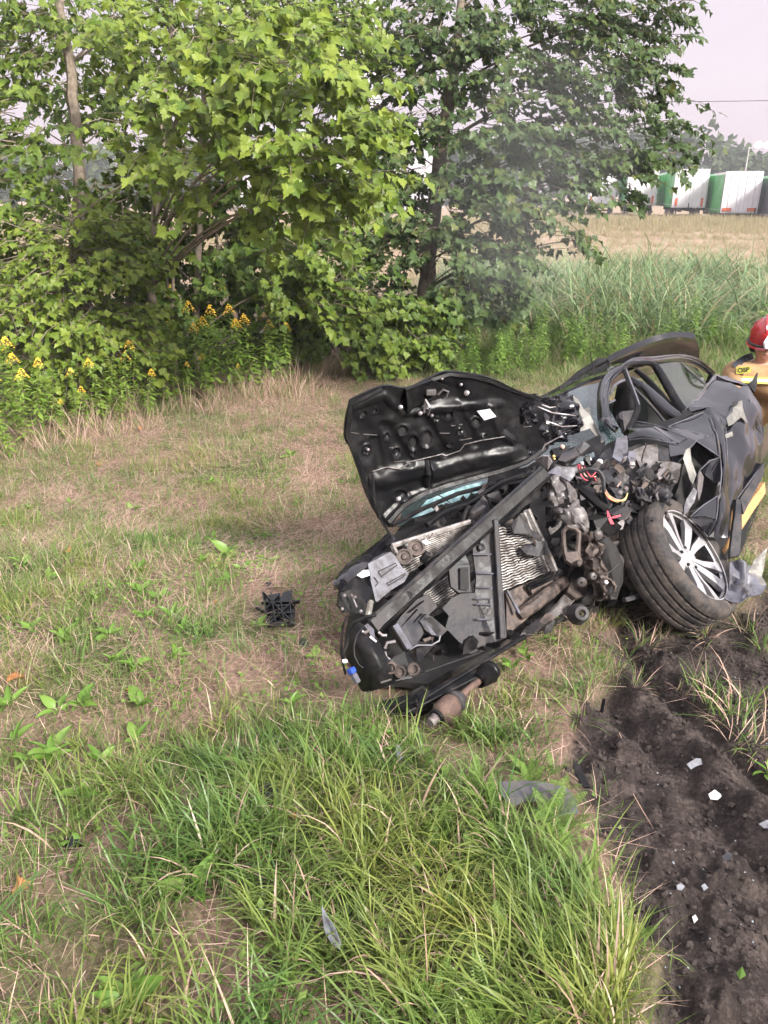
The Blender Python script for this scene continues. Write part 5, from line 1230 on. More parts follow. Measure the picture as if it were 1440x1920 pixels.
M = Matrix.Translation(fr('B', 215, 815, -.05)) @ vw.to_track_quat('Z', 'Y').to_matrix().to_4x4()
part(MB().lathe([(.014, -.01), (.017, .004), (.013, .006), (.0005, .002)], M, 16), 'guide_cap', M_GREYP, True, go_)
part(MB().tube([fr('B', 270 + 22 * math.cos(a), 1400 + 30 * math.sin(a), -.066) for a in np.linspace(0, 6.28, 14)], .002, 4), 'guide_ring', M_PALEP, True, go_)
# lower bumper beam and skirt at the ground
lb = part(MB().tube([fr('B', x, y, o_) for x, y, o_ in [(560, 1440, .02), (680, 1360, -.01), (820, 1250, .0), (980, 1130, .06)]], [.028, .032, .032, .026], 10), 'bumper_beam', M_RUST, True, label='scraped brownish bumper beam low on the front')
sk = [[(560, 1640, -.05), (700, 1590, -.05), (850, 1500, -.04), (1000, 1390, -.02), (1090, 1290, .02)], [(600, 1590, -.03), (720, 1520, -.04), (840, 1430, -.03), (940, 1330, -.01), (1040, 1240, .03)], [(640, 1560, .0), (720, 1485, -.0), (850, 1370, .0), (960, 1260, .02), (1030, 1180, .06)]]
part(patch([[fr('B', *p) for p in r_] for r_ in sk], 20, 6, .012, .014, 12, 8), 'lower_skirt', M_DULL, True, label='curved torn lower skirt of the bumper')
poly('crushed_bracket', [fr('B', 1000, 1230, .0), fr('B', 1040, 1130, .03), fr('B', 1110, 1110, .03), fr('B', 1130, 1150, .02), fr('B', 1190, 1160, .02), fr('B', 1185, 1260, .0), fr('B', 1080, 1285, -.02)], .03, M_RUST, None, .02, 2)
part(MB().bar(fr('B', 445, 1215, .0), fr('B', 560, 1430, -.03), .014, .012, bev=.002), 'support_strap', M_PALEP, False)
poly('brown_shroud', [fr('B', 430, 1240, .03), fr('B', 640, 1150, .04), fr('B', 900, 1030, .08), fr('B', 1000, 1100, .08), fr('B', 780, 1300, .05), fr('B', 620, 1480, .03), fr('B', 440, 1630, .02)], .02, M_RUST, None, .012, 2)
for a, b_ in (((640, 1170), (870, 1060)), ((660, 1200), (900, 1085)), ((640, 1175), (665, 1255))): part(MB().bar(fr('B', *a, .015), fr('B', *b_, .04), .012, .012), 'shroud_rib', M_PLASTIC, False)
# foot of the bumper: tow hook socket
M = Matrix.Translation(P(1090, 1150, 3.5)) @ (vw + Vector((.2, 0, .2))).normalized().to_track_quat('Z', 'Y').to_matrix().to_4x4()
part(MB().lathe([(.012, .0), (.018, .012), (.032, .01), (.045, -.02), (.05, -.06)], M, 18), 'tow_socket', M_GREYP)
# long splitter bars along the ground
for a, b_, w_ in ((Aa(780, 1665, 2.95), P(985, 1192, 3.3), .022), (Aa(860, 1375, 3.0), Aa(1378, 1195, 3.12), .014), (Aa(330, 1560, 2.95), Aa(860, 1385, 2.98), .012), (Aa(640, 1700, 2.95), Aa(800, 1640, 2.93), .02), (P(760, 1335, 2.93), P(905, 1262, 3.1), .03)):
    part(MB().bar(a, b_, w_, w_ * .6, bev=.003), 'splitter_bar', M_PLASTIC, False)
poly('undertray', [Aa(400, 1760, 3.0), Aa(480, 1640, 3.02), Aa(780, 1560, 3.05), Aa(1200, 1420, 3.2), Aa(1378, 1300, 3.3), Aa(1250, 1500, 3.15), Aa(900, 1720, 3.0), Aa(700, 1800, 2.98)], .02, M_PLASTIC, None, .02, 2)
part(MB().tube([Aa(x, y, 2.93) for x, y in [(735, 1580), (850, 1515), (890, 1560), (860, 1620), (800, 1690)]], .010, 6), 'bent_bracket', M_PLASTIC)

# ---- dark engine mass added behind all of it to block light
core = [[(660, 1262, 3.40), (760, 1300, 3.38), (900, 1235, 3.55), (1080, 1140, 3.82), (1180, 1140, 3.92)], [(660, 1130, 3.45), (780, 1150, 3.50), (930, 1100, 3.68), (1080, 1050, 3.88), (1200, 1030, 4.0)],
        [(700, 1050, 3.62), (800, 1010, 3.75), (930, 980, 3.85), (1080, 940, 4.0), (1230, 920, 4.12)], [(745, 990, 4.0), (850, 945, 4.05), (960, 905, 4.1), (1080, 860, 4.2), (1210, 830, 4.34)]]
part(patch([[P(*p) for p in r_] for r_ in core], 30, 24, .05, .05, 11, 12), 'engine_light_block', M_DARKHOLE, True)
# clutter of the torn engine bay: small brackets, ducts, hoses and flakes, too many to name
g = random.Random(11); clm = MB()
def jag(c, r_, th, m_):
    n_ = g.randint(4, 7); ax_ = Vector((g.uniform(-.7, .7), -1, g.uniform(-.5, .8))).normalized(); e1 = ax_.orthogonal().normalized(); e2 = ax_.cross(e1); a0 = g.uniform(0, 6.28); st = g.uniform(.35, 1)
    clm.plate([c + (e1 * math.cos(a0 + i * 6.28 / n_) + e2 * st * math.sin(a0 + i * 6.28 / n_)) * r_ * g.uniform(.55, 1.4) for i in range(n_)], th, m_, ax_, .012, 1)
def inside(poly_): 
    while True:
        x_, y_ = g.uniform(640, 1290), g.uniform(850, 1330)
        if in_poly(np.array([x_]), np.array([y_]), poly_)[0]: return x_, y_
FRONTP = [(660, 1110), (730, 1030), (860, 985), (1010, 890), (1100, 880), (1180, 960), (1170, 1060), (1130, 1150), (950, 1210), (760, 1290), (665, 1270)]
for k in range(170):
    x_, y_ = inside(FRONTP); d_ = (FD(x_, y_) + g.uniform(.10, .24)); jag(P(x_, y_, d_), g.uniform(.012, .045), g.uniform(.004, .025), g.choice([0, 0, 0, 1, 1, 2, 3]))
BAYP = [(1010, 880), (1110, 850), (1200, 860), (1290, 900), (1270, 960), (1180, 1010), (1170, 1130), (1110, 1150), (1060, 1020)]
for k in range(150):
    x_, y_ = inside(BAYP); d_ = 3.78 + g.uniform(-.10, .16) + .0004 * (1000 - y_); jag(P(x_, y_, d_), g.uniform(.01, .04), g.uniform(.003, .018), g.choice([0, 0, 1, 1, 2, 3, 4]))
for k in range(70):
    x_, y_ = inside(FRONTP if k % 2 else BAYP); p0 = P(x_, y_, FD(x_, y_) + g.uniform(.06, .2) if k % 2 else 3.7 + g.uniform(-.05, .1)); pts = [p0]; dv = Vector((g.uniform(-1, 1), g.uniform(-.3, .3), g.uniform(-1, 1))).normalized()
    for i in range(5): dv = (dv + Vector((g.uniform(-.6, .6), g.uniform(-.3, .3), g.uniform(-.6, .6)))).normalized(); pts.append(pts[-1] + dv * g.uniform(.015, .035))
    clm.tube(pts, g.choice([.002, .003, .003, .006, .009]), 5, g.choice([0, 0, 0, 1, 3]))
for k in range(26):
    t_ = g.random() * .66; x_ = 690 + 560 * t_; y_ = 1275 - 140 * t_ + g.uniform(-30, 0); jag(P(x_, y_, 3.1 + .62 * t_ + g.uniform(-.02, .08)), g.uniform(.015, .05), g.uniform(.004, .012), g.choice([0, 0, 0, 1, 3]))
o = clm.build('engine_clutter', [M_PLASTIC, M_GREYP, M_DULL, M_RUST, M_STEEL], CAR, False); o['kind'] = 'stuff'
# engine-bay odds and ends
poly('intake_pipe', [P(880, 960, 3.68), P(905, 930, 3.68), P(935, 920, 3.7), P(948, 945, 3.7), P(912, 965, 3.66), P(888, 985, 3.64)], .06, M_GREYP, None, .008, 1)
mb = MB()
for k in range(9):
    a = P(908 + k * 3.2, 930 + k * 1.0, 3.64); b_ = P(926 + k * 3.2, 952 + k * .6 - 4, 3.64); mb.tube([a, a.lerp(b_, .5) + vw * .012, b_], .004, 5)
part(mb, 'intake_bellows', M_PLASTIC)
part(MB().tube([P(800, 985, 3.6), P(835, 960, 3.7), P(880, 945, 3.78), P(940, 905, 3.85), P(1000, 885, 3.95)], .014, 7), 'coolant_hose', M_PLASTIC)
part(MB().tube([P(735, 985, 3.7), P(790, 955, 3.85), P(860, 925, 3.95), P(960, 900, 4.0), P(1030, 878, 4.05)], .012, 7), 'wiper_linkage', M_PLASTIC)
# lilac sheet, strut tower, crumpled rail
poly('folded_sheet', [Dd(20, 450, 3.62), Dd(130, 372, 3.66), Dd(312, 402, 3.7), Dd(300, 470, 3.68), Dd(262, 520, 3.66), Dd(180, 470, 3.64), Dd(90, 440, 3.62)], .01, M_PALEP, None, .02, 2)
part(patch([[Dd(40, 735, 3.58), Dd(135, 765, 3.55), Dd(215, 700, 3.58)], [Dd(15, 600, 3.6), Dd(110, 600, 3.55), Dd(200, 600, 3.6)], [Dd(8, 490, 3.64), Dd(80, 470, 3.6), Dd(155, 470, 3.64)]], 16, 16, .05, .04, 20, 13), 'crumpled_rail', M_DULL, True, angle=25, label='crumpled pale chassis rail end')
part(patch([[Dd(150, 885, 3.55), Dd(280, 960, 3.52), Dd(405, 1012, 3.55)], [Dd(100, 820, 3.55), Dd(270, 830, 3.5), Dd(440, 960, 3.54)], [Dd(70, 790, 3.6), Dd(240, 740, 3.55), Dd(330, 700, 3.6)]], 18, 14, .05, .035, 18, 14), 'crumpled_rail', M_DULL, True, angle=25)
part(patch([[Dd(190, 690, 3.58), Dd(260, 720, 3.55), Dd(350, 730, 3.6)], [Dd(170, 560, 3.6), Dd(240, 600, 3.57), Dd(310, 640, 3.62)], [Dd(160, 480, 3.65), Dd(220, 510, 3.62), Dd(270, 560, 3.66)]], 12, 12, .02, .03, 22, 15), 'torn_flange', M_DULL, True, angle=25)
# alternator bracket loop
lp = [Dd(x, y, 3.52) for x, y in [(205, 1235), (190, 1120), (188, 1010), (225, 965), (300, 985), (338, 1020), (332, 1110), (322, 1215)]]
part(MB().tube(lp, [.014, .011, .011, .014, .012, .012, .012, .014], 7), 'bracket_loop', M_RUST)
poly('bracket_plate', [Dd(195, 1215, 3.5), Dd(325, 1200, 3.5), Dd(375, 1290, 3.49), Dd(350, 1345, 3.49), Dd(270, 1330, 3.48), Dd(215, 1290, 3.48)], .03, M_RUST, None, .012, 2)
M = Matrix.Translation(Dd(342, 1312, 3.46)) @ vw.to_track_quat('Z', 'Y').to_matrix().to_4x4(); part(MB().lathe([(.004, .01), (.012, .01), (.013, -.02)], M, 12), 'bracket_boss', M_RUST)
# suspension arm and strut
part(patch([[Dd(540, 1640, 3.56), Dd(600, 1660, 3.52), Dd(680, 1640, 3.58)], [Dd(480, 1480, 3.56), Dd(540, 1480, 3.5), Dd(610, 1460, 3.58)], [Dd(440, 1320, 3.56), Dd(490, 1310, 3.5), Dd(530, 1290, 3.58)], [Dd(400, 1180, 3.58), Dd(450, 1170, 3.52), Dd(510, 1170, 3.6)], [Dd(365, 1040, 3.62), Dd(440, 1010, 3.56), Dd(545, 1040, 3.62)]], 16, 36, .05, .06, 20, 27), 'suspension_arm', M_RUST, True, angle=25, label='bent rusty suspension arm beside the wheel')
part(MB().tube([Dd(x, y, 3.6) for x, y in [(560, 1080, ), (600, 1180), (640, 1320), (660, 1480), (610, 1620)]], [.03, .05, .06, .05, .045], 10), 'strut', M_DARKHOLE)
poly('motor_box', [Dd(480, 905, 3.58), Dd(620, 868, 3.6), Dd(745, 958, 3.66), Dd(700, 1040, 3.66), Dd(640, 1065, 3.64), Dd(520, 1020, 3.58)], .08, M_PLASTIC, None, .012, 2)
poly('motor_cover', [Dd(640, 845, 3.6), Dd(790, 760, 3.66), Dd(835, 790, 3.68), Dd(820, 860, 3.68), Dd(730, 905, 3.64)], .05, M_GREYP, None, .01, 1)
poly('crossmember', [Dd(780, 1650, 3.6), Dd(960, 1600, 3.68), Dd(975, 1640, 3.68), Dd(800, 1690, 3.6)], .02, M_GREYP)
for (x, y, r_) in [(520, 1040, .024), (470, 1440, .02), (600, 1500, .010), (365, 1500, .024)]:
    c = Dd(x, y, 3.5); mb = MB().lathe([(r_ * .2, r_ * .7), (r_ * .8, r_ * .5), (r_, 0), (r_ * .8, -r_ * .6)], Matrix.Translation(c) @ (vw + Vector((random.uniform(-.6, .6), 0, random.uniform(-.3, .6)))).normalized().to_track_quat('Z', 'Y').to_matrix().to_4x4(), 10)
    part(mb, 'ball_joint', M_DULL if r_ > .015 else M_WHITEP)
# hoses and cables
def cable(pts, r_, m, name='cable'): return part(MB().tube([cat_rom([Dd(*p) for p in pts], t) for t in np.linspace(0, 1, 24)], r_, 6), name, m)
cable([(330, 440, 3.68), (420, 410, 3.66), (520, 425, 3.66), (570, 500, 3.66), (575, 600, 3.66), (600, 700, 3.68), (630, 780, 3.7)], .010, M_GREYP, 'hose')
cable([(360, 600, 3.7), (430, 660, 3.66), (520, 740, 3.66), (600, 800, 3.68)], .022, M_PLASTIC, 'hose')
for k in range(7):
    cable([(575 + random.uniform(-8, 8), 580, 3.68), (620 + random.uniform(-10, 10), 670 + random.uniform(-15, 15), 3.64), (700 + random.uniform(-10, 10), 715 + random.uniform(-15, 10), 3.64), (780, 700 + random.uniform(-10, 10), 3.66), (805, 640, 3.68)], .0022, [M_YEL, M_COPPER, M_PINK][k % 3])
for k in range(6):
    cable([(610, 810, 3.62), (630 + random.uniform(-15, 15), 870, 3.6), (650 + random.uniform(-20, 25), 940, 3.6)], .0024, M_PINK)
for k in range(3): cable([(640, 880, 3.6), (690, 870 + random.uniform(-10, 10), 3.6), (740, 860 + random.uniform(-15, 15), 3.6)], .002, M_PINK)
for k in range(5): cable([(340 + k * 12, 390, 3.7), (360 + k * 20, 470, 3.68), (420 + k * 15, 500 + random.uniform(-30, 30), 3.7), (500, 440 + 20 * k, 3.72)], .003, [M_PINK, M_PLASTIC, M_COPPER, M_PLASTIC, M_PINK][k])
cable([(520, 1410, 3.48), (580, 1420, 3.47), (650, 1390, 3.47), (730, 1310, 3.5)], .003, M_GREYP)
cable([(760, 440, 3.75), (750, 510, 3.74), (700, 590, 3.74)], .003, M_COPPER)
# cowl, wiper plastics and crumbs of the screen
poly('cowl_shell', [Dd(130, 330, 3.86), Dd(180, 250, 3.9), Dd(370, 165, 3.95), (Dd(430, 215, 3.95)), Dd(330, 280, 3.9), Dd(200, 350, 3.85)], .03, M_GREYP, None, .025, 2)
poly('cowl_shell', [Dd(80, 200, 3.95), Dd(170, 180, 3.95), Dd(260, 170, 3.98), Dd(240, 240, 3.95), Dd(120, 300, 3.9)], .03, M_PLASTIC, None, .02, 1)
poly('screen_fragment', [Dd(262, 375, 3.84), Dd(330, 300, 3.87), Dd(480, 250, 3.9), Dd(490, 290, 3.88), Dd(380, 350, 3.84)], .006, M_CRAZED, None, .006, 1)
for (x, y, d, r_, m_) in [(20, 310, 3.85, .016, M_WHITEP), (540, 340, 3.85, .016, M_WHITEP), (95, 285, 3.82, .008, M_YEL), (100, 310, 3.82, .006, M_YEL), (440, 315, 3.83, .011, M_WHITEP), (370, 355, 3.82, .01, M_WHITEP), (800, 490, 3.76, .011, M_STEEL), (340, 385, 3.78, .012, M_PINK), (730, 640, 3.68, .014, M_STEEL), (790, 600, 3.7, .014, M_STEEL), (180, 195, 3.95, .012, M_COPPER), (595, 1502, 3.44, .008, M_WHITEP)]:
    M = Matrix.Translation(Dd(x, y, d)) @ Vector((random.uniform(-1, 1), -1, random.uniform(-.4, 1))).normalized().to_track_quat('Z', 'Y').to_matrix().to_4x4()
    part(MB().lathe([(.0005, r_ * .8), (r_ * .7, r_ * .6), (r_, 0), (r_ * .9, -r_ * .6), (.0005, -r_ * .7)], M, 9), 'cap', m_)
# bits along the screen base
g = random.Random(5)
for k in range(34):
    px = g.uniform(790, 1010); py = 985 - (px - 790) * .42 + g.uniform(-22, 12); d = 3.72 + (px - 790) * .0013 + g.uniform(-.05, .05)
    c = P(px, py, d); n_ = g.randint(4, 6); r_ = g.uniform(.008, .022)
    mm = g.choice([M_PLASTIC, M_GREYP, M_PLASTIC, M_WHITEP, M_STEEL, M_DULL]) if k % 4 == 0 else g.choice([M_PLASTIC, M_GREYP, M_DULL])
    poly('broken_piece', [c + Vector((r_ * math.cos(i * 6.28 / n_) * g.uniform(.6, 1.4), g.uniform(-.01, .01), r_ * math.sin(i * 6.28 / n_) * g.uniform(.6, 1.4))) for i in range(n_)], g.uniform(.004, .02), mm)
for k in range(26):
    px = g.uniform(1000, 1290); py = g.uniform(860, 1000); d = 3.62 + g.uniform(0, .25)
    c = P(px, py, d); n_ = g.randint(4, 6); r_ = g.uniform(.012, .035)
    poly('broken_piece', [c + Vector((r_ * math.cos(i * 6.28 / n_) * g.uniform(.5, 1.5), g.uniform(-.02, .02), r_ * math.sin(i * 6.28 / n_) * g.uniform(.5, 1.5))) for i in range(n_)], g.uniform(.004, .015), g.choice([M_PLASTIC, M_GREYP, M_DULL, M_STEEL, M_DARKHOLE]), None, .01, 1)
for k in range(10):
    px = g.uniform(800, 1000); py = 975 - (px - 790) * .42
    p0 = P(px, py, 3.7 + (px - 790) * .0012); pts = [p0]
    for i in range(3): pts.append(pts[-1] + Vector((g.uniform(-.05, .06), g.uniform(-.03, .03), g.uniform(-.03, .03))))
    part(MB().tube(pts, .003, 5), 'cable', M_PLASTIC)

# ---- windscreen, pillars, roof, rear
ws_ = [[P(745, 985, 4.28), P(880, 945, 4.34), P(1000, 900, 4.4), P(1100, 850, 4.45), P(1170, 815, 4.45)], [P(760, 940, 4.5), P(900, 880, 4.6), P(1020, 830, 4.66), P(1080, 775, 4.68), P(1140, 760, 4.66)], [P(800, 880, 4.75), P(920, 810, 4.85), P(1000, 775, 4.9), P(1078, 728, 4.92), P(1128, 714, 4.88)]]
part(patch(ws_, 24, 14, .006, .018, 5, 17), 'windscreen', M_CRAZED, True, label='crazed windscreen seen under and beside the bonnet')
m, nt, b = mat('teal_glass_edge'); pos_ = nt.nodes.new('ShaderNodeTexCoord').outputs['Object']
nt.links.new(ramp(nt, noise(nt, 30, 5, .7, pos_), [(.35, (.10, .20, .22)), (.65, (.34, .50, .52))]), b.inputs['Base Color']); b.inputs['Roughness'].default_value = .15; M_TEAL = m
part(patch([[P(772, 972, 4.10), P(830, 955, 4.14), P(905, 918, 4.18)], [P(800, 938, 4.16), P(850, 918, 4.19), P(912, 899, 4.22)]], 14, 6, .005, .01, 12, 31), 'screen_corner', M_TEAL, True, label='pale teal corner of the broken windscreen under the bonnet')
part(patch([[P(745, 992, 4.0), P(880, 950, 4.03), P(1000, 912, 4.06), P(1135, 850, 4.15)], [P(770, 972, 4.08), P(900, 925, 4.1), P(1010, 890, 4.13), P(1135, 825, 4.22)]], 24, 6, .02, .02, 9, 32), 'cowl_panel', M_PLASTIC, True)
part(patch([[P(912, 922, 4.10), P(1000, 895, 4.14), P(1130, 845, 4.2)], [P(915, 893, 4.18), P(1000, 868, 4.22), P(1125, 815, 4.3)]], 20, 6, .02, .02, 11, 33), 'cowl_panel', M_PLASTIC, True)
rf = [[P(880, 830, 4.95), P(1000, 765, 4.98), P(1080, 722, 4.98), P(1130, 704, 4.94), P(1165, 692, 4.9)], [P(900, 800, 5.5), P(1020, 745, 5.5), P(1100, 706, 5.5), P(1180, 686, 5.45), P(1225, 678, 5.4)], [P(940, 790, 6.2), P(1060, 740, 6.2), P(1140, 700, 6.2), P(1230, 680, 6.1), P(1285, 677, 6.0)], [P(990, 800, 6.7), P(1100, 750, 6.7), P(1180, 715, 6.7), P(1280, 690, 6.6), P(1325, 700, 6.5)]]
part(patch(rf, 26, 20, .02, .006, 4, 18), 'roof', M_PAINT, True, label='black roof with pale sky reflections')
def band(name, pts, wd, m, parent=None, thick=.03, up_=None):
    """pillar-like band following photo points, width in metres, slightly rounded"""
    c = [cat_rom([Vector(p) for p in pts], t) for t in np.linspace(0, 1, 5 * len(pts))]; vs = []; n = len(c)
    for i, p in enumerate(c):
        t = (c[min(i + 1, n - 1)] - c[max(i - 1, 0)]).normalized(); v_ = (Vector((-.2, 0, CAMZ)) - p).normalized(); s_ = t.cross(v_).normalized(); w_ = wd if not hasattr(wd, '__len__') else float(np.interp(i / (n - 1), np.linspace(0, 1, len(wd)), wd))
        vs += [p - s_ * w_ / 2 - v_ * thick * .5, p - s_ * w_ * .36 + v_ * thick * .12, p + v_ * thick * .3, p + s_ * w_ * .36 + v_ * thick * .12, p + s_ * w_ / 2 - v_ * thick * .5, p - v_ * thick]
    fs = [(6 * i + j, 6 * i + (j + 1) % 6, 6 * i + 6 + (j + 1) % 6, 6 * i + 6 + j) for i in range(n - 1) for j in range(6)] + [tuple(range(6)), tuple(6 * (n - 1) + j for j in range(5, -1, -1))]
    return part(MB().add(vs, fs), name, m, True, parent, angle=50)
band('a_pillar', [Cc(480, 830, 4.45), Cc(440, 740, 4.5), Cc(425, 600, 4.6), Cc(450, 450, 4.75), Cc(520, 370, 4.85), Cc(610, 318, 4.92)], [.05, .055, .06, .06, .055, .04], M_PAINT)
band('pillar_trim', [Cc(395, 780, 4.52), Cc(388, 620, 4.62), Cc(405, 470, 4.76), Cc(470, 390, 4.86)], .03, M_PLASTIC)
band('roof_rail', [Cc(600, 318, 4.92), Cc(700, 268, 5.05), Cc(860, 262, 5.3), Cc(1100, 240, 5.9), Cc(1250, 280, 6.2), Cc(1385, 385, 6.45)], [.04, .05, .06, .06, .06, .05], M_PAINT)
fd = band('door_frame', [Cc(600, 335, 4.72), Cc(640, 430, 4.62), Cc(690, 560, 4.5), Cc(722, 640, 4.42), Cc(715, 720, 4.36), Cc(640, 860, 4.28)], .028, M_PLASTIC, None)
band('door_frame', [Cc(604, 335, 4.72), Cc(640, 295, 4.82), Cc(750, 280, 4.95), Cc(850, 290, 5.05), Cc(900, 345, 5.02), Cc(980, 480, 4.9), Cc(1060, 620, 4.78), Cc(1120, 695, 4.7)], [.03, .03, .032, .04, .052, .055, .055, .05], M_PLASTIC)
band('frame_seal', [Cc(618, 330, 4.70), Cc(655, 430, 4.6), Cc(705, 560, 4.48), Cc(735, 645, 4.4)], .014, M_PALEP)
band('b_pillar', [Cc(660, 420, 5.0), Cc(760, 480, 4.95), Cc(880, 600, 4.85), Cc(1000, 720, 4.75), Cc(1090, 770, 4.7)], [.04, .05, .075, .085, .08], M_PAINT)
band('window_rail', [Cc(700, 340, 5.1), Cc(800, 420, 5.05), Cc(920, 560, 4.95), Cc(1010, 680, 4.88)], [.03, .04, .05, .05], M_PLASTIC)
band('seat_belt_trim', [Cc(690, 500, 4.75), Cc(780, 590, 4.7), Cc(880, 700, 4.62), Cc(960, 800, 4.58)], .018, M_GREYP)
band('inner_trim', [Cc(480, 560, 4.7), Cc(520, 480, 4.8), Cc(590, 435, 4.88), Cc(640, 440, 4.9)], .02, M_PALEP)
part(patch([[Cc(1130, 690, 4.72), Cc(1190, 640, 4.8), Cc(1320, 470, 5.5)], [Cc(1000, 480, 4.98), Cc(1130, 450, 5.3), Cc(1290, 400, 5.9)], [Cc(885, 295, 5.2), Cc(1080, 275, 5.6), Cc(1240, 325, 6.1)]], 12, 12, .005), 'rear_side_window', M_GLASS, True)
band('rear_pillar', [Cc(1385, 385, 6.4), Cc(1360, 450, 6.2), Cc(1330, 490, 6.0)], .08, M_PAINT)
band('quarter_glass_bar', [Cc(1095, 280, 5.75), Cc(1200, 370, 5.6), Cc(1300, 460, 5.45)], .02, M_DULL)
# cabin darkness: dash, seats, far door
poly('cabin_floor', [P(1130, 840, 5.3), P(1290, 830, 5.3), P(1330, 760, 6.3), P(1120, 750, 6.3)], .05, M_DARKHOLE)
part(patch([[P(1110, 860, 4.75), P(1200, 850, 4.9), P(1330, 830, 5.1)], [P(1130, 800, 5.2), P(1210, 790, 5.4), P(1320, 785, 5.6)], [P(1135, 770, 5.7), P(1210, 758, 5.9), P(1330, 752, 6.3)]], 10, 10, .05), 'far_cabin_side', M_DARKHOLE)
st = part(patch([[P(1150, 800, 5.15), P(1180, 802, 5.1), P(1215, 800, 5.15)], [P(1150, 760, 5.25), P(1182, 757, 5.18), P(1215, 760, 5.25)], [P(1158, 720, 5.35), P(1185, 714, 5.3), P(1208, 722, 5.35)]], 10, 10, .10), 'front_seat', M_PLASTIC)
part(MB().tube([Cc(470, 632, 4.72), Cc(525, 605, 4.76)], .006, 6), 'mirror_stalk', M_PALEP)
mrr = poly('mirror_foot', [Cc(560, 720, 4.34), Cc(590, 700, 4.35), Cc(690, 690, 4.38), Cc(685, 740, 4.36), Cc(650, 850, 4.30), Cc(610, 870, 4.28), Cc(600, 780, 4.3), Cc(565, 760, 4.32)], .03, M_GREYP, None, .012, 2)
# door mirror housing triangle / torn pillar foot
poly('pillar_foot', [Dd(700, 110, 3.98), Dd(800, 85, 4.0), Dd(808, 330, 3.9), Dd(720, 350, 3.88), Dd(652, 305, 3.88), Dd(690, 200, 3.94)], .02, M_PALEP, None, .02, 2, 'pale torn metal at the pillar foot')
poly('pillar_foot', [Dd(820, 235, 3.9), Dd(870, 240, 3.92), Dd(890, 300, 3.9), Dd(870, 380, 3.86), Dd(830, 385, 3.86), Dd(805, 300, 3.88)], .02, M_PALEP, None, .012, 2)
poly('screen_edge', [Cc(385, 780, 4.42), Cc(470, 745, 4.42), Cc(560, 840, 4.34), Cc(530, 880, 4.32), Cc(430, 790, 4.36)], .015, M_PAINT, None, .015, 2)
poly('bulkhead', [Dd(480, 330, 4.0), Dd(640, 180, 4.05), Dd(700, 330, 3.95), Dd(830, 380, 3.92), Dd(850, 600, 3.85), Dd(700, 740, 3.8), Dd(560, 500, 3.86)], .03, M_GREYP, None, .03, 2)
# wing remains over the wheel
fw = [[(640, 955, 4.08), (800, 940, 4.02), (950, 968, 3.96), (1060, 980, 3.94)], [(660, 880, 4.12), (800, 880, 4.05), (960, 900, 4.0), (1120, 940, 3.97)], [(705, 790, 4.2), (800, 800, 4.16), (890, 825, 4.1), (1155, 930, 3.98)]]
part(patch([[Cc(*p) for p in r_] for r_ in fw], 40, 22, .006, .022, 11, 19, fold=True), 'front_wing', M_PAINT, True, angle=14, label='buckled glossy scrap of front wing')
poly('inner_wing', [Dd(850, 235, 3.95), Dd(960, 190, 3.98), Dd(1090, 170, 4.0), Dd(1112, 320, 3.96), Dd(1320, 370, 3.94), Dd(1290, 500, 3.9), Dd(1080, 500, 3.86), Dd(870, 605, 3.82), Dd(845, 560, 3.84), Dd(930, 400, 3.9)], .02, M_DULL, None, .012, 2, 'dusty bare inner wing panel')
poly('inner_wing_step', [Dd(1090, 180, 3.99), Dd(1195, 185, 3.99), Dd(1210, 330, 3.94), Dd(1112, 325, 3.94)], .03, M_GREYP)
part(patch([[Dd(900, 700, 3.74), Dd(1060, 720, 3.72), Dd(1260, 730, 3.76)], [Dd(880, 640, 3.78), Dd(1080, 620, 3.74), Dd(1270, 640, 3.8)], [Dd(930, 580, 3.84), Dd(1080, 510, 3.82), Dd(1260, 520, 3.88)]], 26, 16, .02, .075, 18, 20), 'torn_arch_liner', M_GREYP, True, angle=25)
part(patch([[Dd(830, 760, 3.78), Dd(920, 800, 3.74)], [Dd(820, 660, 3.8), Dd(940, 660, 3.78)]], 12, 12, .02, .04, 18, 21), 'torn_arch_liner', M_PLASTIC, True)
M = Matrix.Translation(Dd(912, 533, 3.83)) @ vw.to_track_quat('Z', 'Y').to_matrix().to_4x4(); part(MB().lathe([(.0005, .002), (.012, .002), (.015, .005), (.018, 0)], M, 14), 'grommet', M_DARKHOLE)

# ---- doors on the near side
door = MB()
dp = poly('front_door', [Ee(40, 662, 4.22), Ee(265, 572, 4.28), Ee(302, 592, 4.26), Ee(345, 720, 4.12), Ee(366, 850, 4.0), Ee(216, 752, 4.02), Ee(150, 832, 3.98), Ee(105, 895, 3.95), Ee(55, 885, 3.98)], .02, M_PAINT, None, .010, 4, 'buckled front door skin with a torn open hollow', True)
poly('door_hollow_shade', [Ee(216, 765, 4.12), Ee(366, 860, 4.1), Ee(372, 1060, 4.08), Ee(300, 1130, 4.05), Ee(150, 1200, 4.02), Ee(80, 1100, 4.0), Ee(130, 900, 4.06)], .05, M_DARKHOLE, dp, .02, 2)  # near-black plate stands for the shade inside the torn door
poly('door_skin_fold', [Ee(240, 932, 3.94), Ee(300, 875, 3.96), Ee(366, 852, 3.98), Ee(374, 950, 3.94), Ee(362, 1075, 3.92), Ee(330, 1010, 3.97), Ee(270, 960, 3.97)], .008, M_PAINT, dp, .01, 3)
poly('door_skin_fold', [Ee(240, 935, 3.945), Ee(262, 975, 3.98), Ee(250, 1060, 3.98), Ee(232, 1125, 3.96), Ee(222, 1040, 3.95), Ee(228, 975, 3.94)], .008, M_STEEL, dp, .004, 1)
poly('door_skin_fold', [Ee(178, 1222, 3.86), Ee(260, 1150, 3.88), Ee(352, 1090, 3.9), Ee(350, 1170, 3.88), Ee(340, 1240, 3.86), Ee(260, 1215, 3.86)], .008, M_PAINT, dp, .012, 3)
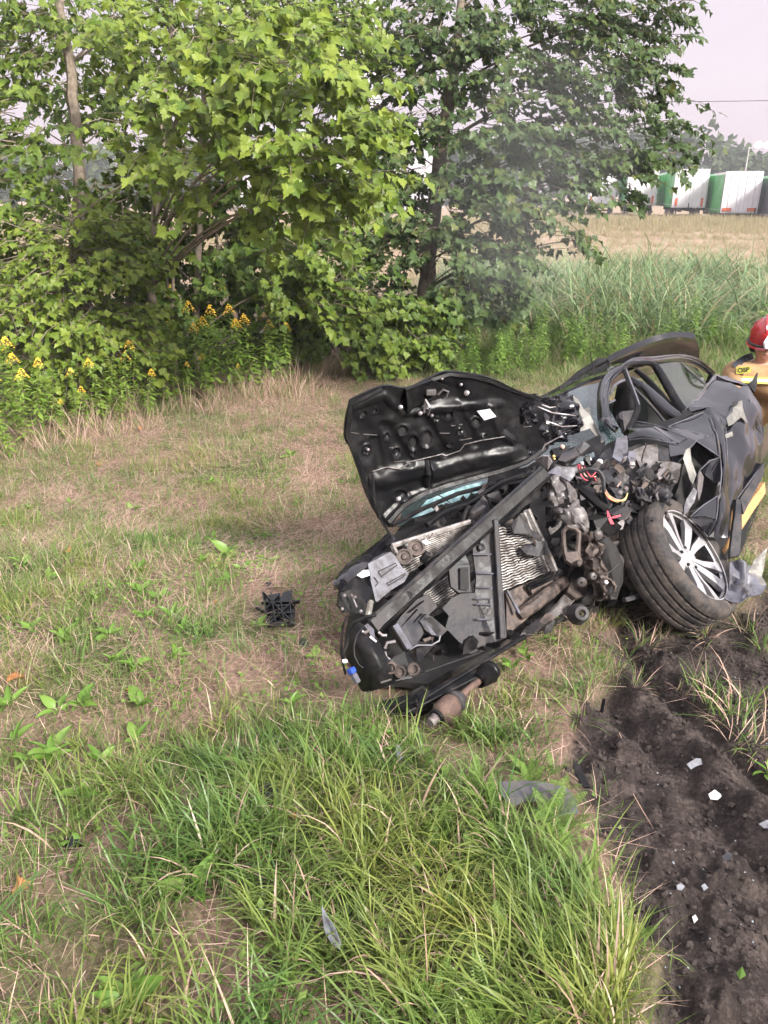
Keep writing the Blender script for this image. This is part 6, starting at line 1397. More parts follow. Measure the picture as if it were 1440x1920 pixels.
poly('door_skin_fold', [Ee(190, 1228, 3.86), Ee(340, 1245, 3.865), Ee(350, 1290, 3.88), Ee(410, 1270, 3.9), Ee(415, 1350, 3.88), Ee(300, 1345, 3.86)], .01, M_PAINT, dp, .012, 3)
poly('torn_skin', [Ee(150, 805, 3.95), Ee(178, 790, 3.95), Ee(185, 870, 3.95), Ee(215, 960, 3.94), Ee(195, 1020, 3.93), Ee(175, 990, 3.94), Ee(145, 900, 3.95), Ee(133, 860, 3.95)], .006, M_PRIMER, dp, .012, 2)
poly('torn_skin', [Ee(160, 1110, 3.9), Ee(200, 1040, 3.92), Ee(222, 1060, 3.92), Ee(205, 1130, 3.9), Ee(170, 1190, 3.88), Ee(140, 1210, 3.87), Ee(150, 1150, 3.88)], .006, M_PALEP, dp, .015, 2)
poly('window_sill_trim', [Ee(-45, 650, 4.4), Ee(180, 570, 4.42), Ee(200, 578, 4.41), Ee(40, 665, 4.3), Ee(-30, 680, 4.34)], .02, M_PLASTIC, dp)
st_ = [[(300, 1345, 3.88), (355, 1350, 3.86), (412, 1355, 3.9)], [(352, 1090, 3.92), (385, 1090, 3.9), (430, 1090, 3.98)], [(370, 850, 4.02), (395, 860, 4.0), (410, 870, 4.1)], [(340, 690, 4.16), (385, 690, 4.14), (402, 700, 4.2)], [(265, 572, 4.3), (300, 545, 4.3), (395, 610, 4.26)]]
part(patch([[Ee(*p) for p in r_] for r_ in st_], 16, 44, .012, .010, 8, 22, fold=True), 'door_edge', M_PAINT, True, dp, angle=14)
rd = [[(412, 1355, 3.92), (470, 1110, 4.1), (520, 1040, 4.2), (632, 890, 4.4)], [(412, 1060, 4.02), (480, 1000, 4.12), (560, 900, 4.26), (630, 800, 4.42)], [(402, 820, 4.15), (470, 780, 4.2), (550, 740, 4.3), (622, 680, 4.46)], [(398, 690, 4.24), (460, 620, 4.28), (520, 560, 4.36), (612, 535, 4.5)], [(400, 605, 4.3), (445, 520, 4.38), (482, 425, 4.5), (548, 402, 4.58)]]
rdp = part(patch([[Ee(*p) for p in r_] for r_ in rd], 44, 56, .015, .011, 5, 23, fold=True), 'rear_door', M_PAINT, True, label='dented glossy black rear door at the right edge', angle=14)
poly('door_top_face', [Ee(165, 548, 4.5), Ee(350, 342, 4.75), Ee(485, 425, 4.55), Ee(445, 520, 4.42), Ee(400, 605, 4.32), Ee(300, 545, 4.34), Ee(182, 572, 4.44)], .012, M_PAINT, rdp, .010, 4, smooth=True)
poly('door_frame_edge', [Ee(158, 545, 4.5), Ee(345, 335, 4.76), Ee(360, 342, 4.75), Ee(180, 555, 4.48)], .015, M_STEEL, rdp)
poly('torn_handle_recess', [Ee(400, 612, 4.25), Ee(445, 565, 4.26), Ee(455, 510, 4.3), Ee(500, 500, 4.32), Ee(505, 540, 4.3), Ee(540, 640, 4.3), Ee(500, 600, 4.26), Ee(440, 650, 4.22), Ee(415, 660, 4.22)], .005, M_PRIMER, rdp, .008, 1)
poly('handle_hole_shade', [Ee(445, 510, 4.29), Ee(480, 500, 4.3), Ee(470, 530, 4.29), Ee(450, 540, 4.28)], .004, M_DARKHOLE, rdp)  # shade of the handle opening, painted as a dark plate
poly('torn_skin', [Ee(392, 715, 4.12), Ee(440, 690, 4.13), Ee(445, 720, 4.12), Ee(400, 735, 4.11)], .006, M_PRIMER, rdp, .006, 1)
poly('door_top_scrap', [Ee(345, 340, 4.72), Ee(400, 335, 4.74), Ee(450, 360, 4.7), Ee(540, 398, 4.6), Ee(480, 395, 4.6), Ee(400, 370, 4.66)], .015, M_PAINT, rdp, .012, 1)
poly('door_top_scrap', [Ee(540, 398, 4.6), Ee(575, 370, 4.62), Ee(600, 325, 4.64), Ee(598, 400, 4.62), Ee(580, 450, 4.6)], .012, M_PLASTIC, rdp, .006, 1)
dl = poly('door_strip', [Ee(492, 1105, 4.12), Ee(635, 885, 4.36), Ee(637, 955, 4.34), Ee(510, 1205, 4.08)], .02, M_GREYP, rdp, .003, 1)
poly('sill', [Ee(500, 1205, 4.12), Ee(640, 1005, 4.4), Ee(645, 1075, 4.4), Ee(498, 1300, 4.1)], .06, M_FOAM, None, .004, 1, 'yellow brown foam along the sill')
poly('sill', [Ee(365, 1450, 3.95), Ee(440, 1320, 4.0), Ee(440, 1370, 3.98), Ee(385, 1465, 3.94)], .04, M_FOAM)
poly('sill_strut', [Ee(465, 1110, 4.05), Ee(490, 1115, 4.05), Ee(495, 1300, 3.95), Ee(488, 1460, 3.86), Ee(430, 1470, 3.84), Ee(440, 1320, 3.92)], .02, M_GREYP, None, .008, 2)
# torn wing liner lying by the wheel
sc1 = [[(390, 1720, 3.66), (480, 1740, 3.62), (600, 1680, 3.62), (655, 1630, 3.66)], [(420, 1620, 3.7), (500, 1650, 3.66), (560, 1640, 3.66), (620, 1600, 3.7)], [(430, 1480, 3.76), (500, 1490, 3.72), (520, 1510, 3.72), (545, 1560, 3.76)]]
part(patch([[Ee(*p) for p in r_] for r_ in sc1], 20, 14, .006, .05, 13, 24), 'torn_wing_liner', M_PALEP, True, angle=25, label='torn silver scrap of wing beside the wheel')
poly('torn_wing_liner', [Ee(545, 1560, 3.72), Ee(575, 1490, 3.74), Ee(655, 1415, 3.76), Ee(640, 1480, 3.75), Ee(625, 1590, 3.72), Ee(655, 1640, 3.68), Ee(600, 1690, 3.66), Ee(560, 1640, 3.68)], .006, M_PRIMER, None, .02, 2)
# rear quarter, cut by the picture edge
part(patch([[P(1420, 900, 4.5), P(1470, 830, 5.2), P(1500, 790, 6.0)], [P(1428, 850, 4.6), P(1475, 810, 5.3), P(1510, 780, 6.1)], [P(1432, 800, 4.7), P(1475, 770, 5.4), P(1510, 750, 6.2)]], 10, 8, .02, .008), 'rear_quarter', M_PAINT, True)

# painted edge highlights: pale tubes along the near-side panel folds and pillars
for pts in ([(40, 662, 4.2), (150, 617, 4.24), (265, 570, 4.27)], [(302, 590, 4.25), (345, 718, 4.11), (367, 850, 3.985)], [(216, 750, 4.01), (290, 800, 4.0), (366, 850, 3.985)], [(150, 832, 3.97), (180, 790, 3.99), (216, 752, 4.01)], [(240, 932, 3.93), (300, 873, 3.95), (367, 852, 3.975)], [(367, 852, 3.975), (374, 950, 3.93), (362, 1075, 3.91)], [(178, 1222, 3.85), (260, 1150, 3.87), (352, 1090, 3.89)], [(352, 1090, 3.9), (350, 1170, 3.87), (340, 1245, 3.85)], [(165, 548, 4.49), (258, 445, 4.61), (350, 342, 4.74)], [(402, 690, 4.2), (410, 860, 4.1), (416, 1060, 4.0)], [(485, 425, 4.54), (550, 500, 4.44), (600, 640, 4.42), (622, 700, 4.44)], [(470, 1108, 4.08), (550, 1000, 4.22), (634, 886, 4.38)]):
    part(MB().tube([Ee(*p) for p in pts], [.0022] + [.0036] * (len(pts) - 2) + [.0022], 6), 'edge_highlight', M_PALEP)
for pts in ([(650, 952, 4.06), (800, 938, 4.0), (960, 968, 3.94), (1060, 980, 3.92)], [(705, 790, 4.18), (890, 825, 4.08), (1155, 932, 3.96)], [(830, 850, 4.08), (890, 890, 4.04), (950, 960, 3.95)], [(425, 590, 4.57), (450, 450, 4.71), (520, 372, 4.81), (610, 320, 4.88), (700, 262, 5.0), (860, 258, 5.26)], [(860, 258, 5.26), (1100, 237, 5.86), (1250, 277, 6.16), (1385, 382, 6.4)]):
    part(MB().tube([cat_rom([Cc(*p) for p in pts], t) for t in np.linspace(0, 1, 12)], .0034, 6), 'edge_highlight', M_PALEP)
# ---- tailgate standing open behind the roof
tg = [[(470, 300, 6.5), (700, 268, 6.6), (900, 250, 6.7), (1080, 243, 6.8), (1252, 270, 6.9)], [(480, 280, 6.45), (700, 190, 6.45), (900, 130, 6.5), (1060, 105, 6.55), (1262, 170, 6.7)], [(475, 275, 6.42), (700, 168, 6.35), (900, 90, 6.35), (1065, 60, 6.4), (1222, 66, 6.45)]]
tgo = part(patch([[Cc(*p) for p in r_] for r_ in tg], 24, 12, .05, .004, 4, 25), 'tailgate', M_PAINT, True, label='black tailgate standing open behind the roof')
poly('spoiler', [Cc(45, 482, 6.3), Cc(200, 355, 6.5), Cc(375, 240, 6.7), Cc(430, 232, 6.75), Cc(462, 250, 6.7), Cc(330, 322, 6.5), Cc(230, 390, 6.4), Cc(110, 470, 6.3)], .05, M_PLASTIC, tgo, .004, 1)
poly('spoiler', [Cc(200, 415, 6.25), Cc(330, 345, 6.4), Cc(468, 270, 6.5), Cc(485, 315, 6.4), Cc(300, 400, 6.3), Cc(200, 440, 6.2)], .04, M_PLASTIC, tgo)
part(MB().tube([Cc(342, 375, 5.9), Cc(322, 260, 5.92), Cc(308, 178, 5.95)], [.005, .004, .002], 5), 'antenna', M_PLASTIC)

# near-black plate added under the car for its contact shadow
shadow_pts = [on_ground(x_, y_) + Vector((0, 0, .05)) for x_, y_ in ((700, 1296), (800, 1300), (900, 1245), (1110, 1150), (1250, 1130), (1390, 1040), (1420, 960), (1300, 870), (1050, 930), (760, 1030), (680, 1120))]
part(MB().plate(shadow_pts, .03, 0, Vector((0, 0, 1)), .01, 1), 'contact_shadow_plate', M_DARKHOLE, False)
# ---- the torn front wheel
ax = Vector((.73, .55 * CP - .40 * 0, 0))
right = Vector((1, 0, 0)); upc = Vector((0, SP, CP)); back = Vector((0, -CP, SP))
ax = (right * .63 + upc * .50 + back * .62).normalized()
wc = P(1270, 1057, 3.80)
MW = Matrix.Translation(wc) @ ax.to_track_quat('Z', 'Y').to_matrix().to_4x4()
wheel = bpy.data.objects.new('wheel', None); COL.objects.link(wheel); wheel.parent = CAR; wheel.matrix_parent_inverse = Matrix.Translation(-CAR.location); wheel.location = wc; wheel['label'] = 'torn front wheel leaning over, silver spokes'
def wpart(mb, nm, m, smooth=True, angle=35):
    o = mb.build(nm, m, None, smooth, angle=angle); o.parent = wheel; o.matrix_parent_inverse = Matrix.Translation(-wc); return o
mb = MB(); n = 150; prof = []
for r_, h_ in [(.236, -.102), (.262, -.116), (.292, -.121), (.312, -.112), (.324, -.098), (.329, -.080), (.3295, -.066), (.317, -.063), (.317, -.053), (.3305, -.050), (.331, -.026), (.317, -.023), (.317, -.013), (.331, -.010), (.331, .010), (.317, .013), (.317, .023), (.331, .026), (.3305, .050), (.317, .053), (.317, .063), (.3295, .066), (.329, .080), (.324, .098), (.312, .112), (.292, .121), (.262, .116), (.243, .104), (.236, .095)]: prof.append((r_, h_))
vs = []; k = len(prof)
for i, (r_, h_) in enumerate(prof):
    for j in range(n):
        a = 2 * math.pi * j / n; rr = r_
        if r_ > .3285 and j % 3 == (0 if abs(h_) > .05 else (1 if h_ > 0 else 2)): rr -= .004
        if .30 < r_ < .326 and abs(h_) > .09 and j % 3 == 0: rr -= .003
        vs.append(MW @ Vector((rr * math.cos(a), rr * math.sin(a), h_)))
fs = [(i * n + j, i * n + (j + 1) % n, (i + 1) * n + (j + 1) % n, (i + 1) * n + j) for i in range(k - 1) for j in range(n)]
wpart(mb.add(vs, fs), 'tyre', M_RUBBER, True, 30)
wpart(MB().lathe([(.240, .104), (.246, .106), (.247, .098), (.236, .085), (.232, .080)], MW, 72), 'rim', M_RIMS, True, 30)
wpart(MB().lathe([(.232, .081), (.226, .05), (.222, -.08), (.236, -.10), (.244, -.104)], MW, 72), 'rim_barrel', M_RIMD, True, 30)
wpart(MB().lathe([(.0, .03), (.10, .028), (.19, .012), (.222, -.02)], MW, 60), 'brake_disc', M_RIMD)
rim = MB()
for s in range(5):
    for sg in (-1, 1):
        a = s * 2 * math.pi / 5 + .25; t0 = Vector((math.cos(a), math.sin(a), 0)); t1 = Vector((-math.sin(a), math.cos(a), 0))
        def q(rad, off, z): return MW @ (t0 * rad + t1 * off * sg + Vector((0, 0, z)))
        z0, z1 = .066, .098
        prof_s = [(.045, .003, .030, z0), (.11, .007, .046, z0 + .010), (.17, .020, .068, z0 + .024), (.238, .036, .104, z1)]
        vs = []
        for (rad_, i0, i1, zz) in prof_s: vs += [q(rad_, i0, zz), q(rad_, i1, zz - .004), q(rad_, i1 - .004, zz - .03), q(rad_, i0 + .004, zz - .03)]
        fs = [(4 * i + j, 4 * i + (j + 1) % 4, 4 * i + 4 + (j + 1) % 4, 4 * i + 4 + j) for i in range(3) for j in range(4)] + [(0, 1, 2, 3), (12, 15, 14, 13)]
        wpart(MB().add(vs, fs), 'spoke', M_RIMS, False)
    a = s * 2 * math.pi / 5 + .25 + .628; c = Vector((math.cos(a) * .056, math.sin(a) * .056, .062))
    wpart(MB().lathe([(.0005, .012), (.009, .01), (.01, -.01)], MW @ Matrix.Translation(c), 8), 'wheel_bolt', M_RIMD)
wpart(MB().lathe([(.0005, .084), (.03, .083), (.034, .076), (.05, .066), (.068, .058), (.07, .03)], MW, 30), 'hub_cap', M_RIMS)
part(MB().tube([wc - ax * .1, wc - ax * .24, Dd(640, 1250, 3.62)], [.06, .05, .04], 10), 'wheel_hub', M_DULL)

# rust-brown drive shaft lying under the bumper is a thing of its own (see debris)
# ------------------------------------------------------------------ firefighter bending behind the doors
M_JACKET = worn('tan_jacket_cloth', (0.36, 0.215, 0.105), (0.27, 0.16, 0.08), .8, 0, 10, .45, .4)
M_NAVY = worn('dark_shoulder_cloth', (0.022, 0.024, 0.034), (0.05, 0.05, 0.055), .8, 0, 10, .4, .4)
M_REFLY = plain('yellow_reflective', (0.50, 0.47, 0.07), .45); M_REFLS = plain('silver_reflective', (0.62, 0.64, 0.62), .35)
M_HELM = plain('red_helmet', (0.42, 0.015, 0.02), .18, 0, .8, 12, .12, 0); M_SKIN = plain('skin', (0.46, 0.26, 0.19), .5)
M_BOOT = plain('black_leather', (0.018, 0.017, 0.017), .5); M_HAIR = plain('dark_hair', (0.03, 0.022, 0.018), .7)
OFF = P(1436, 642, 5.9) - P(1436, 648, 5.2)
gzf = float(ground_h(np.array([2.8 + OFF.x]), np.array([5.5 + OFF.y]))[0])
FF = thing('person', 'firefighter in tan jacket and red helmet bending behind the wreck', 'person', (2.8 + OFF.x, 5.5 + OFF.y, gzf))
def skinned(name, pts, edges, radii, m, root=0, sub=2):
    me = bpy.data.meshes.new(name); me.from_pydata([tuple(p) for p in pts], edges, [])
    o = bpy.data.objects.new(name, me); COL.objects.link(o)
    md = o.modifiers.new('skin', 'SKIN'); md.use_smooth_shade = True
    for i, r_ in enumerate(radii): me.skin_vertices[0].data[i].radius = (r_ if hasattr(r_, '__len__') else (r_, r_))
    me.skin_vertices[0].data[root].use_root = True
    sb = o.modifiers.new('sub', 'SUBSURF'); sb.levels = sub; sb.render_levels = sub
    dg = bpy.context.evaluated_depsgraph_get(); nm_ = bpy.data.meshes.new_from_object(o.evaluated_get(dg)); bpy.data.objects.remove(o)
    nm_.materials.clear(); nm_.materials.append(m); nm_.name = name
    nm_.polygons.foreach_set('use_smooth', [True] * len(nm_.polygons))
    return link(name, nm_, FF)
hd = P(1436, 642, 5.9); nk = hd + Vector((.05, .06, -.15)); ch = Vector((2.68 + OFF.x, 5.32 + OFF.y, nk.z - .2)); pv = Vector((2.86 + OFF.x, 5.62 + OFF.y, gzf + .80))
shl = Vector((2.375 + OFF.x, 5.26 + OFF.y, nk.z - .055)); shr = Vector((2.93 + OFF.x, 5.30 + OFF.y, nk.z - .10))
ell = Vector((2.36 + OFF.x, 5.12 + OFF.y, nk.z - .40)); elr = Vector((3.02 + OFF.x, 5.10 + OFF.y, nk.z - .40)); hal = Vector((2.50 + OFF.x, 4.93 + OFF.y, nk.z - .58)); har = Vector((2.82 + OFF.x, 4.86 + OFF.y, nk.z - .52))
kl = Vector((2.66 + OFF.x, 5.40 + OFF.y, gzf + .46)); kr = Vector((3.06 + OFF.x, 5.42 + OFF.y, gzf + .46)); al_ = Vector((2.66 + OFF.x, 5.62 + OFF.y, gzf + .10)); ar_ = Vector((3.08 + OFF.x, 5.66 + OFF.y, gzf + .10))
# body: one continuous mesh (head, neck, trunk, limbs, palms)
pts = [pv, ch, nk, hd + Vector((0, 0, -.05)), hd + Vector((-.005, -.01, .06)), shl, ell, hal, shr, elr, har, kl, al_, kr, ar_, hal + Vector((.03, -.06, -.03)), har + Vector((-.02, -.06, -.03))]
eds = [(0, 1), (1, 2), (2, 3), (3, 4), (1, 5), (5, 6), (6, 7), (7, 15), (1, 8), (8, 9), (9, 10), (10, 16), (0, 11), (11, 12), (0, 13), (13, 14)]
body = skinned('body', pts, eds, [.13, .15, .058, .078, .085, .06, .045, .03, .06, .045, .03, .075, .05, .075, .05, .032, .032], M_SKIN)
def grow(vs, r_, nm, m): return skinned(nm, vs, [(i, i + 1) for i in range(len(vs) - 1)], r_, m)
for hnd, s_ in ((hal + Vector((.03, -.06, -.03)), 1), (har + Vector((-.02, -.06, -.03)), -1)):
    for k in range(4): grow([hnd + Vector((s_ * .018 * (k - 1.5), -.02, 0)), hnd + Vector((s_ * .02 * (k - 1.5), -.055, -.012)), hnd + Vector((s_ * .02 * (k - 1.5), -.075 - .006 * (k in (1, 2)), -.04))], [.011, .010, .009], 'finger', M_BOOT)
    grow([hnd + Vector((s_ * .03, .0, .0)), hnd + Vector((s_ * .05, -.03, -.01)), hnd + Vector((s_ * .045, -.055, -.02))], [.012, .011, .009], 'thumb', M_BOOT)
jk = skinned('jacket', [pv + Vector((0, .02, .06)), ch.lerp(pv, .5), ch, nk + Vector((0, .01, -.03)), shl, ell, hal + Vector((-.02, .03, .03)), shr, elr, har + Vector((.02, .03, .03))], [(0, 1), (1, 2), (2, 3), (2, 4), (4, 5), (5, 6), (2, 7), (7, 8), (8, 9)],
             [(.21, .17), (.205, .165), (.215, .16), .085, .105, .078, .062, .105, .078, .062], M_JACKET)
skinned('trousers', [pv + Vector((0, 0, .04)), kl, al_ + Vector((0, 0, .08)), kr, ar_ + Vector((0, 0, .08))], [(0, 1), (1, 2), (0, 3), (3, 4)], [(.18, .15), .105, .085, .105, .085], M_JACKET)
for a_ in (al_, ar_):
    grow([a_ + Vector((0, .05, -.04)), a_ + Vector((0, -.05, -.05)), a_ + Vector((0, -.19, -.06))], [.055, .055, .045], 'boot', M_BOOT)
# shoulder yoke, stripes, label
band2 = lambda nm, pts_, wd, m_, par=None: band(nm, pts_, wd, m_, par, .012)
def on_body(px, py, d): return P(px, py, d)
def ffpoly(nm, pts_, th, m_):
    o = MB().plate(pts_, th, 0, None, .004, 2).build(nm, m_, FF, True); return o
# surface finder for the jacket
jv = np.array([tuple(v.co) for v in jk.data.vertices]); jx, jy, jd = proj(jv[:, 0], jv[:, 1], jv[:, 2])
def JS(px, py, off=.012):
    w_ = (jx - px) ** 2 + (jy - py) ** 2; near = np.argsort(w_)[:14]; k = near[np.argmin(jd[near])]
    return P(px, py, float(np.sort(jd[near])[:4].mean()) - off)
def jstrip(nm, pts_, wd, m_, off=.012):
    c = [JS(x_, y_, off) for x_, y_ in pts_]; mb = MB(); vs = []
    for i, p in enumerate(c):
        t = (c[min(i + 1, len(c) - 1)] - c[max(i - 1, 0)]).normalized(); v_ = (Vector((0, 0, CAMZ)) - p).normalized(); s2 = t.cross(v_).normalized()
        vs += [p - s2 * wd / 2, p + s2 * wd / 2, p + s2 * wd / 2 - v_ * .03, p - s2 * wd / 2 - v_ * .03]
    mb.add(vs, [(4 * i + j, 4 * i + (j + 1) % 4, 4 * i + 4 + (j + 1) % 4, 4 * i + 4 + j) for i in range(len(c) - 1) for j in range(4)] + [(0, 1, 2, 3), tuple(4 * (len(c) - 1) + j for j in (3, 2, 1, 0))])
    return mb.build(nm, m_, FF, True)
jstrip('shoulder_patch', [(1376, 688), (1388, 678), (1400, 671), (1412, 667)], .055, M_NAVY, .004)
jstrip('chest_stripe', [(1380, 711), (1400, 712), (1420, 713), (1440, 714), (1460, 713)], .05, M_REFLY, .014)
jstrip('chest_stripe_silver', [(1380, 711), (1400, 712), (1420, 713), (1440, 714), (1460, 713)], .02, M_REFLS, .018)
pc = JS(1394, 694, .03); zc = (Vector((0, 0, CAMZ)) - pc).normalized(); xc = Vector((1, 0, .08)); xc = (xc - zc * xc.dot(zc)).normalized(); yc = zc.cross(xc)
MB().plate([pc + xc * sx_ + yc * sy_ for sx_, sy_ in ((-.05, -.026), (.05, -.026), (.05, .026), (-.05, .026))], .012, 0, zc).build('name_patch', M_REFLY, FF)
cu = bpy.data.curves.new('osp', 'FONT'); cu.body = 'OSP'; cu.size = .046; cu.align_x = 'CENTER'; cu.align_y = 'CENTER'; cu.extrude = .0008; cu.offset = .0009
tmp = bpy.data.objects.new('osp', cu); COL.objects.link(tmp)
tm = bpy.data.meshes.new_from_object(tmp.evaluated_get(bpy.context.evaluated_depsgraph_get())); bpy.data.objects.remove(tmp)
tm.materials.clear(); tm.materials.append(M_BOOT)
MT = Matrix((xc, yc, zc)).transposed().to_4x4(); MT.translation = pc + zc * .002; tm.transform(MT); link('patch_lettering', tm, FF)
jstrip('sleeve_stripe', [(1362, 742), (1372, 748), (1384, 750)], .045, M_REFLY, .012)
# helmet: shell with brim, comb, white band, neck guard; face
HM = Matrix.Translation(hd + Vector((.0, .0, .045))) @ Matrix.Rotation(R(12), 4, 'X') @ Matrix.Rotation(R(-14), 4, 'Y') @ Matrix.Rotation(R(-25), 4, 'Z')
mb = MB(); prof = [(.0005, .150), (.045, .143), (.085, .118), (.112, .075), (.122, .025), (.124, -.01), (.140, -.028), (.146, -.036), (.138, -.036), (.118, -.02)]
vs = []; n = 36
for r_, h_ in prof:
    for j in range(n):
        a = 2 * math.pi * j / n; el = 1.0 + .14 * abs(math.sin(a)); vs.append(HM @ Vector((r_ * math.cos(a), r_ * math.sin(a) * el, h_ - (.03 if (math.sin(a) > .3 and h_ < 0) else 0))))
mb.add(vs, [(i * n + j, i * n + (j + 1) % n, (i + 1) * n + (j + 1) % n, (i + 1) * n + j) for i in range(len(prof) - 1) for j in range(n)])
hl = mb.build('helmet', M_HELM, FF, True, angle=40); hl['label'] = 'red fire helmet with pale band'
mb = MB().tube([HM @ Vector((0, -.13 * math.cos(t), .02 + .138 * math.sin(t))) for t in np.linspace(.35, 2.7, 14)], [.006] + [.013] * 12 + [.006], 7); mb.build('comb', M_HELM, hl, True)
mb = MB().tube([HM @ Vector((.127 * math.sin(t), -.142 * math.cos(t), .012)) for t in np.linspace(.1, 1.9, 12)], .014, 6); mb.build('white_band', M_WHITEP, hl, True)
mb = MB().tube([HM @ Vector((.128 * math.sin(t), -.148 * math.cos(t), -.012)) for t in np.linspace(-1.7, 1.7, 20)], .010, 6); mb.build('visor_rim', M_BOOT, hl, True)
MB().plate([P(1434, 640, 5.74), P(1441, 628, 5.75), P(1452, 626, 5.75), P(1456, 648, 5.74), P(1446, 654, 5.73), P(1436, 653, 5.73)], .02, 0, None, .004, 1).build('front_plate', M_WHITEP, hl, True)
skinned('neck_guard', [hd + Vector((-.09, .03, .0)), hd + Vector((-.05, .09, -.06)), hd + Vector((.04, .10, -.07)), hd + Vector((.10, .05, -.02))], [(0, 1), (1, 2), (2, 3)], [.03, .04, .04, .03], M_NAVY, 0, 1)
fwd = Vector((-.30, -.85, -.35)).normalized(); sdv = fwd.cross(Vector((0, 0, 1))).normalized(); upv = sdv.cross(fwd)
fc = hd + Vector((0, -.01, -.02))
grow([fc + fwd * .075 + upv * .02, fc + fwd * .105 - upv * .015, fc + fwd * .085 - upv * .03], [.010, .014, .010], 'nose', M_SKIN)
for s_ in (-1, 1):
    MB().lathe([(.0005, .006), (.009, .003), (.012, -.004)], Matrix.Translation(fc + fwd * .078 + sdv * s_ * .032 + upv * .02) @ fwd.to_track_quat('Z', 'Y').to_matrix().to_4x4(), 10).build('eye', M_BOOT, FF, True)
    grow([fc + sdv * s_ * .082 + upv * .02, fc + sdv * s_ * .09 - upv * .02], [.014, .010], 'ear', M_SKIN)
MB().bar(fc + fwd * .085 - upv * .055 - sdv * .022, fc + fwd * .085 - upv * .055 + sdv * .022, .008, .01).build('mouth', plain('lip', (.33, .13, .11), .5), FF)

# ------------------------------------------------------------------ debris
M_SHARD = worn('dirty_white_plastic', (0.19, 0.20, 0.225), (0.075, 0.066, 0.06), .35, 0, 25, .45, .2)
# torn drive shaft under the bumper
s0, s1 = P(806, 1356, 2.86), P(915, 1262, 3.12)
DS = thing('drive_shaft', 'rusty torn drive shaft with pale joint lying before the bumper', 'car part', s0.lerp(s1, .5))
ax_ = (s1 - s0).normalized(); MS = Matrix.Translation(s0) @ ax_.to_track_quat('Z', 'Y').to_matrix().to_4x4()
M_JOINT = worn('rusty_joint', (0.15, 0.095, 0.075), (0.065, 0.042, 0.034), .6, .4, 20, .5, .5)
MB().lathe([(.0005, -.0), (.017, .0), (.019, .012), (.017, .03), (.022, .034)], MS, 18).build('stub', M_STEEL, DS, True)
MB().lathe([(.020, .036), (.030, .038), (.031, .05), (.022, .052)], MS, 18).build('seal_ring', M_PLASTIC, DS, True)
MB().lathe([(.022, .05), (.036, .06), (.043, .075), (.045, .13), (.040, .145), (.043, .15)], MS, 22).build('joint_cup', M_JOINT, DS, True)
MB().lathe([(.040, .145), (.047, .15), (.046, .165), (.036, .175), (.03, .19), (.022, .2)], MS, 20).build('clamp_ring', M_GREYP, DS, True)
L_ = (s1 - s0).length
MB().tube([s0 + ax_ * .19, s0 + ax_ * .25 + Vector((0, 0, .003)), s0 + ax_ * (L_ - .05)], [.017, .014, .015], 10).build('shaft', M_JOINT, DS, True)
prof = []
for i in range(9): prof.append((.030 + .003 * i if i < 6 else .047 - .004 * (i - 6), L_ - .07 + .012 * i)); prof.append((.024 + .003 * i if i < 6 else .040, L_ - .064 + .012 * i))
MB().lathe(prof, MS, 20).build('rubber_boot', M_PLASTIC, DS, True)
# black grille fragment in the straw
c = on_ground(522, 1150) + Vector((0, 0, .05)); GR = thing('grille_fragment', 'broken black plastic lattice panel lying in the straw left of the wreck', 'car part', c)
nz = (Vector((0, 0, CAMZ)) - c).normalized().lerp(Vector((0, 0, 1)), .55).normalized(); dF = float(proj(*c)[2])
def gp(px, py, h_=.03):
    t = (Vector((c.x, c.y, c.z + h_)) - Vector((0, 0, CAMZ))).dot(nz) / (P(px, py, 1) - Vector((0, 0, CAMZ))).dot(nz); return Vector((0, 0, CAMZ)) + (P(px, py, 1) - Vector((0, 0, CAMZ))) * t
M_GLOSSB = plain('glossy_black_plastic', (0.008, 0.008, 0.009), .25)
MB().plate([gp(492, 1110), (gp(500, 1116)), gp(525, 1112), gp(527, 1120), gp(530, 1112), gp(548, 1106), gp(547, 1125), gp(554, 1130), gp(552, 1172), gp(504, 1175), gp(498, 1145), gp(494, 1130)], .005, 0, nz, .006, 2).build('backing', M_GLOSSB, GR)
for a, b_ in (((490, 1131), (562, 1129)), ((496, 1152), (552, 1150)), ((508, 1112), (518, 1174)), ((524, 1114), (534, 1174)), ((541, 1110), (548, 1172)), ((494, 1112), (552, 1172)), ((552, 1125), (505, 1172)), ((480, 1140), (500, 1150)), ((545, 1132), (562, 1127)), ((525, 1114), (497, 1145)), ((500, 1174), (553, 1172)), ((492, 1112), (504, 1175))):
    MB().bar(gp(*a, .05), gp(*b_, .05), .005, .022, tuple(nz)).build('rib', M_GLOSSB, GR)
for pts in ([(529, 1146), (545, 1142), (548, 1165), (533, 1168)], [(499, 1118), (504, 1122), (503, 1130), (497, 1130)]):
    MB().plate([gp(x_, y_, .042) for x_, y_ in pts], .003, 0, nz).build('glossy_facet', M_GREYP, GR)
def shard(label, pts_px, m_, thick=.004, tilt=.25, lift=.03, cat='plastic fragment', name='plastic_fragment', crumple=.006):
    cx = sum(p[0] for p in pts_px) / len(pts_px); cy = sum(p[1] for p in pts_px) / len(pts_px)
    q = on_ground(cx, cy) + Vector((0, 0, lift)); n_ = (Vector((random.uniform(-tilt, tilt), random.uniform(-tilt, 0) - .15, 1))).normalized()
    C0 = Vector((0, 0, CAMZ)); out = []
    for x_, y_ in pts_px:
        dv = P(x_, y_, 1) - C0; out.append(C0 + dv * ((q - C0).dot(n_) / dv.dot(n_)))
    o = MB().plate(out, thick, 0, n_, crumple, 2).build(name, m_)
    return tag(o, label, cat)
shard('long white torn plastic splinter standing in the foreground grass', [(603, 1697), (612, 1712), (628, 1738), (640, 1768), (638, 1782), (622, 1770), (608, 1745), (604, 1720)], M_SHARD, .003, .1, .12)
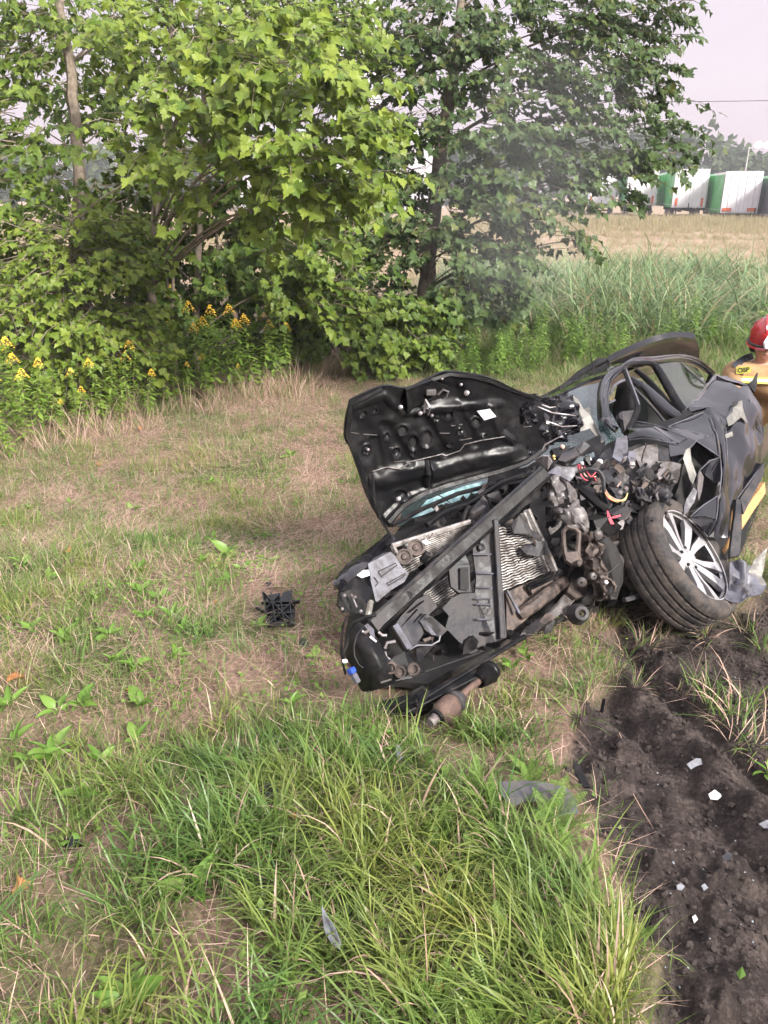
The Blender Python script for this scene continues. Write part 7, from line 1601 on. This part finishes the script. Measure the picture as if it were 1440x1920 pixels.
shard('thin dark crack strip beside the white splinter', [(614, 1722), (618, 1722), (636, 1765), (632, 1766)], M_PALEP, .003, .1, .123)
shard('small white plastic chip in the grass below the drive shaft', [(744, 1396), (752, 1402), (757, 1418), (748, 1427), (742, 1412)], M_SHARD, .003, .2, .08)
shard('large dusty grey plastic sheet lying at the edge of the soil', [(930, 1463), (972, 1463), (1020, 1468), (1062, 1480), (1078, 1502), (1084, 1526), (1050, 1528), (1022, 1530), (1012, 1505), (985, 1500), (958, 1512), (945, 1492)], worn('dusty_sheet', (0.06, 0.06, 0.072), (0.10, 0.085, 0.078), .55, 0, 6, .45, .2), .004, .1, .07, crumple=.012)
shard('dark curled plastic piece sunk in the grass beside the orange leaf', [(482, 1470), (505, 1464), (522, 1480), (508, 1502), (488, 1522), (478, 1500)], M_GLOSSB, .01, .2, .06)
shard('flat black plastic piece touching the orange leaf', [(442, 1492), (470, 1484), (478, 1498), (466, 1512), (446, 1510)], M_GLOSSB, .008, .2, .05)
shard('black rounded cap half hidden at the left in long grass', [(112, 1580), (125, 1566), (145, 1565), (152, 1578), (130, 1588)], M_GLOSSB, .02, .1, .05)
shard('thin black strip in the grass right of the curled piece', [(588, 1448), (594, 1430), (598, 1432), (592, 1462), (585, 1468)], M_GLOSSB, .006, .2, .06)
shard('short black strip low in the grass, right of the orange leaf', [(612, 1520), (640, 1496), (644, 1500), (618, 1526)], M_GLOSSB, .006, .1, .05)
shard('upright dark plastic flake stuck in the soil edge above the grey sheet', [(1072, 1430), (1084, 1432), (1100, 1462), (1108, 1478), (1094, 1476), (1082, 1456)], M_PLASTIC, .006, .1, .06)
shard('small grey shard between the lattice panel and the wreck', [(562, 1200), (575, 1198), (580, 1208), (568, 1212)], M_GREYP, .005, .2, .03)
shard('tiny black corner piece above the lattice panel', [(498, 1092), (508, 1090), (511, 1098), (505, 1104)], M_GLOSSB, .006, .2, .04)
shard('small black disc deep in the foreground grass', [(503, 1800), (512, 1794), (522, 1800), (514, 1808)], M_GLOSSB, .01, .1, .05)
shard('pale chip at the lower edge of the foreground grass', [(814, 1888), (822, 1886), (824, 1898), (816, 1900)], M_SHARD, .003, .2, .06)
# pieces on the bare soil
shard('curled white headlamp flake on the soil, furthest one', [(1288, 1432), (1305, 1421), (1328, 1422), (1318, 1432), (1306, 1436), (1296, 1442)], M_SHARD, .003, .4, .02)
shard('pale square flake lying alone on the soil', [(1328, 1490), (1340, 1481), (1355, 1492), (1345, 1500), (1332, 1499)], M_LABEL, .003, .2, .012)
shard('white flake cut by the right picture edge', [(1422, 1545), (1438, 1537), (1452, 1540), (1450, 1552), (1432, 1553)], M_SHARD, .003, .2, .012)
shard('dark grey stone chip on the trodden soil', [(1353, 1606), (1362, 1598), (1374, 1601), (1370, 1612), (1358, 1614)], M_GREYP, .012, .2, .012)
shard('white glass flake on the soil, left one of the near pair', [(1268, 1660), (1276, 1656), (1284, 1662), (1278, 1670), (1270, 1668)], M_SHARD, .004, .3, .012, 'glass fragment', 'glass_fragment')
shard('white glass flake on the soil, right one of the near pair', [(1315, 1660), (1322, 1656), (1329, 1664), (1320, 1670)], M_SHARD, .004, .3, .012, 'glass fragment', 'glass_fragment')
shard('small bluish glass flake below the near pair of flakes', [(1298, 1718), (1304, 1714), (1309, 1722), (1302, 1729)], M_LABEL, .004, .3, .012, 'glass fragment', 'glass_fragment')
b_ = on_ground(1128, 1335); pg = MB().tube([b_ + Vector((0, 0, -.02)), b_ + Vector((.004, .004, .06))], .007, 8).build('peg', M_GLOSSB); tag(pg, 'short black peg standing in the torn soil', 'peg')
# glass crumbs and clods: too many and too small to count
M_CRUMB = plain('glass_crumb', (0.28, 0.32, 0.345), .2)
M_CLOD = plain('soil_clod', (0.046, 0.035, 0.031), .95, 0, 0, 40, .4, .6)
def rock(seed, s_=1.0):
    bm = bmesh.new(); bmesh.ops.create_icosphere(bm, subdivisions=1, radius=s_); g = random.Random(seed)
    for v in bm.verts: v.co *= g.uniform(.55, 1.15); v.co.z *= .7
    me = bpy.data.meshes.new('clod'); bm.to_mesh(me); bm.free(); return me
crm = [rock(k) for k in range(3)]; cld = [rock(10 + k) for k in range(4)]
for me in crm: me.materials.append(M_CRUMB)
for me in cld: me.materials.append(M_CLOD)
def soil_pts(n, f_):
    x = RNG.uniform(.5, 2.6, n); y = RNG.uniform(.9, 3.5, n); z = ground_h(x, y); px, py, d = proj(x, y, z)
    k = dirt_mask(x, y, z) & (RNG.uniform(size=n) < f_(px, py)); x, y, z = x[k], y[k], z[k]
    return x, y, z + soil_relief(x, y) - .02
x, y, z = soil_pts(1500, lambda px, py: np.exp(-((px - 1310) / 90) ** 2 - ((py - 1720) / 170) ** 2) * .55 + .10)
n = len(x); s_ = RNG.uniform(.0016, .0052, n)
scatter('glass_crumbs', crm, np.stack([x, y, z + .002], 1), RNG.integers(0, 3, n), RNG.uniform(0, 6, (n, 3)), np.stack([s_, s_, s_], 1), 'pale crumbs of broken glass strewn over the soil', 'glass crumbs')
x, y, z = soil_pts(22000, lambda px, py: .25 + .6 * (fbm(px / 60, py / 60, 9) > .5))
n = len(x); s_ = RNG.uniform(.003, .020, n) * RNG.uniform(.25, 1, n) ** 1.4
scatter('soil_clods', cld, np.stack([x, y, z], 1), RNG.integers(0, 4, n), RNG.uniform(0, 6, (n, 3)), np.stack([s_, s_, s_], 1), 'crumbly dark clods of the torn up soil', 'soil')
# torn tufts left standing on the soil
TT = [blades(26, .07, .26, .0055, .05, 1.1, 900 + i, 4, 1.3, (M_SHORT, M_DRY), .4) for i in range(4)]
for k, (px, py, s_) in enumerate([(1365, 1345, 1.2), (1405, 1330, 1.3), (1340, 1320, 1.0), (1390, 1370, .9), (1310, 1290, .8), (1180, 1235, .9), (1210, 1215, .9), (1235, 1190, 1.0), (1150, 1280, .7), (1280, 1300, .6), (1420, 1400, 1.0), (1405, 1180, .9), (1430, 1220, .8), (1325, 1195, .7), (1195, 1290, .6), (1380, 1395, .7), (1085, 1345, .9), (1100, 1310, .8)]):
    b_ = on_ground(px, py); o = link('torn_tuft', TT[k % 4], None, b_); o.scale = (s_,) * 3; o.rotation_euler = (random.uniform(-.4, .4), random.uniform(-.4, .4), random.uniform(0, 6.28))
    tag(o, 'torn tuft of half dry grass left standing on the bare soil', 'grass tuft', 'torn tufts on the soil')

# labels that single out look-alikes by their place in the row
ORD = ['', 'second ', 'third ', 'fourth ', 'fifth ', 'sixth ', 'seventh ', 'eighth ', 'ninth ', 'tenth '] + ['%dth ' % k if k % 10 not in (1, 2, 3) or k in (11, 12, 13) else '%d%s ' % (k, {1: 'st', 2: 'nd', 3: 'rd'}[k % 10]) for k in range(11, 90)]
bpy.context.view_layer.update()
grp = {}
for o in SC.objects:
    if o.parent is None and o.get('group') and o.get('label'): grp.setdefault(o['label'], []).append(o)
for lab, os_ in grp.items():
    if len(os_) < 2: continue
    os_.sort(key=lambda o: float(proj(*o.matrix_world.translation)[0]))
    for k, o in enumerate(os_): o['label'] = lab + (', leftmost one' if k == 0 else ', ' + ORD[k] + 'from left')
